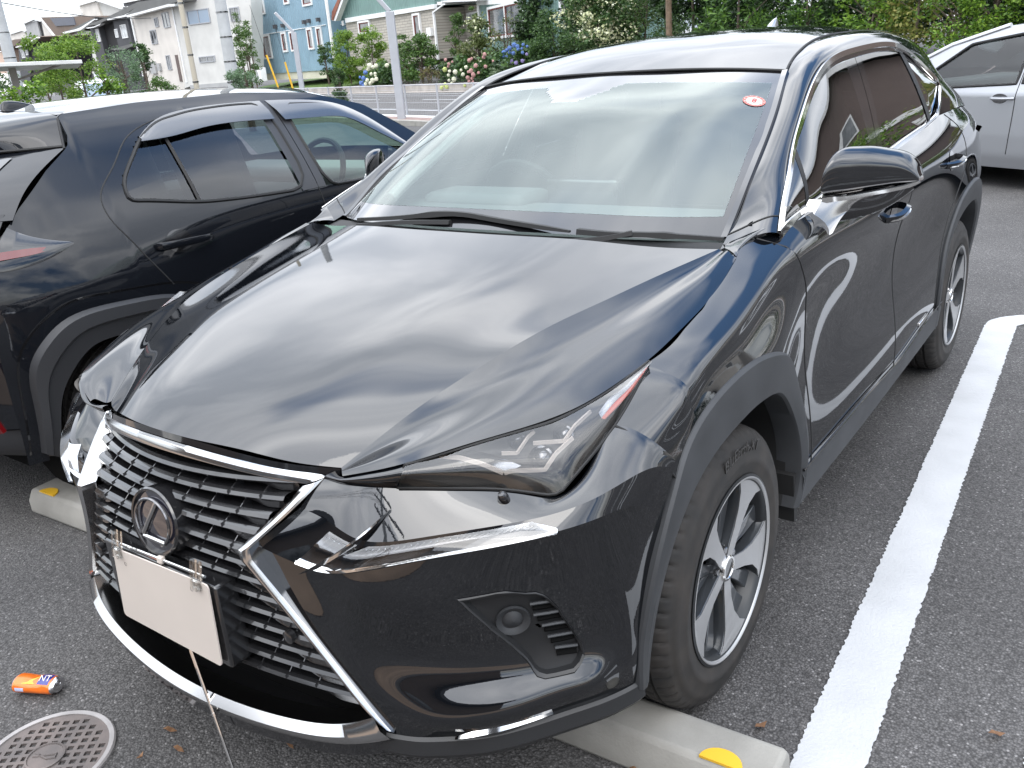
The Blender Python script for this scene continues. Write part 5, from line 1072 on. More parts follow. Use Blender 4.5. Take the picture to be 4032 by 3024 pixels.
# ---- ground
def gz(x,y):
    s=x*NV[0]+y*NV[1]; return float(np.interp(s,[21.7,26,36,60,500],[0,.55,1.0,1.25,1.4]))
gs=[-400,-120,-40,-15,-7,-3,0,3,6,9,12,15,18,21.6,24,26,30,36,45,60,90,150,300,800]; gt=[-800,-400,-200,-120,-90,-70,-50,-40,-30,-20,-15,-10,-5,0,5,10,20,40,80,200,800]
P_=[[(lambda p:(p[0],p[1],gz(p[0],p[1])))(st(t,s)) for s in gs] for t in gt]
g=MB().grid(np.array(P_)).build('ground',M['asphalt'],None,angle=0); tag(g,kind='structure')
def strip(name,m,t0,t1,s0,s1,z=.004,kind='structure',n=60):
    P_=[[st(t,s,z+gz(*st(t,s)[:2])) for s in (s0,(s0+s1)/2,s1)] for t in np.linspace(t0,t1,n)]
    return tag(MB().grid(np.array(P_)).build(name,m,None,angle=0),kind=kind)
strip('road',M['road'],-75,60,11.3,20.9)
for s0,s1,seg in ((12.85,13.0,None),(16.8,16.95,1),(19.9,20.05,None)):
    mb=MB()
    if seg:
        for t in np.arange(-73,58,14.5): 
            mb.grid(np.array([[st(a,b,.009) for b in (s0,s1)] for a in (t-4,t+6)]))
        # centre line: dashes placed as seen
    else: mb.grid(np.array([[st(a,b,.009) for b in (s0,s1)] for a in np.linspace(-74,59,20)]))
    tag(mb.build('road_marking',M['paintline'],None),kind='structure')
strip('pavement',mat('red_paving',(.22,.15,.13),rough=.85,noise=(6,.25,4)),-40,40,9.62,10.35,z=.10)
# ---- kerbs and walls
def wall(name,m,t0,t1,s0,s1,z0,z1,label,cat,group=None,bev=.01):
    P=[st(t0,s0),st(t1,s0),st(t1,s1),st(t0,s1)]
    mb=MB().add([(p[0],p[1],z) for z in (z0,z1) for p in P],[(3,2,1,0),(4,5,6,7),(0,1,5,4),(1,2,6,5),(2,3,7,6),(3,0,4,7)])
    return tag(mb.build(name,m,None,smooth=False,bevel=bev),label,cat,group)
wall('kerb',M['concrete'],-40,40,9.45,9.62,-.05,.13,'pale concrete kerb along the edge of the car park, in front of the red paving','kerb')
wall('kerb',M['whitetrim'],-40,40,10.35,10.50,-.05,.14,'narrow white kerb at the foot of the mesh fence','kerb')
wall('retaining_wall',M['kerb'],-66,45,21.3,21.62,-.05,.40,'low brownish block wall holding the garden beds beyond the road','wall')
wall('road_gutter',M['kerb'],-70,45,20.9,21.3,-.05,.035,'pale concrete gutter at the far side of the road','gutter')
wall('block_wall',mat('block_wall',(.22,.215,.21),rough=.9,noise=(1.2,.3,6)),-64,-50,7.0,7.3,-.05,.95,'grey concrete block wall below the big beige house','wall')
# garden bed and lawn
strip('garden_bed',M['soil'],-66,50,21.62,60,z=.012)
tag(MB().grid(np.array([[st(t,s,gz(*st(t,s)[:2])+.03) for s in np.linspace(21.7,30,8)] for t in np.linspace(-82,-58,20)])).build('lawn',mat('lawn',(.075,.13,.022),rough=.95,noise=(3,.3,8),bump=(60,.8,.03)),None),kind='structure')
# brown stone paving in front of the bays (behind the camera)
P_=[[(x,y,.004) for y in (-2.15,-3.4,-5.0)] for x in (-9,0,9)]
tag(MB().grid(np.array(P_)).build('path',M['brownpave'],None),kind='structure')
# ---- bay markings: loops of white paint
def loop_line(cx,y_end,y_near=-.34,w=.15,gap=.30,ang=-2.7,n=16):
    """U shaped marking; axis passes (cx,0) and leans by ang; rounded end at y_end"""
    r=gap/2+w; P=[]; rr=random.Random(int(cx*100))
    cl=[]; yy=np.linspace(y_near,y_end-r,420); R0=gap/2+w/2
    for y in yy: cl.append((-R0,y))
    for a in np.linspace(pi,0,26)[1:-1]: cl.append((R0*cos(a)*(1.0),y_end-r+R0*sin(a)*.9))
    for y in yy[::-1]: cl.append((R0,y))
    cl=np.array(cl); T=np.gradient(cl,axis=0); T/=np.linalg.norm(T,axis=1)[:,None]; Nn=np.c_[-T[:,1],T[:,0]]
    ca,sa=cos(R(-ang)),sin(R(-ang)); rows=[]
    for p,q in zip(cl,Nn):
        row=[]
        for k in (-1,-.5,.5,1):
            j=rr.uniform(-.0035,.0035) if abs(k)==1 else 0; o=p+q*(w/2*k+j); row.append((cx+o[0]*ca-o[1]*sa,o[0]*sa+o[1]*ca,.004))
        rows.append(row)
    return tag(MB().grid(np.array(rows)).build('bay_marking',M['paintline'],None,angle=0),kind='structure')
# subdivide edges for a ragged outline near the camera
def rag(P,n): return P
loop_line(1.393,3.72); loop_line(-1.15,3.84); loop_line(3.84,3.60); loop_line(-3.62,3.95); loop_line(-6.1,4.05); loop_line(6.3,3.5)
# bays on the far side of the aisle, seen through the car windows
for k in range(5):
    x=-10.6+k*2.45; 
    for dx in (0,.45): tag(MB().grid(np.array([[(x+dx+j,8.4+2*4.3*i/2-.05*(i)+.0,.004) for j in (0,.13)] for i in (0,1)])).build('bay_marking',M['paintline'],None),kind='structure')
# ---- wheel stops
def wheel_stop(x,y,label,grp=None,L_=.60):
    t=empty('wheel_stop',(x,y,0),R(2.7)); tag(t,label,'wheel stop',grp)
    mb=MB(); pr=[(-.085,0),(-.085,.055),(-.062,.098),(.050,.100),(.078,.062),(.088,0)]
    mb.prism(pr,0,-L_/2,L_/2); mb.build('block',M['concrete'],t,bevel=.012)
    for s in (1,-1):
        q=[(-.0+.0+.043*cos(a),.0) for a in (0,)]; pts=[(s*(L_/2-.115)+.048*cos(a),-.062+.043*sin(a)*1.0) for a in np.linspace(0,pi,14)]
        m=MB().add([(p[0],-p[1]*-1+.0,.1035 if True else 0) for p in pts]+[(p[0],p[1],.097) for p in pts],[tuple(range(14))]+[(i,(i+1)%14,14+(i+1)%14,14+i) for i in range(14)])
        m.build('reflector',M['yellow'],t,smooth=False)
    return t
wheel_stop(.815,-.30,'pale concrete wheel stop with a yellow reflector, under the front tyre of the black SUV','wheel stops',L_=.60)
wheel_stop(-1.60,-.335,'pale concrete wheel stop with a yellow reflector, behind the tyre of the black crossover','wheel stops')
wheel_stop(-.70,-.36,'concrete wheel stop in shade under the far front wheel of the black SUV','wheel stops')
# ---- manhole grate
def manhole():
    cx_,cy_,r=-.479,-1.112,.1637
    t=empty('manhole_cover',(cx_,cy_,.004)); tag(t,'round rusty grated drain cover set in the asphalt, bottom left corner','manhole')
    MB().lathe([(r-.012,.0),(r-.012,.006),(r,.007),(r+.004,.003),(r+.004,-.02)],64).build('cover_rim',mat('pale_iron',(.36,.34,.33),rough=.5,metal=.4,noise=(12,.25,5)),t)
    # plate with diamond holes: cells of a rotated grid, cut out inside r2, kept near the centre boss
    pit=.0265; ang=R(38); n=10; mb=MB(); h=.0135
    ca,sa=cos(ang),sin(ang)
    for i in range(-n,n+1):
        for j in range(-n,n+1):
            c=np.array([i*pit,j*pit*.92]); d=np.hypot(*c)
            corners=[np.array(q) for q in ((-pit/2,-pit*.46),(pit/2,-pit*.46),(pit/2,pit*.46),(-pit/2,pit*.46))]
            Q=[c+q for q in corners]
            hole=.048<d<r-.028
            if max(np.hypot(*q) for q in Q)>r-.012:
                Q=[q*min(1,(r-.011)/max(np.hypot(*q),1e-6)) for q in Q]
                if d>r+.01: continue
            Ro=lambda q:(q[0]*ca-q[1]*sa,q[0]*sa+q[1]*ca)
            if not hole: mb.add([(*Ro(q),.003) for q in Q],[(0,1,2,3)])
            else:
                H_=[c+np.array(q)*.60 for q in corners]; V=[(*Ro(q),.003) for q in Q]+[(*Ro(q),.003) for q in H_]+[(*Ro(q),-.02) for q in H_]
                mb.add(V,[(k,(k+1)%4,4+(k+1)%4,4+k) for k in range(4)]+[(4+k,4+(k+1)%4,8+(k+1)%4,8+k) for k in range(4)]+[(8,9,10,11)],0)
                mb.m[-1]=1
    mb.build('grate',[M['iron'],M['dark']],t,smooth=False,merge=None)
    b=Matrix.Translation((0.0,0.0,.003)); mb=MB().lathe([(.048,-.001),(.048,.004),(.043,.005),(.042,.002),(0,.002)],40,b); mb.build('centre_boss',M['iron'],t)
    # emblem in the boss: a plain ribbon curl
    mb=MB(); mb.tube([(-.026,-.018,.006),(-.006,.0,.006),(.018,.021,.006),(.027,.012,.006),(.012,-.003,.006),(-.012,-.006,.006),(-.030,-.007,.006)],.0032,6); mb.build('emblem',M['iron'],t)
manhole()
# ---- crushed drink can
def can():
    t=empty('drink_can',(-.756,-.983,.004),R(26)); tag(t,'crushed orange drink can lying on the asphalt beside the grated drain cover','can')
    P_=[];n=26
    for i,u in enumerate(np.linspace(0,1,n)):
        x=-.066+.132*u; r0=.031*(.80 if u<.03 else (.93 if u<.07 else (1 if u<.90 else (.94 if u<.95 else .78))))
        row=[]
        for a in np.linspace(0,2*pi,41)[:-1]:
            cr=1-.20*max(0,sin(a))*math.exp(-((u-.45)/.18)**2)-.10*max(0,cos(a*2+1))*math.exp(-((u-.7)/.1)**2)-.13*max(0,sin(a+1.2))*math.exp(-((u-.88)/.07)**2)
            row.append((x,r0*cos(a)*1.02*cr,.023+r0*sin(a)*.72*cr))
        P_.append(row)
    P_=np.array(P_)
    def bnd(a,b): return P_[a:b]
    al=mat('can_aluminium',(.62,.62,.64),rough=.25,metal=1); orange=mat('can_orange',(.78,.16,.015),rough=.28,metal=.25,coat=.6,noise=(30,.12,4)); blue=mat('can_blue',(.02,.03,.22),rough=.3,coat=.6)
    MB().grid(bnd(1,24),close_v=True).build('can_body',orange,t,angle=50)
    MB().grid(bnd(0,2),close_v=True).add(P_[0],[tuple(range(40))]).build('can_end',al,t,angle=50); MB().grid(bnd(23,26),close_v=True).add(P_[-1],[tuple(range(40))[::-1]]).build('can_end',al,t,angle=50)
    MB().lathe([(.008,0),(.009,.002),(.005,.003)],12,Matrix.Translation((.0665,.0,.03))@Matrix.Rotation(R(90),4,'Y')).build('pull_tab',al,t)
    ce=P_[:,:].mean(1,keepdims=True); Q=ce+(P_-ce)*1.012
    # blue label patch with white letters, blue white barcode patch
    seg=Q[:,5:26]
    MB().grid(seg[15:23,1:11]).build('label_panel',blue,t); MB().grid(seg[3:9,13:17]).build('label_panel',mat('can_grey',(.42,.46,.62),rough=.4),t)
    up=seg[19,6]; M_=Matrix.Translation((up[0]-.002,up[1]+.0,up[2]+.0012))@Matrix.Rotation(R(22),4,'X'); text('label_lettering','NT',.026,M_,M['white'],t,ext=.0003)
    MB().add([tuple(seg[i,j]*1.0+np.array([0,0,.0004])) for i,j in ((6,10),(13,10),(15,3),(11,6))],[(0,1,2,3)]).build('label_flash',mat('can_yellow',(.85,.45,.05),rough=.3),t)
can()
# ---- blank white board hung in front of the number plate, with its rod and clips
def board():
    t=empty('cover_board',(0,-.965,0)); tag(t,'blank white board clipped to a thin metal rod, covering the number plate','board')
    TL,TR,BR_,BL=[np.array(p) for p in BOARD]
    def Bp(u,v,o=0): return (TL*(1-u)*(1-v)+TR*u*(1-v)+BR_*u*v+BL*(1-u)*v)+np.array([0,-o,0])
    n=8; pts=[]
    for (cu,cv,a0) in ((.03,.06,180),(.97,.06,270),(.97,.94,0),(.03,.94,90)):
        for a in np.linspace(R(a0),R(a0+90),6): pts.append((cu+.03*cos(a),cv+.06*sin(a)))
    F_=[Bp(u,v,.0) for u,v in pts]; B2=[Bp(u,v,-.003) for u,v in pts]; N_=len(pts)
    L0=np.array([0,-.965,0])
    MB().add([tuple(p-L0) for p in F_+B2],[tuple(range(N_)),tuple(range(N_,2*N_))[::-1]]+[(i,N_+i,N_+(i+1)%N_,(i+1)%N_) for i in range(N_)]).build('board',M['white'],t,smooth=False)
    for u,v in ((.13,.17),(.83,.13)):
        p=Bp(u,v,.0006)-L0; MB().lathe([(.0045,0),(.0035,-.001),(0,-.001)],14,Matrix.Translation(Vector(p))@Matrix.Rotation(R(90),4,'X')).build('hole',M['rubber'],t)
    for u in (.065,.895):
        p=Bp(u,-.01,.004)-L0; c_=MB()
        for dx in (-.006,.010):
            c_.box((p[0]+dx,p[1]+.004,p[2]+.012),(.0035,.006,.030),[[1,0,0],[0,.97,.2],[0,-.2,.97]])
        c_.box((p[0]+.002,p[1]+.003,p[2]-.012),(.010,.004,.006)); c_.tube([(p[0]-.008,p[1],p[2]+.004),(p[0]+.014,p[1],p[2]+.004)],.004,8)
        c_.build('clip',M['clear'],t,smooth=False)
    a=Bp(.05,-.035,-.012)-L0;b=Bp(.93,-.035,-.012)-L0; MB().tube([a,b],.0035,8).build('cross_rod',M['chrome'],t); m_=(a+b)/2; MB().box(m_,(.008,.006,.008)).build('rod_joint',M['white'],t,bevel=.002)
    R0,R1=[np.array(p)-L0 for p in ROD]; 
    MB().tube([m_,m_*.35+R0*.65+np.array([0,.012,0]),R0,R0+(R1-R0)*.33],.0042,8).tube([R0+(R1-R0)*.33,R0+(R1-R0)*.72],.0034,8).tube([R0+(R1-R0)*.72,R1],.0026,8).build('telescopic_rod',M['chrome'],t)
    for k in (.33,.72): p=R0+(R1-R0)*k; d=(R1-R0)/np.linalg.norm(R1-R0); MB().tube([p-d*.004,p+d*.004],.0052,8).build('rod_collar',M['chrome'],t)
LEAVES=[(-.273,-.887,.5,.045,'curled reddish dry leaf nearest the rim of the drain cover, under the front bumper'),(-.258,-.983,1.9,.030,'small upright brown dry leaf in front of the bumper, beside the drain cover'),(-.193,-.917,.2,.042,'winged pale brown dry leaf beside the foot of the thin rod'),(.044,-.759,-.1,.035,'flat tan dry leaf in the shade under the chrome bumper bar'),(.818,-.385,.3,.05,'yellowish curled dry leaf lying against the front of the wheel stop'),(1.003,-.105,1.2,.05,'rust coloured dry leaf standing behind the yellow reflector of the wheel stop'),(1.475,.145,.7,.05,'flat rusty dry leaf on the asphalt right of the white line')]
BOARD=[(-.1474,-.965,.6378),(.1963,-.965,.6514),(.1806,-.965,.4503),(-.1757,-.965,.4521)]
ROD=[(.0560,-.955,.435),(.192,-.982,.004)]
board()
# ---- fallen leaves near the cars
M['leafdry']=mat('dry_leaf',(.15,.065,.035),rough=.8,noise=(40,.35,4,(.22,.12,.055)))
def dry_leaf(x,y,rz,sz,label,col=None):
    pts=[(0,0),(.3,.16),(.62,.20),(1,0),(.6,-.17),(.28,-.14)]; V=[((px_-.5)*sz,py_*sz,.004+.012*sin(px_*5+rz)*sz/.04*.5+.012) for px_,py_ in pts]; V2=[(a,b,c-.0012) for a,b,c in V]
    o=MB().add(V+V2,[(0,1,5),(1,2,4,5),(2,3,4),(11,7,6),(11,10,8,7),(10,9,8)]+[(i,(i+1)%6,6+(i+1)%6,6+i) for i in range(6)]).build('dry_leaf',col or M['leafdry'],None,smooth=False); o.location=(x,y,0); o.rotation_euler=(0,0,rz); tag(o,label,'leaf','dry leaves on the asphalt')
for x,y,rz,sz,lb in LEAVES: dry_leaf(x,y,rz,sz*.85,lb)

# ---- plants
def leaf_mat(name,cols,tr=.25):
    m=bpy.data.materials.new(name); m.use_nodes=True; nt=m.node_tree; N=nt.nodes; L=nt.links; b=N['Principled BSDF']; b.inputs['Roughness'].default_value=.55
    g=N.new('ShaderNodeNewGeometry'); r=N.new('ShaderNodeValToRGB'); e=r.color_ramp.elements; e[0].color=(*cols[0],1); e[1].color=(*cols[-1],1)
    for i,c_ in enumerate(cols[1:-1]): k=e.new((i+1)/(len(cols)-1)); k.color=(*c_,1)
    L.new(g.outputs['Random Per Island'],r.inputs[0]); L.new(r.outputs[0],b.inputs['Base Color'])
    o=N['Material Output']; t=N.new('ShaderNodeBsdfTranslucent'); mx=N.new('ShaderNodeMixShader'); mx.inputs[0].default_value=tr; L.new(r.outputs[0],t.inputs[0]); L.new(b.outputs[0],mx.inputs[1]); L.new(t.outputs[0],mx.inputs[2]); L.new(mx.outputs[0],o.inputs[0]); return m
LM=dict(maple=leaf_mat('leaf_light',[(.06,.13,.012),(.11,.21,.02),(.17,.28,.035),(.25,.36,.06)],.35),bright=leaf_mat('leaf_bright',[(.035,.09,.01),(.075,.16,.014),(.13,.24,.02),(.24,.38,.045)],.35),mid=leaf_mat('leaf_mid',[(.035,.08,.015),(.06,.125,.022),(.11,.19,.035)]),
 dark=leaf_mat('leaf_dark',[(.012,.030,.010),(.028,.065,.016),(.055,.115,.026)],.18),darkleaf=leaf_mat('leaf_darkgreen',[(.022,.055,.016),(.045,.10,.024),(.09,.165,.04)]),brown=leaf_mat('leaf_bronze',[(.07,.08,.02),(.12,.115,.03),(.17,.12,.045)]),olive=leaf_mat('leaf_olive',[(.05,.08,.02),(.09,.12,.03),(.15,.17,.06)]),
 grey=leaf_mat('leaf_grey',[(.10,.15,.08),(.17,.23,.13),(.25,.31,.20)]),silver=leaf_mat('leaf_silver',[(.07,.13,.06),(.12,.20,.10),(.20,.29,.17)]),yellow=leaf_mat('leaf_yellow',[(.08,.12,.02),(.18,.21,.04),(.30,.27,.08)],.35),conif=leaf_mat('leaf_conifer',[(.03,.07,.01),(.06,.12,.015),(.11,.18,.03)],.1),bract=leaf_mat('bract_cream',[(.42,.45,.22),(.58,.60,.36),(.72,.72,.55)],.2),lance=leaf_mat('leaf_lance',[(.018,.05,.01),(.045,.11,.016),(.13,.25,.03)],.25))
M['bark']=mat('bark',(.11,.085,.065),rough=.9,noise=(9,.35,6),bump=(30,.8,.02))
def leaves(P,size,seed,asp=.5,up=.35,droop=0):
    """diamond leaves at points P"""
    rg=np.random.default_rng(seed); n=len(P); a=rg.normal(size=(n,3)); a[:,2]=a[:,2]*.6-droop; a/=np.linalg.norm(a,axis=1)[:,None]
    b=rg.normal(size=(n,3)); b[:,2]+=up*0; b-=a*(a*b).sum(1)[:,None]; b/=np.linalg.norm(b,axis=1)[:,None]
    s=size*rg.uniform(.6,1.35,n)[:,None]
    V=np.stack([P,P+a*s*.5+b*s*asp*.5,P+a*s,P+a*s*.5-b*s*asp*.5],1).reshape(-1,3)
    return V
def leafmesh(name,V,m,parent):
    n=len(V)//4; me=bpy.data.meshes.new(name); me.vertices.add(n*4); me.vertices.foreach_set('co',V.astype(np.float32).ravel()); me.loops.add(n*4); me.loops.foreach_set('vertex_index',np.arange(n*4,dtype=np.int32)); me.polygons.add(n); me.polygons.foreach_set('loop_start',np.arange(0,n*4,4,dtype=np.int32)); me.update(calc_edges=True); me.validate()
    return link(name,me,m,parent)
def crown_points(n,r,z0,z1,seed,kind='round',clumps=None):
    rg=np.random.default_rng(seed); h=z1-z0; k=clumps or int(14+8*r*h)
    th=rg.uniform(0,2*pi,k); zz=rg.uniform(.04,.97,k); 
    if kind=='cone': pr=(1-zz)**.8+.12
    elif kind=='col': pr=np.sin(pi*np.clip(zz*.9+.08,0,1))**.35
    elif kind=='dome': pr=np.sqrt(np.clip(1-zz**2.2,0,1))+.08
    else: pr=np.sin(pi*np.clip(zz*.86+.10,0,1))**.55
    rad=r*pr*np.sqrt(rg.uniform(.12,1,k)); C=np.c_[rad*np.cos(th),rad*np.sin(th),z0+zz*h]
    cr=rg.uniform(.16,.34,k)*min(r,h*.6)*1.15+.05
    i=rg.integers(0,k,n); d=rg.normal(size=(n,3)); d/=np.linalg.norm(d,axis=1)[:,None]; q=rg.uniform(.35,1,n)**.5
    return C[i]+d*(cr[i]*q)[:,None]*np.array([1,1,.75])
def limbs(parent,r,z0,z1,seed,thick=.05,multi=1,top=.8):
    rg=np.random.default_rng(seed+5); mb=MB()
    for k in range(multi):
        a=rg.uniform(0,2*pi); lean=r*.25*(multi>1); base=np.array([.06*k*cos(a),.06*k*sin(a),0]); tip=np.array([lean*cos(a)+rg.normal()*.05,lean*sin(a),z0+(z1-z0)*top])
        pts=[base,base*.5+tip*.5+rg.normal(size=3)*.04*r,tip]; c_=curve(pts,12); mb.tube(c_,np.linspace(thick,thick*.35,12),7)
        for b in range(5):
            t=rg.uniform(.35,.95); p=c_[int(t*11)]; an=rg.uniform(0,2*pi); q=p+np.array([cos(an)*r*.7,sin(an)*r*.7,(z1-z0)*rg.uniform(.12,.3)]); mb.tube(curve([p,(p+q)/2+np.array([0,0,.03]),q],7),np.linspace(thick*.4,thick*.12,7),5)
    return mb.build('trunk',M['bark'],parent)
KIND=dict(maple=('maple','round',.085,3600,.6,'light green maple','tree'),darkleaf=('darkleaf','round',.10,2200,.5,'dark glossy leaved shrub','shrub'),mid=('mid','col',.09,2600,.45,'slender mid green shrub','shrub'),bush=('mid','dome',.15,2200,.4,'dense rounded green bush','shrub'),brown=('brown','dome',.08,900,.5,'low bronze leaved shrub','shrub'),olive=('olive','dome',.13,1900,.5,'olive green shrub sprinkled with cream bracts','shrub'),thin=('olive','round',.10,650,.4,'thin open tree with bare forked stems','tree'),grey=('grey','dome',.12,900,.4,'grey leaved shrub','shrub'),dogd=('darkleaf','round',.12,2000,.45,'spreading dark green tree with crooked stems','tree'),dogwood=('darkleaf','dome',.14,3000,.55,'tree covered in cream white bracts','tree'),treeD=('dark','col',.17,4200,.55,'tall dark hedge tree','tree'),lance=('lance','round',.24,1100,.28,'evergreen with long bright lance shaped leaves','tree'),bright=('bright','round',.15,1700,.5,'bright green leafy shrub','shrub'),yellow=('yellow','round',.15,1500,.6,'yellow tinted maple','tree'),silvergreen=('silver','round',.08,3800,.35,'silvery green loose shrub','shrub'),conif=('conif','cone',.07,2200,.35,'narrow green conifer column','tree'))
VEG=[
('darkleaf', -48.96, 45.63, 0.95, 3.37, 0.62, 0.44),
('maple', -45.13, 44.09, 0.44, 3.89, 1.04, 0.44),
('maple', -40.43, 41.65, 0.4, 3.83, 0.89, 0.41),
('darkleaf', -23.82, 22.55, 0.57, 1.54, 0.26, 0.0),
('mid', -37.07, 40.84, 1.31, 3.12, 0.49, 0.44),
('bush', -33.52, 38.32, 0.55, 2.84, 1.02, 0.38),
('brown', -34.81, 38.41, 0.28, 1.28, 0.58, 0.36),
('brown', -32.1, 37.32, 0.24, 1.24, 0.69, 0.36),
('darkleaf', -30.59, 37.14, 0.28, 1.66, 0.54, 0.38),
('mid', -31.42, 39.1, 1.25, 3.88, 0.5, 0.46),
('mid', -31.21, 40.63, 3.05, 4.23, 0.34, 0.55),
('olive', -28.54, 37.4, 1.07, 3.43, 1.0, 0.44),
('thin', -26.46, 37.1, 1.47, 3.54, 0.61, 0.46),
('grey', -24.44, 33.91, 0.34, 1.44, 0.76, 0.34),
('bush', -24.45, 35.75, 1.19, 1.98, 0.49, 0.44),
('dogd', -21.85, 34.16, 0.67, 3.27, 1.05, 0.41),
('dogwood', -18.26, 32.17, 1.41, 3.99, 1.44, 0.38),
('darkleaf', -20.87, 34.84, 0.4, 2.31, 1.14, 0.46),
('mid', -17.14, 33.87, 0.61, 3.93, 1.16, 0.49),
('treeD', -14.17, 32.68, 0.68, 4.13, 1.47, 0.49),
('lance', -10.61, 28.54, 1.08, 3.32, 1.59, 0.35),
('treeD', -10.32, 32.2, 0.16, 3.71, 1.82, 0.55),
('lance', -8.3, 28.15, 0.74, 2.95, 0.64, 0.38),
('treeD', -7.38, 31.01, 0.08, 3.5, 1.51, 0.55),
('bright', -6.04, 26.7, 0.56, 2.19, 1.1, 0.35),
('yellow', -4.49, 26.07, 0.92, 2.64, 1.03, 0.35),
('bright', -3.48, 25.34, -0.22, 1.4, 1.0, 0.33),
('treeD', -4.39, 29.81, -0.55, 3.03, 1.7, 0.55),
('bright', -2.5, 26.35, 0.12, 2.47, 0.93, 0.41),
('treeD', -1.54, 27.58, -0.5, 2.78, 1.63, 0.49),
('maple', -24.85, 12.41, 1.28, 2.69, 0.61, 0.0),
('maple', -25.38, 13.51, 1.05, 3.11, 0.88, 0.0),
('maple', -28.54, 13.99, 1.41, 3.22, 0.49, 0.0),
('silvergreen', -26.45, 15.63, 1.21, 2.68, 0.69, 0.0),
('bright', -24.21, 13.54, 1.64, 2.25, 0.33, 0.0),
('bright', -18.09, 8.07, 1.24, 1.73, 0.58, 0.0),
('darkleaf', -25.43, 11.27, 1.53, 2.25, 0.5, 0.0),
('conif', -39.2, 30.48, 1.42, 4.43, 0.37, 0.0),
('conif', -40.44, 32.14, 1.75, 4.32, 0.33, 0.0),
('mid', -37.51, 29.39, 1.42, 3.92, 0.57, 0.0),
('silvergreen', -20.44, 15.51, 1.08, 1.82, 0.38, 0.0),
('darkleaf', -44.64, 28.02, 1.0, 3.67, 0.6, 0.0),
('mid', -38.46, 24.69, 0.95, 1.74, 0.73, 0.0),
]
EXTRA=[('darkleaf',*st(-8.2+1.1*k,11.05)[:2],.05,1.0+.15*(k%2),.62,.0) for k in range(8)]+[('treeD',.6,28.2,-.2,4.3,2.0,.45),('treeD',25,17.5,-.2,4.3,2.3,.45)]+[('bright',-.3,25.3,-.1,2.4,1.2,.35),('lance',2.0,25.2,.3,3.1,1.3,.35),('yellow',4.5,24.0,.3,2.9,1.2,.35),('bright',7.0,22.6,-.1,2.2,1.5,.35),('mid',10.0,21.3,0,3.0,1.4,.35),('darkleaf',-12.9,30.0,.1,2.3,1.7,.4),('treeD',-20.3,36.5,.1,4.6,2.0,.5),('treeD',-24.5,38.6,.1,3.2,1.6,.5)]
PLACE={'maple':['beside the blue house wall','in front of the brick house, left of the lamp post','tallest of the left group before the beige house','densest of the left group, over the parked van','at the left end of the group by the carport','in the planting'],'x':[]}
cnt={}
def where(x,y):
    # a phrase from what stands next to the plant
    t=x*TV[0]+y*TV[1]; s=x*NV[0]+y*NV[1]
    if s<9: return ('behind the roof of the black crossover','before the beige house')[int(x>-26)]
    if t<-52: return 'beside the blue house'
    if t<-44: return 'in front of the brick house'
    if t<-40: return 'beside the white porch door'
    if t<-36: return 'under the wide window of the green house'
    if t<-31: return 'below the green house wall'
    if t<-24: return 'behind the bonnet side of the SUV roof'
    if t<-15: return 'above the SUV roof'
    if s<12: return 'against the white railing behind the silver hatchback'
    if t<-9: return 'over the silver hatchback'
    return 'beyond the right edge'
ALLV=VEG+EXTRA; same={}
for i,v in enumerate(ALLV): same.setdefault((KIND[v[0]][5],where(v[1],v[2])),[]).append((math.atan2(v[1]-1.6,v[2]+1.8),i))
ORD={}
for g_ in same.values():
    for q,(_,i) in enumerate(sorted(g_)): ORD[i]='' if len(g_)==1 else (['leftmost','second from left','third from left','fourth from left','fifth from left','sixth from left','seventh from left','eighth from left'][q]+' ')
for i,(kd,x,y,z0,z1,r,gzv) in enumerate(ALLV):
    lm,shape,sz,n,asp,lab,cat=KIND[kd]; nm={'tree':'tree','shrub':'shrub'}[cat]
    o=empty(nm,(x,y,gzv)); k=cnt.get((lab,where(x,y)),0); cnt[(lab,where(x,y))]=k+1
    extra=ORD[i]
    tag(o,(extra+lab+' '+where(x,y)),cat,'plants in the garden beds beyond the road' if x*NV[0]+y*NV[1]>9 else 'plants beyond the car park on the left')
    zb=z0-gzv; zt=z1-gzv
    if kd in('bush','brown','grey','bright','hydr','olive','darkleaf','mid','dogd','lance') : zb=min(zb,.25 if kd not in('mid','lance') else .5)
    if kd=='treeD': zt=7.2; zb=.1; r*=1.15
    if kd in('lance','bright','yellow') and x>-13 and x*NV[0]+y*NV[1]>9: zt+=1.0
    if zt>4.0 and kd!='treeD': zt+=.3
    dist_=math.hypot(x-1.6,y+1.8); f=np.clip(dist_/38,.7,1.35); nn=int(n*(2.1 if kd=='treeD' else 1.6)*min(2.8,max(.5,(r/1.0)*(zt-zb)/2.4))/f**.5)
    P_=crown_points(nn,r,zb,zt,i*3+1,shape); P_[:,2]=np.maximum(P_[:,2],.02)
    leafmesh('crown',leaves(P_,sz*f,i,asp),LM[lm],o)
    limbs(o,r,zb,zt,i,thick=.035+.02*r,multi=3 if cat=='shrub' or kd=='thin' else 1,top=.75)
    if kd in('olive','dogwood'):
        P2=crown_points(int(nn*(.10 if kd=='olive' else .45)),r*1.04,zb+(.2 if kd=='dogwood' else 0),zt,i*3+1,shape); leafmesh('bracts',leaves(P2,sz*f*.8,i+99,.8),LM['bract'],o)
# the brown trunk standing clear of the hedge
tk=empty('tree',(-13.3,28.6,.35)); tag(tk,'bare straight brown tree trunk seen just above the SUV roof','tree'); MB().tube([(0,0,0),(.03,0,1.6),(0,.02,4.6)],[.12,.11,.10],10).build('trunk',mat('brown_bark',(.17,.12,.08),rough=.9,noise=(8,.3,6)),tk); leafmesh('crown',leaves(crown_points(1400,1.7,3.0,5.0,77),.17,77),LM['dark'],tk)
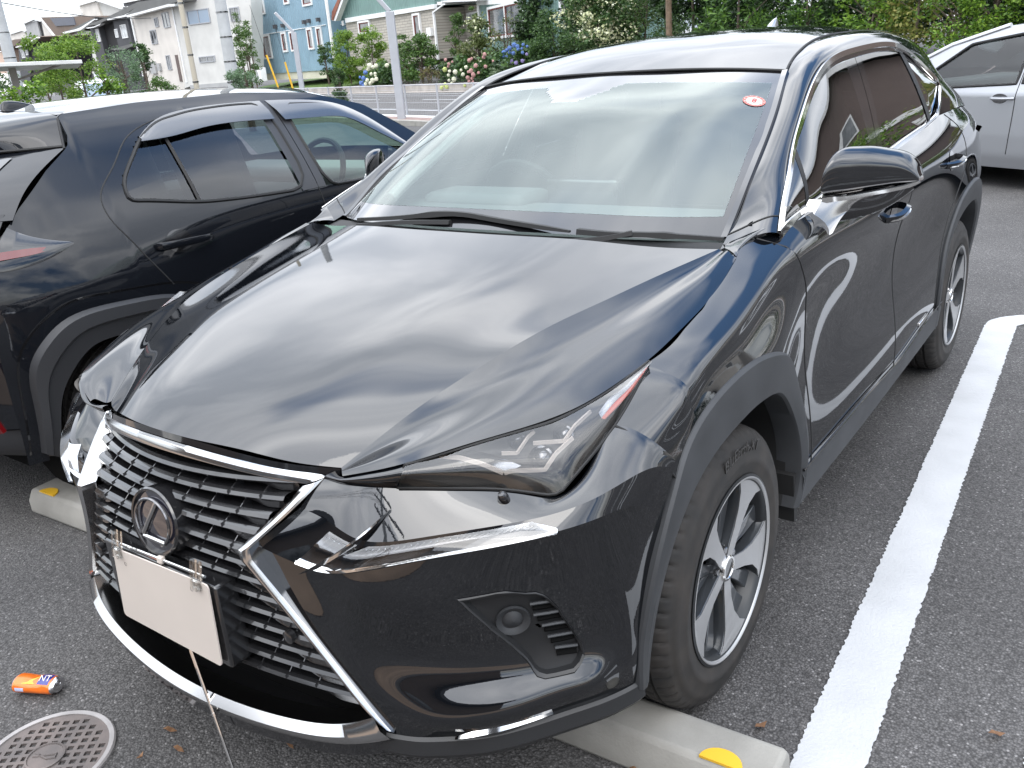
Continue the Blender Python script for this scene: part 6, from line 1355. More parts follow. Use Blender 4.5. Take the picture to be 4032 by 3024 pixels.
# hydrangeas: leafy base with flower heads
HC={'w':(.72,.72,.55),'y':(.50,.56,.20),'b':(.11,.20,.46),'v':(.28,.23,.46),'p':(.52,.29,.27)}
HM={k:mat('flower_'+k,v,rough=.8,noise=(22,.28,4),bump=(40,1,.03)) for k,v in HC.items()}
def hydrangea(data,label):
    A=np.array([d[1:4] for d in data]); ce=A.mean(0); g0=gz(ce[0],ce[1]); o=empty('hydrangea',(ce[0],ce[1],g0)); tag(o,label,'hydrangea','hydrangea bushes at the garden edge')
    P_=[]; rg=np.random.default_rng(len(data))
    for d in data:
        p=np.array(d[1:4])-np.array([ce[0],ce[1],g0])
        for _ in range(60): P_.append(p+rg.normal(size=3)*np.array([.20,.20,.16])+np.array([.03,.10,-.12]))
        for _ in range(26): P_.append(np.array([p[0],p[1]+.1,p[2]*rg.uniform(0,1)])+rg.normal(size=3)*.15)
    P_=np.array(P_); P_[:,2]=np.maximum(P_[:,2],.03); leafmesh('foliage',leaves(P_,.19,3,.7),LM['darkleaf'],o)
    ico=bmesh.new(); bmesh.ops.create_icosphere(ico,subdivisions=3,radius=1)
    rr=random.Random(3)
    for v in ico.verts: v.co*=1+rr.uniform(-.13,.10)
    base=bpy.data.meshes.new('flower_head'); ico.to_mesh(base); ico.free(); ms={}
    for c_,x,y,z,rad in data:
        x-=NV[0]*.75; y-=NV[1]*.75; rad*=1.0
        if c_ not in ms: ms[c_]=base.copy(); ms[c_].materials.append(HM[c_])
        h=bpy.data.objects.new('flower_head',ms[c_]); COL.objects.link(h); h.parent=o; h.location=(x-ce[0],y-ce[1],z-g0); h.scale=(rad*1.1,rad*1.1,rad*1.0); h.rotation_euler=(rr.uniform(0,6),rr.uniform(0,6),0)
hydrangea([('w', -37.41, 39.14, 1.53, 0.138),('w', -36.95, 38.95, 1.44, 0.099),('w', -36.51, 38.77, 1.5, 0.109),('w', -37.65, 39.24, 1.33, 0.089),('w', -37.3, 39.09, 1.06, 0.088),('w', -36.78, 38.89, 1.07, 0.088),('w', -37.22, 39.06, 0.69, 0.133),('w', -36.71, 38.86, 0.76, 0.11),('w', -37.96, 39.36, 0.71, 0.112),('w', -37.57, 39.2, 0.54, 0.111),('w', -38.21, 39.46, 0.5, 0.113),('w', -35.11, 38.21, 1.48, 0.117),('w', -36.78, 38.89, 0.94, 0.066),('b', -38.08, 39.41, 1.16, 0.123),('b', -38.43, 39.55, 0.82, 0.135),('b', -38.83, 39.71, 0.56, 0.136),('b', -38.55, 39.6, 0.42, 0.102),('b', -38.92, 39.75, 0.91, 0.079),('b', -38.0, 39.38, 0.79, 0.067),],'hydrangea bush of white and blue flower heads behind the tall grey lamp post')
hydrangea([('b', -23.2, 34.16, 1.93, 0.102),('b', -22.94, 34.06, 1.85, 0.093),('b', -22.49, 33.88, 1.91, 0.067),('b', -23.58, 34.32, 1.81, 0.103),('b', -23.81, 34.41, 1.74, 0.069),('b', -24.05, 34.5, 1.64, 0.113),('b', -23.59, 34.32, 1.63, 0.078),('b', -23.3, 34.2, 1.58, 0.086),('b', -22.9, 34.04, 1.74, 0.076),('b', -22.6, 33.92, 1.75, 0.063),('b', -22.57, 33.91, 1.57, 0.076),('b', -24.1, 34.53, 1.48, 0.105),('b', -23.88, 34.44, 1.44, 0.078),('b', -22.19, 33.75, 1.82, 0.059),('v', -23.47, 34.27, 1.21, 0.112),('v', -23.13, 34.13, 1.15, 0.086),('v', -22.62, 33.93, 1.22, 0.085),('v', -22.26, 33.78, 1.49, 0.067),],'hydrangea bush of bright blue and violet flower heads below the green house')
H2=[('w', -26.25, 34.31, 1.12, 0.081),('w', -27.29, 34.73, 0.93, 0.11),('w', -27.83, 34.95, 0.98, 0.074),('w', -26.59, 34.45, 0.8, 0.082),('w', -27.48, 34.81, 0.59, 0.111),('w', -27.97, 35.01, 0.8, 0.075),('w', -27.97, 35.01, 0.55, 0.065),('y', -28.28, 35.13, 1.07, 0.112),('p', -28.12, 35.07, 1.53, 0.074),('p', -27.83, 34.95, 1.32, 0.074),('p', -27.92, 34.99, 1.2, 0.056),('p', -27.47, 34.8, 1.41, 0.055),('p', -25.91, 34.18, 1.42, 0.089),('p', -25.68, 34.08, 1.49, 0.062),('p', -24.63, 33.66, 1.51, 0.078),('p', -24.54, 33.62, 1.63, 0.086),('p', -25.39, 33.97, 1.16, 0.097),('p', -25.83, 34.14, 0.94, 0.107),('p', -25.65, 34.07, 0.76, 0.107),('p', -25.78, 34.12, 0.6, 0.08),('p', -26.18, 34.29, 0.64, 0.09),('p', -26.1, 34.26, 0.47, 0.072),('p', -26.08, 34.24, 0.9, 0.063),('p', -25.18, 33.88, 0.84, 0.062),('p', -24.54, 33.62, 1.1, 0.078),('p', -23.88, 33.36, 1.32, 0.051),('y', -28.41, 35.19, 0.34, 0.104),('y', -28.78, 35.34, 0.19, 0.105),('y', -28.25, 35.12, 0.23, 0.104),('w', -27.73, 34.91, 0.42, 0.065),('w', -26.73, 34.51, 1.0, 0.064),('y', -26.51, 34.42, 0.28, 0.073),('p', -25.74, 34.11, 0.45, 0.054),]
hydrangea([d for d in H2 if d[0]!='p'],'hydrangea bush of white and pale green heads hanging over the low wall')
hydrangea([d for d in H2 if d[0]=='p'],'hydrangea bush of pink flower heads right of the white ones')
# ---- houses
HOUSES=[
('dark_house',(-103.80,59.69),-0.0276,[
   ('wall', 'dkwall', 0, 7, [(0.98, 8.21), (3.01, 8.11), (3.01, 0.9), (0.98, 0.9)]),
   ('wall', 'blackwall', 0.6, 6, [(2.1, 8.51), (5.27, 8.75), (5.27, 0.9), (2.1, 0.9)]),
   ('wall', 'dkwall', 0, 7, [(6.25, 8.78), (9.29, 8.63), (9.29, 0.9), (6.25, 0.9)]),
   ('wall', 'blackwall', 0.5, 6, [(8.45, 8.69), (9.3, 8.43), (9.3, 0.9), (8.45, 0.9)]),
   ('roof', 'greyroof', -0.6, 7, [(1.08, 8.27), (3.65, 8.22), (6.22, 8.55), (9.82, 8.78), (11.46, 9.11), (15.54, 9.75), (13.04, 9.8), (6.56, 8.86)]),
   ('eave', 'whitetrim', -0.65, 0.5, [(1.41, 8.09), (3.06, 8.07), (4.79, 8.28), (4.31, 8.12), (3.02, 7.97), (1.45, 7.97)]),
   ('eave', 'whitetrim', -0.65, 0.5, [(6.24, 8.62), (9.88, 8.73), (15.2, 9.6), (15.17, 9.51), (10.19, 8.56), (6.28, 8.48)]),
   ('window', 'winw', -0.05, 0.15, [(2.23, 7.79), (2.77, 7.79), (2.77, 6.53), (2.23, 6.53)]),
   ('window', 'winw', -0.05, 0.15, [(7.63, 7.81), (8.67, 7.81), (8.67, 6.53), (7.63, 6.53)]),
   ('window', 'winw', -0.05, 0.15, [(6.28, 7.47), (6.75, 7.47), (6.75, 6.71), (6.28, 6.71)]),
   ('lean_to_roof', 'greyroof', -0.8, 2, [(5.57, 5.44), (10.18, 5.73), (11.06, 5.57), (8.43, 5.21)]),
]),
('brown_roof_house',(-121.81,64.36),-0.0864,[
   ('wall', 'beigew', 0, 7, [(-0.24, 10.71), (2.74, 8.12), (9.26, 7.68), (9.18, 3.27), (2.83, 3.55), (-0.42, 8.11)]),
   ('roof', 'brownroof', -0.5, 6, [(0.94, 10.65), (9.75, 10.03), (10.25, 8.38), (7.52, 7.98), (3.96, 8.19)]),
   ('eave', 'whitetrim', -0.55, 0.4, [(1.06, 10.64), (4.07, 8.19), (3.66, 7.97), (0.67, 10.48)]),
   ('solar_panel', 'solar', -0.62, 0.08, [(3.93, 10.3), (10.6, 9.91), (10.6, 8.98), (5.08, 9.27)]),
   ('wall', 'beigew2', 0.0, 7, [(6.5, 8.2), (10.14, 8.32), (13.32, 8.09), (13.43, 3.09), (6.59, 3.39)]),
   ('roof', 'greyroof', -0.6, 6, [(6.53, 8.44), (8.2, 8.53), (16.03, 9.39), (15.68, 9.19), (11.63, 8.61), (10.4, 8.48)]),
   ('eave', 'whitetrim', -0.62, 0.4, [(6.51, 8.42), (10.45, 8.5), (11.67, 8.6), (15.89, 9.27), (15.96, 9.17), (11.62, 8.29), (6.98, 8.21)]),
   ('window', 'winw', -0.05, 0.1, [(6.58, 7.3), (7.15, 7.3), (7.15, 6.79), (6.58, 6.79)]),
]),
('tower_house',(-129.98,74.34),-0.0850,[
   ('wall', 'beigew', 0, 6, [(0.85, 12.74), (6.16, 12.93), (6.72, 10.79), (6.63, 7.89), (-1.25, 8.42), (-1.34, 11.5), (0.91, 11.51)]),
   ('wall', 'beigew2', 0.3, 6, [(5.55, 12.98), (11.84, 11.37), (11.84, 0.9), (5.55, 0.9)]),
   ('eave', 'whitetrim', -0.4, 0.6, [(0.91, 12.96), (7.07, 13.05), (14.3, 11.39), (14.07, 11.18), (6.94, 12.81), (1.1, 12.65)]),
   ('eave', 'whitetrim', -0.4, 0.6, [(-1.21, 11.75), (1.49, 11.77), (1.52, 11.4), (-1.13, 11.37)]),
   ('wall', 'dkwall', 0.1, 5, [(13.58, 11.97), (17.22, 12.09), (21.09, 11.96), (20.66, 11.0), (13.62, 11.5)]),
   ('eave', 'whitetrim', -0.2, 0.4, [(13.39, 12.22), (15.9, 12.33), (21.67, 12.02), (21.6, 11.86), (14.13, 11.87)]),
]),
('grey_tower_house',(-128.33,64.83),-0.0727,[
   ('wall', 'greyw', 0, 6, [(1.08, 10.29), (5.02, 10.45), (5.02, 0.9), (1.08, 0.9)]),
   ('wall', 'blackwall', 0.2, 5, [(4.57, 10.48), (6.1, 10.21), (6.09, 8.33), (4.75, 6.1), (3.08, 6.19)]),
   ('eave', 'whitetrim', -0.3, 0.5, [(1.01, 10.56), (5.07, 10.76), (6.89, 10.27), (6.67, 10.15), (4.95, 10.57), (0.95, 10.24)]),
   ('wall', 'beigew', 0.4, 5, [(-5.53, 9.36), (-0.5, 9.49), (-0.22, 8.52), (-1.69, 6.45), (-6.5, 6.73)]),
   ('eave', 'whitetrim', 0.2, 0.5, [(-5.11, 9.56), (-0.59, 9.76), (0.43, 9.48), (0.18, 9.33), (-0.72, 9.57), (-5.02, 9.36)]),
]),
('low_dark_house',(-91.30,44.99),-0.1633,[
   ('wall', 'dkwall', 0, 6, [(0.03, 5.77), (2.68, 5.82), (2.35, 4.26), (0.88, 2.45), (-1.85, 2.53)]),
   ('wall', 'blackwall', 0.2, 5, [(2.12, 5.93), (5.04, 6.28), (4.77, 5.12), (2.62, 2.38), (0.24, 2.45)]),
   ('roof', 'brownroof', -0.5, 5, [(0.73, 5.78), (1.93, 6.05), (7.15, 6.33), (7.23, 6.27), (4.49, 5.9)]),
   ('eave', 'whitetrim', -0.55, 0.3, [(0.89, 5.77), (4.65, 5.89), (7.38, 6.26), (7.43, 6.16), (4.64, 5.73), (1.1, 5.69)]),
   ('window', 'winw', -0.05, 0.1, [(0.65, 5.48), (1.41, 5.48), (1.41, 4.81), (0.65, 4.81)]),
   ('window', 'winw', -0.05, 0.1, [(2.02, 5.32), (2.41, 5.32), (2.41, 5.0), (2.02, 5.0)]),
   ('roof', 'brownroof', 0.8, 5, [(-9.61, 6.42), (-6.05, 6.57), (-3.02, 6.64), (-0.53, 6.57), (-3.52, 6.06), (-6.7, 5.85), (-10.1, 5.9)]),
   ('wall', 'peach', 1.0, 5, [(-9.95, 5.79), (-7.07, 5.86), (-7.21, 5.01), (-7.85, 3.58), (-11.84, 3.73)]),
]),
('beige_house_side',(-75.67,48.18),-0.1808,[
   ('wall', 'beigew', 0, 0.5, [(-0.8, 7.22), (8.06, 7.45), (7.63, 1.34), (7.31, 0.66), (0.15, 0.84), (0.0, 1.33)]),
   ('roof', 'greyroof', -0.7, 5, [(-0.2, 7.38), (3.1, 7.9), (5.75, 8.1), (11.32, 8.01), (11.08, 7.52), (8.96, 7.5), (0.49, 7.29)]),
   ('eave', 'whitetrim', -0.75, 0.5, [(0.01, 7.33), (9.07, 7.49), (10.27, 7.42), (10.18, 7.23), (8.98, 7.31), (0.22, 7.16)]),
   ('window', 'winb', -0.05, 0.2, [(2.8, 5.81), (3.88, 5.81), (3.88, 4.79), (2.8, 4.79)]),
   ('window', 'winb', -0.05, 0.2, [(5.92, 6.99), (7.09, 6.99), (7.09, 5.92), (5.92, 5.92)]),
   ('window', 'winb', -0.05, 0.2, [(4.21, 6.72), (4.79, 6.72), (4.79, 6.12), (4.21, 6.12)]),
   ('window', 'winb', -0.05, 0.2, [(5.05, 3.62), (5.7, 3.62), (5.7, 2.56), (5.05, 2.56)]),
   ('stair_window', 'slit', -0.05, 0.2, [(6.83, 3.62), (7.34, 3.62), (7.34, 1.45), (6.83, 1.45)]),
   ('meter_box', 'greyw', -0.2, 0.3, [(0.74, 3.55), (1.23, 3.55), (1.23, 2.54), (0.74, 2.54)]),
   ('meter_box', 'greyw', -0.2, 0.3, [(1.51, 3.31), (2.61, 3.31), (2.61, 2.3), (1.51, 2.3)]),
   ('meter_box', 'greyw', -0.2, 0.3, [(3.08, 3.12), (3.6, 3.12), (3.6, 2.49), (3.08, 2.49)]),
   ('downpipe', 'whitetrim', -0.15, 0.12, [(-0.65, 7.19), (-0.44, 7.19), (-0.44, 2.17), (-0.65, 2.17)]),
]),
('beige_house_front',(-68.16,46.81),0.0463,[
   ('wall', 'beigew2', 0, 1.2, [(0.3, 7.47), (1.0, 8.53), (10.03, 7.66), (9.89, 6.79), (8.66, 1.12), (0.59, 1.0), (-0.14, 0.89), (-0.0, 1.34)]),
   ('window', 'winblue', -0.05, 0.2, [(2.13, 6.82), (4.78, 6.82), (4.78, 5.85), (2.13, 5.85)]),
   ('window', 'winb', -0.05, 0.2, [(2.59, 3.21), (4.48, 3.21), (4.48, 2.87), (2.59, 2.87)]),
   ('window', 'winb', -0.05, 0.2, [(7.38, 6.6), (8.37, 6.6), (8.37, 5.71), (7.38, 5.71)]),
   ('foundation', 'greyw', -0.1, 0.3, [(0.75, 1.1), (8.77, 1.12), (8.77, 0.77), (0.75, 0.82)]),
   ('corner_post', 'whitetrim', -0.1, 0.2, [(0.28, 7.44), (0.4, 7.44), (0.4, 1.33), (0.28, 1.33)]),
]),
('blue_house',(-61.69,50.38),-0.2849,[
   ('wall', 'bluew', 0, 7, [(-0.53, 7.93), (12.5, 6.71), (12.5, 1.44), (-0.53, 1.53)]),
   ('foundation', 'cream', 0.1, 6.5, [(-0.6, 1.54), (11.08, 1.44), (11.08, 0.88), (-0.6, 1.03)]),
   ('band', 'whitetrim', -0.06, 0.12, [(-0.23, 4.62), (12.36, 4.59), (12.36, 4.55), (-0.26, 4.57)]),
   ('corner_post', 'whitetrim', -0.12, 0.3, [(-0.29, 7.89), (0.03, 7.89), (0.03, 1.77), (-0.29, 1.77)]),
   ('downpipe', 'whitetrim', -0.2, 0.15, [(13.02, 6.66), (13.23, 6.66), (13.23, 1.79), (13.02, 1.79)]),
   ('downpipe', 'whitetrim', -0.2, 0.15, [(-0.79, 3.44), (-0.23, 3.44), (-0.23, 1.81), (-0.79, 1.81)]),
   ('wall', 'bluew', 1.2, 6, [(10.17, 6.91), (12.3, 6.58), (13.34, 4.82), (13.04, 3.33), (11.5, 1.65), (10.38, 1.69), (8.97, 1.43)]),
   ('band', 'whitetrim', 1.1, 0.12, [(10.23, 4.66), (13.43, 4.49), (13.42, 4.46), (10.22, 4.62)]),
   ('window', 'w:red', -0.1, 0.2, [(0.43, 4.54), (2.13, 4.54), (2.13, 2.67), (0.43, 2.67)]),
   ('window', 'w:red', -0.1, 0.2, [(4.38, 4.53), (5.28, 4.53), (5.28, 3.04), (4.38, 3.04)]),
   ('window', 'w:red', -0.1, 0.2, [(5.92, 4.5), (6.72, 4.5), (6.72, 3.02), (5.92, 3.02)]),
   ('window', 'w:red', -0.1, 0.2, [(9.07, 4.53), (10.0, 4.53), (10.0, 3.0), (9.07, 3.0)]),
   ('window', 'w:red', -0.1, 0.2, [(10.66, 4.51), (11.54, 4.51), (11.54, 3.02), (10.66, 3.02)]),
   ('window', 'w:red', -0.1, 0.2, [(0.52, 7.62), (2.06, 7.62), (2.06, 6.09), (0.52, 6.09)]),
   ('window', 'w:red', -0.1, 0.2, [(5.88, 7.1), (6.79, 7.1), (6.79, 6.46), (5.88, 6.46)]),
   ('window', 'w:red', -0.1, 0.2, [(9.09, 6.83), (10.71, 6.83), (10.71, 6.05), (9.09, 6.05)]),
   ('vent_hood', 'dkwall', -0.25, 0.3, [(3.54, 5.17), (3.85, 5.17), (3.85, 4.88), (3.54, 4.88)]),
   ('vent_hood', 'dkwall', -0.25, 0.3, [(5.01, 5.14), (5.31, 5.14), (5.31, 4.87), (5.01, 4.87)]),
   ('vent_hood', 'dkwall', -0.25, 0.3, [(8.9, 5.12), (9.19, 5.12), (9.19, 4.85), (8.9, 4.85)]),
   ('vent_hood', 'dkwall', -0.25, 0.3, [(9.71, 5.14), (9.98, 5.14), (9.98, 4.88), (9.71, 4.88)]),
   ('vent_hood', 'dkwall', -0.25, 0.3, [(11.29, 5.12), (11.55, 5.12), (11.55, 4.86), (11.29, 4.86)]),
]),
('green_gable_house',(-48.26,47.37),-0.2866,[
   ('wall', 'greenw', 0, 6, [(0.93, 7.21), (10.92, 6.2), (12.18, 5.55), (11.81, 4.74), (-0.01, 4.8), (-0.66, 4.76)]),
   ('wall', 'brickw', 0.05, 6, [(-0.08, 4.65), (11.71, 4.59), (11.71, 1.61), (-0.08, 1.08)]),
   ('band', 'whitetrim', -0.12, 0.25, [(0.17, 4.86), (11.99, 4.81), (11.96, 4.56), (0.19, 4.55)]),
   ('barge_board', 'whitetrim', -0.6, 0.4, [(-0.94, 4.8), (2.0, 7.0), (2.4, 6.96), (-0.38, 4.74)]),
   ('roof', 'redroof', -0.65, 0.4, [(-0.9, 4.86), (-0.66, 5.37), (2.0, 7.11), (2.11, 7.04), (-0.7, 4.79)]),
   ('downpipe', 'whitetrim', -0.2, 0.12, [(-0.25, 4.72), (-0.14, 4.72), (-0.14, 4.39), (-0.25, 4.39)]),
   ('downpipe', 'whitetrim', -0.2, 0.12, [(11.83, 4.37), (11.97, 4.37), (11.97, 1.56), (11.83, 1.56)]),
   ('gutter', 'whitetrim', -0.25, 0.12, [(11.9, 4.38), (13.22, 4.74), (13.26, 4.67), (12.01, 4.3)]),
   ('window', 'w:red', -0.1, 0.2, [(1.89, 4.52), (3.55, 4.52), (3.55, 3.65), (1.89, 3.65)]),
   ('window', 'w:red', -0.1, 0.2, [(6.61, 3.62), (6.88, 3.62), (6.88, 2.55), (6.61, 2.55)]),
   ('window', 'w:red', -0.1, 0.2, [(9.21, 4.46), (10.09, 4.46), (10.09, 2.94), (9.21, 2.94)]),
   ('meter_box', 'whitetrim', -0.2, 0.25, [(10.93, 3.5), (11.42, 3.5), (11.42, 3.0), (10.93, 3.0)]),
]),
('porch_wall',(-38.34,45.66),-0.4814,[
   ('wall', 'brickw', 1.5, 4, [(-3.6, 5.06), (3.59, 4.57), (3.59, 1.41), (-3.6, 1.61)]),
   ('soffit', 'whitetrim', -0.3, 3, [(0.86, 5.08), (7.39, 4.65), (7.31, 4.56), (1.51, 4.92)]),
   ('roof', 'whitetrim', -0.6, 3, [(1.56, 4.93), (1.82, 4.75), (2.2, 4.74), (2.17, 4.93)]),
   ('door', 'whitew', 1.35, 0.2, [(-2.41, 3.45), (-0.73, 3.45), (-0.73, 1.67), (-2.41, 1.67)]),
   ('window', 'w:white', 1.4, 0.2, [(1.93, 4.2), (3.57, 4.2), (3.57, 3.76), (1.93, 3.76)]),
]),
('green_house',(-33.75,44.22),-0.6173,[
   ('wall', 'greenw', 0, 6, [(0.49, 4.83), (13.65, 4.0), (13.65, 0.9), (0.49, 0.9)]),
   ('foundation', 'dkwall', 0.2, 5, [(-0.65, 2.6), (13.11, 2.07), (13.11, 0.89), (-0.65, 1.09)]),
   ('band', 'whitetrim', -0.1, 0.25, [(0.43, 4.69), (8.56, 4.23), (8.56, 4.12), (8.54, 4.03), (0.41, 4.44)]),
   ('corner_post', 'whitetrim', -0.1, 0.25, [(0.38, 4.43), (0.79, 4.43), (0.79, 3.45), (0.38, 3.45)]),
   ('corner_post', 'whitetrim', -0.1, 0.25, [(13.57, 3.92), (13.85, 3.92), (13.85, 3.12), (13.57, 3.12)]),
   ('window', 'w:bigred', -0.12, 0.2, [(2.38, 4.19), (8.61, 4.19), (8.61, 2.42), (2.38, 2.42)]),
]),

]
HL={'dark_house':'dark grey house with black recess between the beige houses','brown_roof_house':'beige house with a brown roof carrying solar panels','tower_house':'pale house with a tall flat topped tower behind the brown roof','grey_tower_house':'grey and beige house with a square tower at the left','low_dark_house':'low dark house with a brown roof and white verge, far left','beige_house_side':'big beige house side wall with small windows and a glass block slit','beige_house_front':'big beige house front wall with a wide blue window','blue_house':'light blue board clad house with red framed windows and white surrounds','green_gable_house':'house with green gable above cream brick siding','porch_wall':'shaded porch of cream brick with a white door','green_house':'green board clad house with a wide double window'}
for nm,(ox,oy),ang,parts in HOUSES:
    gz0=.7; o=empty('house',(ox,oy,0),ang); tag(o,HL[nm],'house')
    for pn,mt,off,dep,poly in parts:
        frame=None
        if mt.startswith('w:'): frame=mt[2:]; mt='winb' if frame!='white' else 'winw'
        if frame:
            us=[p[0] for p in poly]; zs_=[p[1] for p in poly]; u0,u1,z0_,z1_=min(us),max(us),min(zs_),max(zs_); w_=.13
            mb=MB(); 
            for a in (((u0,off,z0_),(u1,off+dep,z0_+w_)),((u0,off,z1_-w_),(u1,off+dep,z1_)),((u0,off,z0_+w_),(u0+w_,off+dep,z1_-w_)),((u1-w_,off,z0_+w_),(u1,off+dep,z1_-w_))): mb.box2(*a)
            if frame=='bigred': mb.box2(((u0+u1)/2-w_/2,off,z0_+w_),((u0+u1)/2+w_/2,off+dep,z1_-w_))
            f=mb.build('window',M['whitetrim'],o,smooth=False)
            if frame!='white':
                mb=MB(); a0,a1,b0,b1=u0+w_,u1-w_,z0_+w_,z1_-w_; e=.07
                spans=[(a0,a1)] if frame=='red' else [(a0,(a0+a1)/2-w_/2),((a0+a1)/2+w_/2,a1)]
                for c0,c1 in spans:
                    for a in (((c0,off+.03,b0),(c1,off+dep,b0+e)),((c0,off+.03,b1-e),(c1,off+dep,b1)),((c0,off+.03,b0+e),(c0+e,off+dep,b1-e)),((c1-e,off+.03,b0+e),(c1,off+dep,b1-e))): mb.box2(*a)
                mb.build('frame',M['redframe'],f,smooth=False)
            MB().box2((u0+w_,off+.08,z0_+w_),(u1-w_,off+dep-.02,z1_-w_)).build('pane',M[mt],f,smooth=False)
            continue
        if pn=='window':
            us=[p[0] for p in poly]; zs_=[p[1] for p in poly]; u0,u1,z0_,z1_=min(us),max(us),min(zs_),max(zs_); w_=.07; mb=MB()
            for a in (((u0-w_,off-.03,z0_-w_),(u1+w_,off+dep,z0_)),((u0-w_,off-.03,z1_),(u1+w_,off+dep,z1_+w_)),((u0-w_,off-.03,z0_),(u0,off+dep,z1_)),((u1,off-.03,z0_),(u1+w_,off+dep,z1_)),(((u0+u1)/2-.03,off-.02,z0_),((u0+u1)/2+.03,off+dep,z1_))): mb.box2(*a)
            f=mb.build('window',M['steelgrey'] if mt!='winw' else M['whitetrim'],o,smooth=False); MB().box2((u0,off+.02,z0_),(u1,off+dep-.01,z1_)).build('pane',M[mt],f,smooth=False); continue
        P2=[(u,z) for u,z in poly]; mb=MB(); n=len(P2)
        V=[(u,off,z) for u,z in P2]+[(u,off+dep,z) for u,z in P2]
        a2=sum(P2[i][0]*P2[(i+1)%n][1]-P2[(i+1)%n][0]*P2[i][1] for i in range(n)); F_=[tuple(range(n)),tuple(range(n,2*n))[::-1]]+[(i,n+i,n+(i+1)%n,(i+1)%n) for i in range(n)]
        if a2<0: F_=[f[::-1] for f in F_]
        mb.add(V,F_).build(pn,M[mt],o,smooth=False)
# houses outside the frame that the polished paint reflects
def plain_house(x,y,rz,w_,d_,h_,wall_,roof_,label,wins):
    o=empty('house',(x,y,0),rz); tag(o,label,'house')
    MB().box2((-w_/2,0,0),(w_/2,d_,h_)).build('wall',M[wall_],o,smooth=False)
    MB().prism([(-w_/2-.5,h_),(0,h_+w_*.32),(w_/2+.5,h_),(w_/2+.5,h_+.2),(0,h_+w_*.32+.25),(-w_/2-.5,h_+.2)],1,-.5,d_+.5).build('roof',M[roof_],o,smooth=False)
    MB().prism([(-w_/2,h_),(w_/2,h_),(0,h_+w_*.32)],1,.05,d_).build('gable',M[wall_],o,smooth=False)
    for s_ in (1,-1): MB().add([(s_*(w_/2+.55),-.55,h_-.25),(s_*(w_/2+.55),-.55,h_+.15),(0,-.55,h_+w_*.32+.25),(0,-.55,h_+w_*.32-.15),(s_*(w_/2+.55),-.45,h_-.25),(s_*(w_/2+.55),-.45,h_+.15),(0,-.45,h_+w_*.32+.25),(0,-.45,h_+w_*.32-.15)],[(0,1,2,3),(7,6,5,4),(0,4,5,1),(1,5,6,2),(2,6,7,3),(3,7,4,0)]).build('barge_board',M['whitetrim'],o,smooth=False)
    MB().box2((-w_/2-.02,-.06,h_*.52),(w_/2+.02,.02,h_*.52+.3)).build('band',M['whitetrim'],o,smooth=False)
    for u,z,ww,hh in wins:
        f=MB().box2((u-ww/2-.12,-.08,z-.12),(u+ww/2+.12,.03,z+hh+.12)).build('window',M['whitetrim'],o,smooth=False); MB().box2((u-ww/2,-.11,z),(u+ww/2,-.07,z+hh)).build('pane',M['winb'],f,smooth=False)
plain_house(*st(-2.5,29.5)[:2],-.384,9,8,6.0,'slit','greyroof','brown gabled house with white trim reflected in the SUV windows',[(-2.5,1.2,1.2,1.4),(2.3,1.2,1.2,1.4),(0,4.2,1.0,1.1)])
plain_house(*st(9.5,30)[:2],-.384,9,8,5.0,'beigew','brownroof','beige gabled house far right, only seen as a reflection',[(-2.5,1.2,1.2,1.4),(2.3,1.2,1.2,1.4)])
# ---- mesh fence along the road
fe=empty('mesh_fence',(*st(0,10.55)[:2],.0),math.atan2(TV[1],TV[0])); tag(fe,'low grey wire mesh fence with posts between the car park and the road','fence')
for k,t in enumerate(np.arange(-42,14,2.0)): MB().tube([(t,0,.0),(t,0,.98)],.030,8).build('post',M['steelgrey'],fe)
MB().tube([(-43,0,.95),(13,0,.95)],.016,8).build('top_rail',M['steelgrey'],fe)
mb=MB()
for z in (.12,.30,.48,.66,.82): mb.tube([(-43,.02,z),(13,.02,z)],.0045,4)
for t in np.arange(-43,13,.11): mb.tube([(t,.03,.08),(t,.03,.93)],.0011,3,cap=False)
mb.build('mesh',M['steelgrey'],fe,smooth=False)
# white railing seen through the hatchback window
rl=empty('railing',(*st(-9,10.9)[:2],.0),math.atan2(TV[1],TV[0])); tag(rl,'white arched wire railing seen through the hatchback windows','railing')
M['railw']=mat('rail_white',(.62,.60,.52),rough=.5)
for x in np.arange(0,16,2.0): MB().tube([(x,0,0),(x,0,.95)],.025,8).build('post',M['railw'],rl)
mb=MB()
for z in (.25,.80): mb.tube([(0,0,z),(16,0,z)],.010,6)
for x in np.arange(0,16,.10): mb.tube([(x,0,.12),(x,0,.92),(x+.025,0,.985),(x+.05,0,.985),(x+.075,0,.95),(x+.075,0,.83)],.0055,4,cap=False)
mb.build('rail_mesh',M['railw'],rl,smooth=False)
# curly garden railing on the retaining wall
cr=empty('garden_railing',(*st(-46,21.5)[:2],.40),math.atan2(TV[1],TV[0])); tag(cr,'low curly dark wire edging on top of the garden wall','railing'); mb=MB()
for k in range(130):
    x=k*.22
    if 10<x<16: continue
    mb.tube([(x+.11*cos(a)-.11,0,.02+.16*sin(a)) for a in np.linspace(0,pi,7)],.011,4,cap=False)
mb.tube([(-.2,0,.05),(10,0,.05)],.012,4).tube([(16,0,.05),(28.5,0,.05)],.012,4); mb.build('wire',M['rubber'],cr,smooth=False)
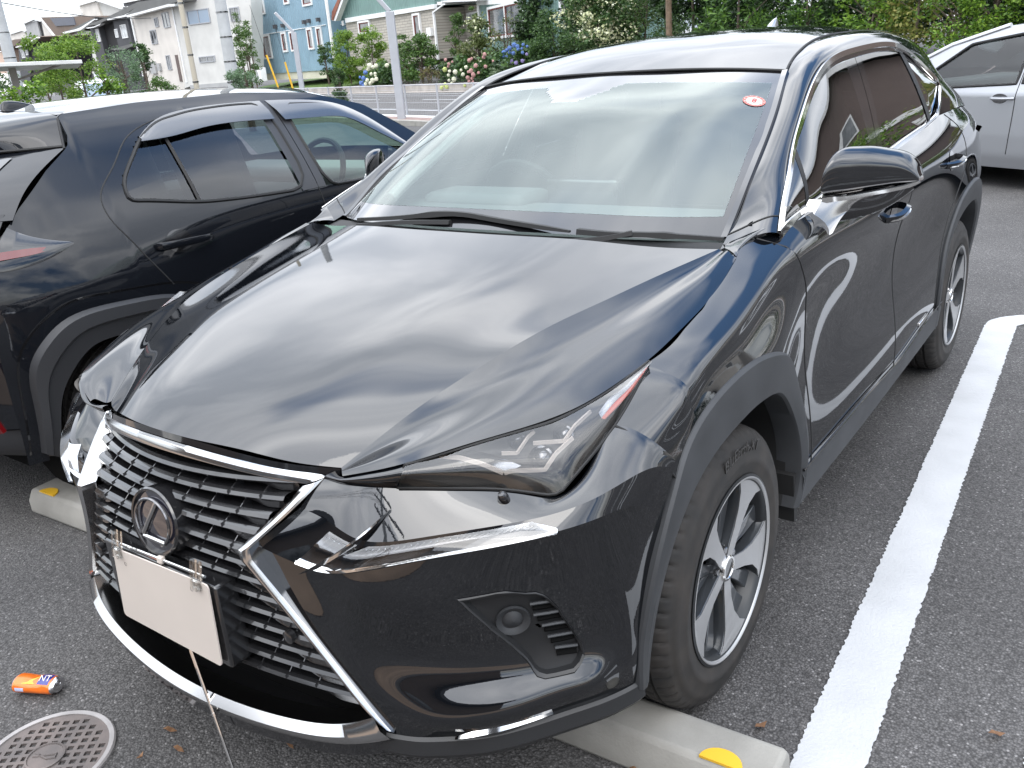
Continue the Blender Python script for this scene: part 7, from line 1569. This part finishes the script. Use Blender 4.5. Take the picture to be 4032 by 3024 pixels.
# ---- lamps and poles
def lamp(x,y,h,rz,label,w_=.11):
    o=empty('street_lamp',(x,y,0),rz); tag(o,label,'street lamp','square car park lamps')
    MB().box((0,0,h/2),(w_,w_*.75,h/2)).build('post',M['steelgrey'],o,bevel=.012)
    a=np.array([0,0,h+.0]); d=np.array([-.62,0,.78]); d/=np.linalg.norm(d); L_=1.05
    MB().box(a+d*L_/2,(L_/2,w_*.62,.055),np.array([d,[0,1,0],np.cross(d,[0,1,0])]).T).build('lamp_arm',M['steelgrey'],o,bevel=.01)
    MB().box(a+d*(L_+.005),(.012,w_*.58,.05),np.array([d,[0,1,0],np.cross(d,[0,1,0])]).T).build('end_cap',M['whitetrim'],o)
    MB().box((0,0,.02),(w_*1.5,w_*1.5,.02)).build('base_plate',M['steelgrey'],o,bevel=.005)
lamp(-15.92,17.18,2.88,R(32),'tall square grey lamp post with angled arm in front of the hydrangeas')
lamp(-29.87,26.05,3.14,R(38),'farther square grey lamp post with angled arm before the blue house',.105)
def pole(x,y,h,r0,r1,m_,label,bands=(),lean=(0,0),name='utility_pole'):
    o=empty(name,(x,y,0)); tag(o,label,'pole'); MB().tube([(0,0,0),(lean[0]*.5,lean[1]*.5,h/2),(lean[0],lean[1],h)],[r0,(r0+r1)/2,r1],20).build('shaft',m_,o)
    for z in bands: MB().tube([(lean[0]*z/h,lean[1]*z/h,z-.02),(lean[0]*z/h,lean[1]*z/h,z+.02)],(r0+(r1-r0)*z/h)+.012,20).build('band',M['dchrome'],o)
    return o
pole(-20.40,13.90,8.5,.072,.062,mat('beige_pipe',(.42,.38,.30),rough=.6),'thin beige jointed pole in front of the big beige house',(1.5,2.2,2.9,3.5,4.6))
up=pole(-22.2,16.52,11,.19,.13,M['pole'],'thick pale concrete utility pole between the beige and the blue house',(1.4,2.0,2.7,3.4,4.5,7.5),(.10,.10))
pole(-38.8,18.1,11,.26,.19,M['pole'],'grey concrete utility pole at the far left edge against the sky',(3,4,8))
for (a,b,lb) in (((-31.99,26.67,.0),(-32.25,26.35,2.35),'longer leaning yellow guard tube on a guy wire'),((-31.6,27.12,.0),(-31.76,26.94,1.99),'shorter leaning yellow guard tube right of the other')):
    o=empty('guy_wire_guard',a); tag(o,lb+' before the blue house','wire guard','yellow guards on the guy wires'); a=np.array(a);b=np.array(b)-a; MB().tube([(0,0,.3),b],.042,8).build('guard_tube',M['yellow'],o); MB().tube([(0,0,0),(b*.14)],.06,8).build('guard_foot',M['rubber'],o); MB().tube([b,b*1.9],.008,5).build('wire',M['rubber'],o)
# overhead wires at the top left
wr=tag(MB().tube(curve([(-38.8,18.1,8.6),(-30,24,7.9),(-20,30,8.2)],20),.02,5).tube(curve([(-38.8,18.1,5.2),(-45,26,5.0),(-52,34,5.4)],20),.02,5).build('overhead_wire',M['rubber'],None),'dark overhead wires running from the pole at the far left','wire')
# pole with crossarms standing behind the photographer's right, mirrored in the bonnet
pm=pole(.75,-9.2,10.8,.17,.11,M['pole'],'utility pole with crossarms and insulators, mirrored in the black bonnet',(),(.0,.0))
for z,w_ in ((10.3,1.0),(9.6,1.1),(8.8,.9)):
    MB().box((0,0,z),(w_,.05,.05)).build('crossarm',M['steelgrey'],pm)
    for x in (-.9,-.5,.5,.9): MB().lathe([(.05,0),(.06,.05),(.03,.08),(.05,.12),(0,.16)],10,Matrix.Translation((x*w_,0,z+.05))).build('insulator',M['rubber'],pm)
mb=MB()
for x in (-.9,-.5,.5,.9):
    for z in (10.3,9.6): mb.tube(curve([(x,0,z+.1),(x-14,-3,z-1.0),(x-28,-6,z+.1)],16),.014,4)
mb.build('wire',M['rubber'],pm)
# ---- carport at the left edge
cp=empty('carport',(-19.9,8.9,0),R(62)); tag(cp,'carport with a pale flat roof and one slanting grey post at the left edge','carport')
MB().box((0,1.6,2.17),(1.35,2.6,.04),[[1,0,0],[0,1,0],[-.03,0,1]]).build('roof',mat('carport_roof',(.60,.60,.58),rough=.3,noise=(1.5,.2,3)),cp,bevel=.01)
MB().box((-.1,0,1.05),(.075,.075,1.07)).build('post',M['kerb'],cp,bevel=.01); MB().tube([(-.1,0,1.85),(.9,0,2.12)],.03,6).build('brace',M['kerb'],cp)
# ---- boxy van half hidden by the left trees
vn=empty('parked_van',(-33.0,18.4,0),R(-24)); tag(vn,'white boxy van with dark bonnet, half hidden behind the left trees','van')
mb=MB().prism([(-1.7,.35),(1.75,.35),(1.78,.95),(1.05,1.05),(.72,1.72),(.5,1.84),(-1.6,1.84),(-1.7,1.7)],1,-.74,.74); mb.build('body',mat('van_white',(.62,.66,.66),rough=.3,coat=1),vn,bevel=.05)
MB().prism([(1.06,1.08),(1.10,1.06),(.78,1.70),(.74,1.70)],1,-.66,.66).build('windscreen',M['winblue'],vn,smooth=False)
for s in (1,-1): MB().prism([(-1.5,1.15),(.85,1.12),(.62,1.66),(-1.5,1.66)],1,s*.742,s*.748).build('side_window',M['winb'],vn,smooth=False)
MB().prism([(1.0,1.055),(1.78,.96),(1.80,.60),(1.72,.60),(1.70,.90),(1.0,1.0)],1,-.72,.72).build('bonnet',M['gloss'],vn,bevel=.02)
for x in (-1.2,1.2):
    for s in (1,-1): MB().lathe([(.28,-.08),(.29,0),(.28,.08),(.16,.085),(0,.07)],24,Matrix.Translation((x,s*.70,.29))@Matrix.Rotation(R(-90*s),4,'X')).build('wheel',M['tyre'],vn)
# ---- air conditioner beside the blue house, green hose reel far left
ac=empty('air_conditioner',(-57.0,46.0,.95),R(-17)); tag(ac,'white outdoor air conditioner unit at the corner of the blue house','air conditioner')
MB().box((0,0,.55),(.65,.25,.5)).build('casing',M['whitetrim'],ac,bevel=.03); MB().lathe([(.36,0),(.36,.03),(.1,.02),(0,.02)],24,Matrix.Translation((-.15,-.25,.55))@Matrix.Rotation(R(90),4,'X')).build('fan_grille',M['greyw'],ac)
hr=empty('hose_reel',(-18.9,7.1,1.0)); tag(hr,'coil of bright green hose at the left edge beside the aerial','hose'); MB().tube([(.20*cos(a)+.0,.10*sin(a),-.15+.30*a/(8*pi)) for a in np.linspace(0,8*pi,90)],.018,6).build('hose',mat('green_hose',(.02,.42,.22),rough=.4),hr); MB().tube([(0,0,-1.0),(0,0,.2)],.03,8).build('stand',M['kerb'],hr)
# ---- the shop front behind the camera, seen only in the chrome and the bumper
sh=empty('shop_building',(1,-11.5,0)); tag(sh,'low tan shop building behind the photographer, seen only in reflections','building')
MB().box2((-11,-6,0),(9,0,4.9)).build('wall',M['brownroof'],sh,smooth=False); MB().box2((-11.4,-6.4,4.9),(9.4,1.4,5.3)).build('canopy',M['dkwall'],sh,smooth=False); MB().box2((-5,.01,.4),(3,.05,2.6)).build('shop_window',M['winb'],sh,smooth=False)
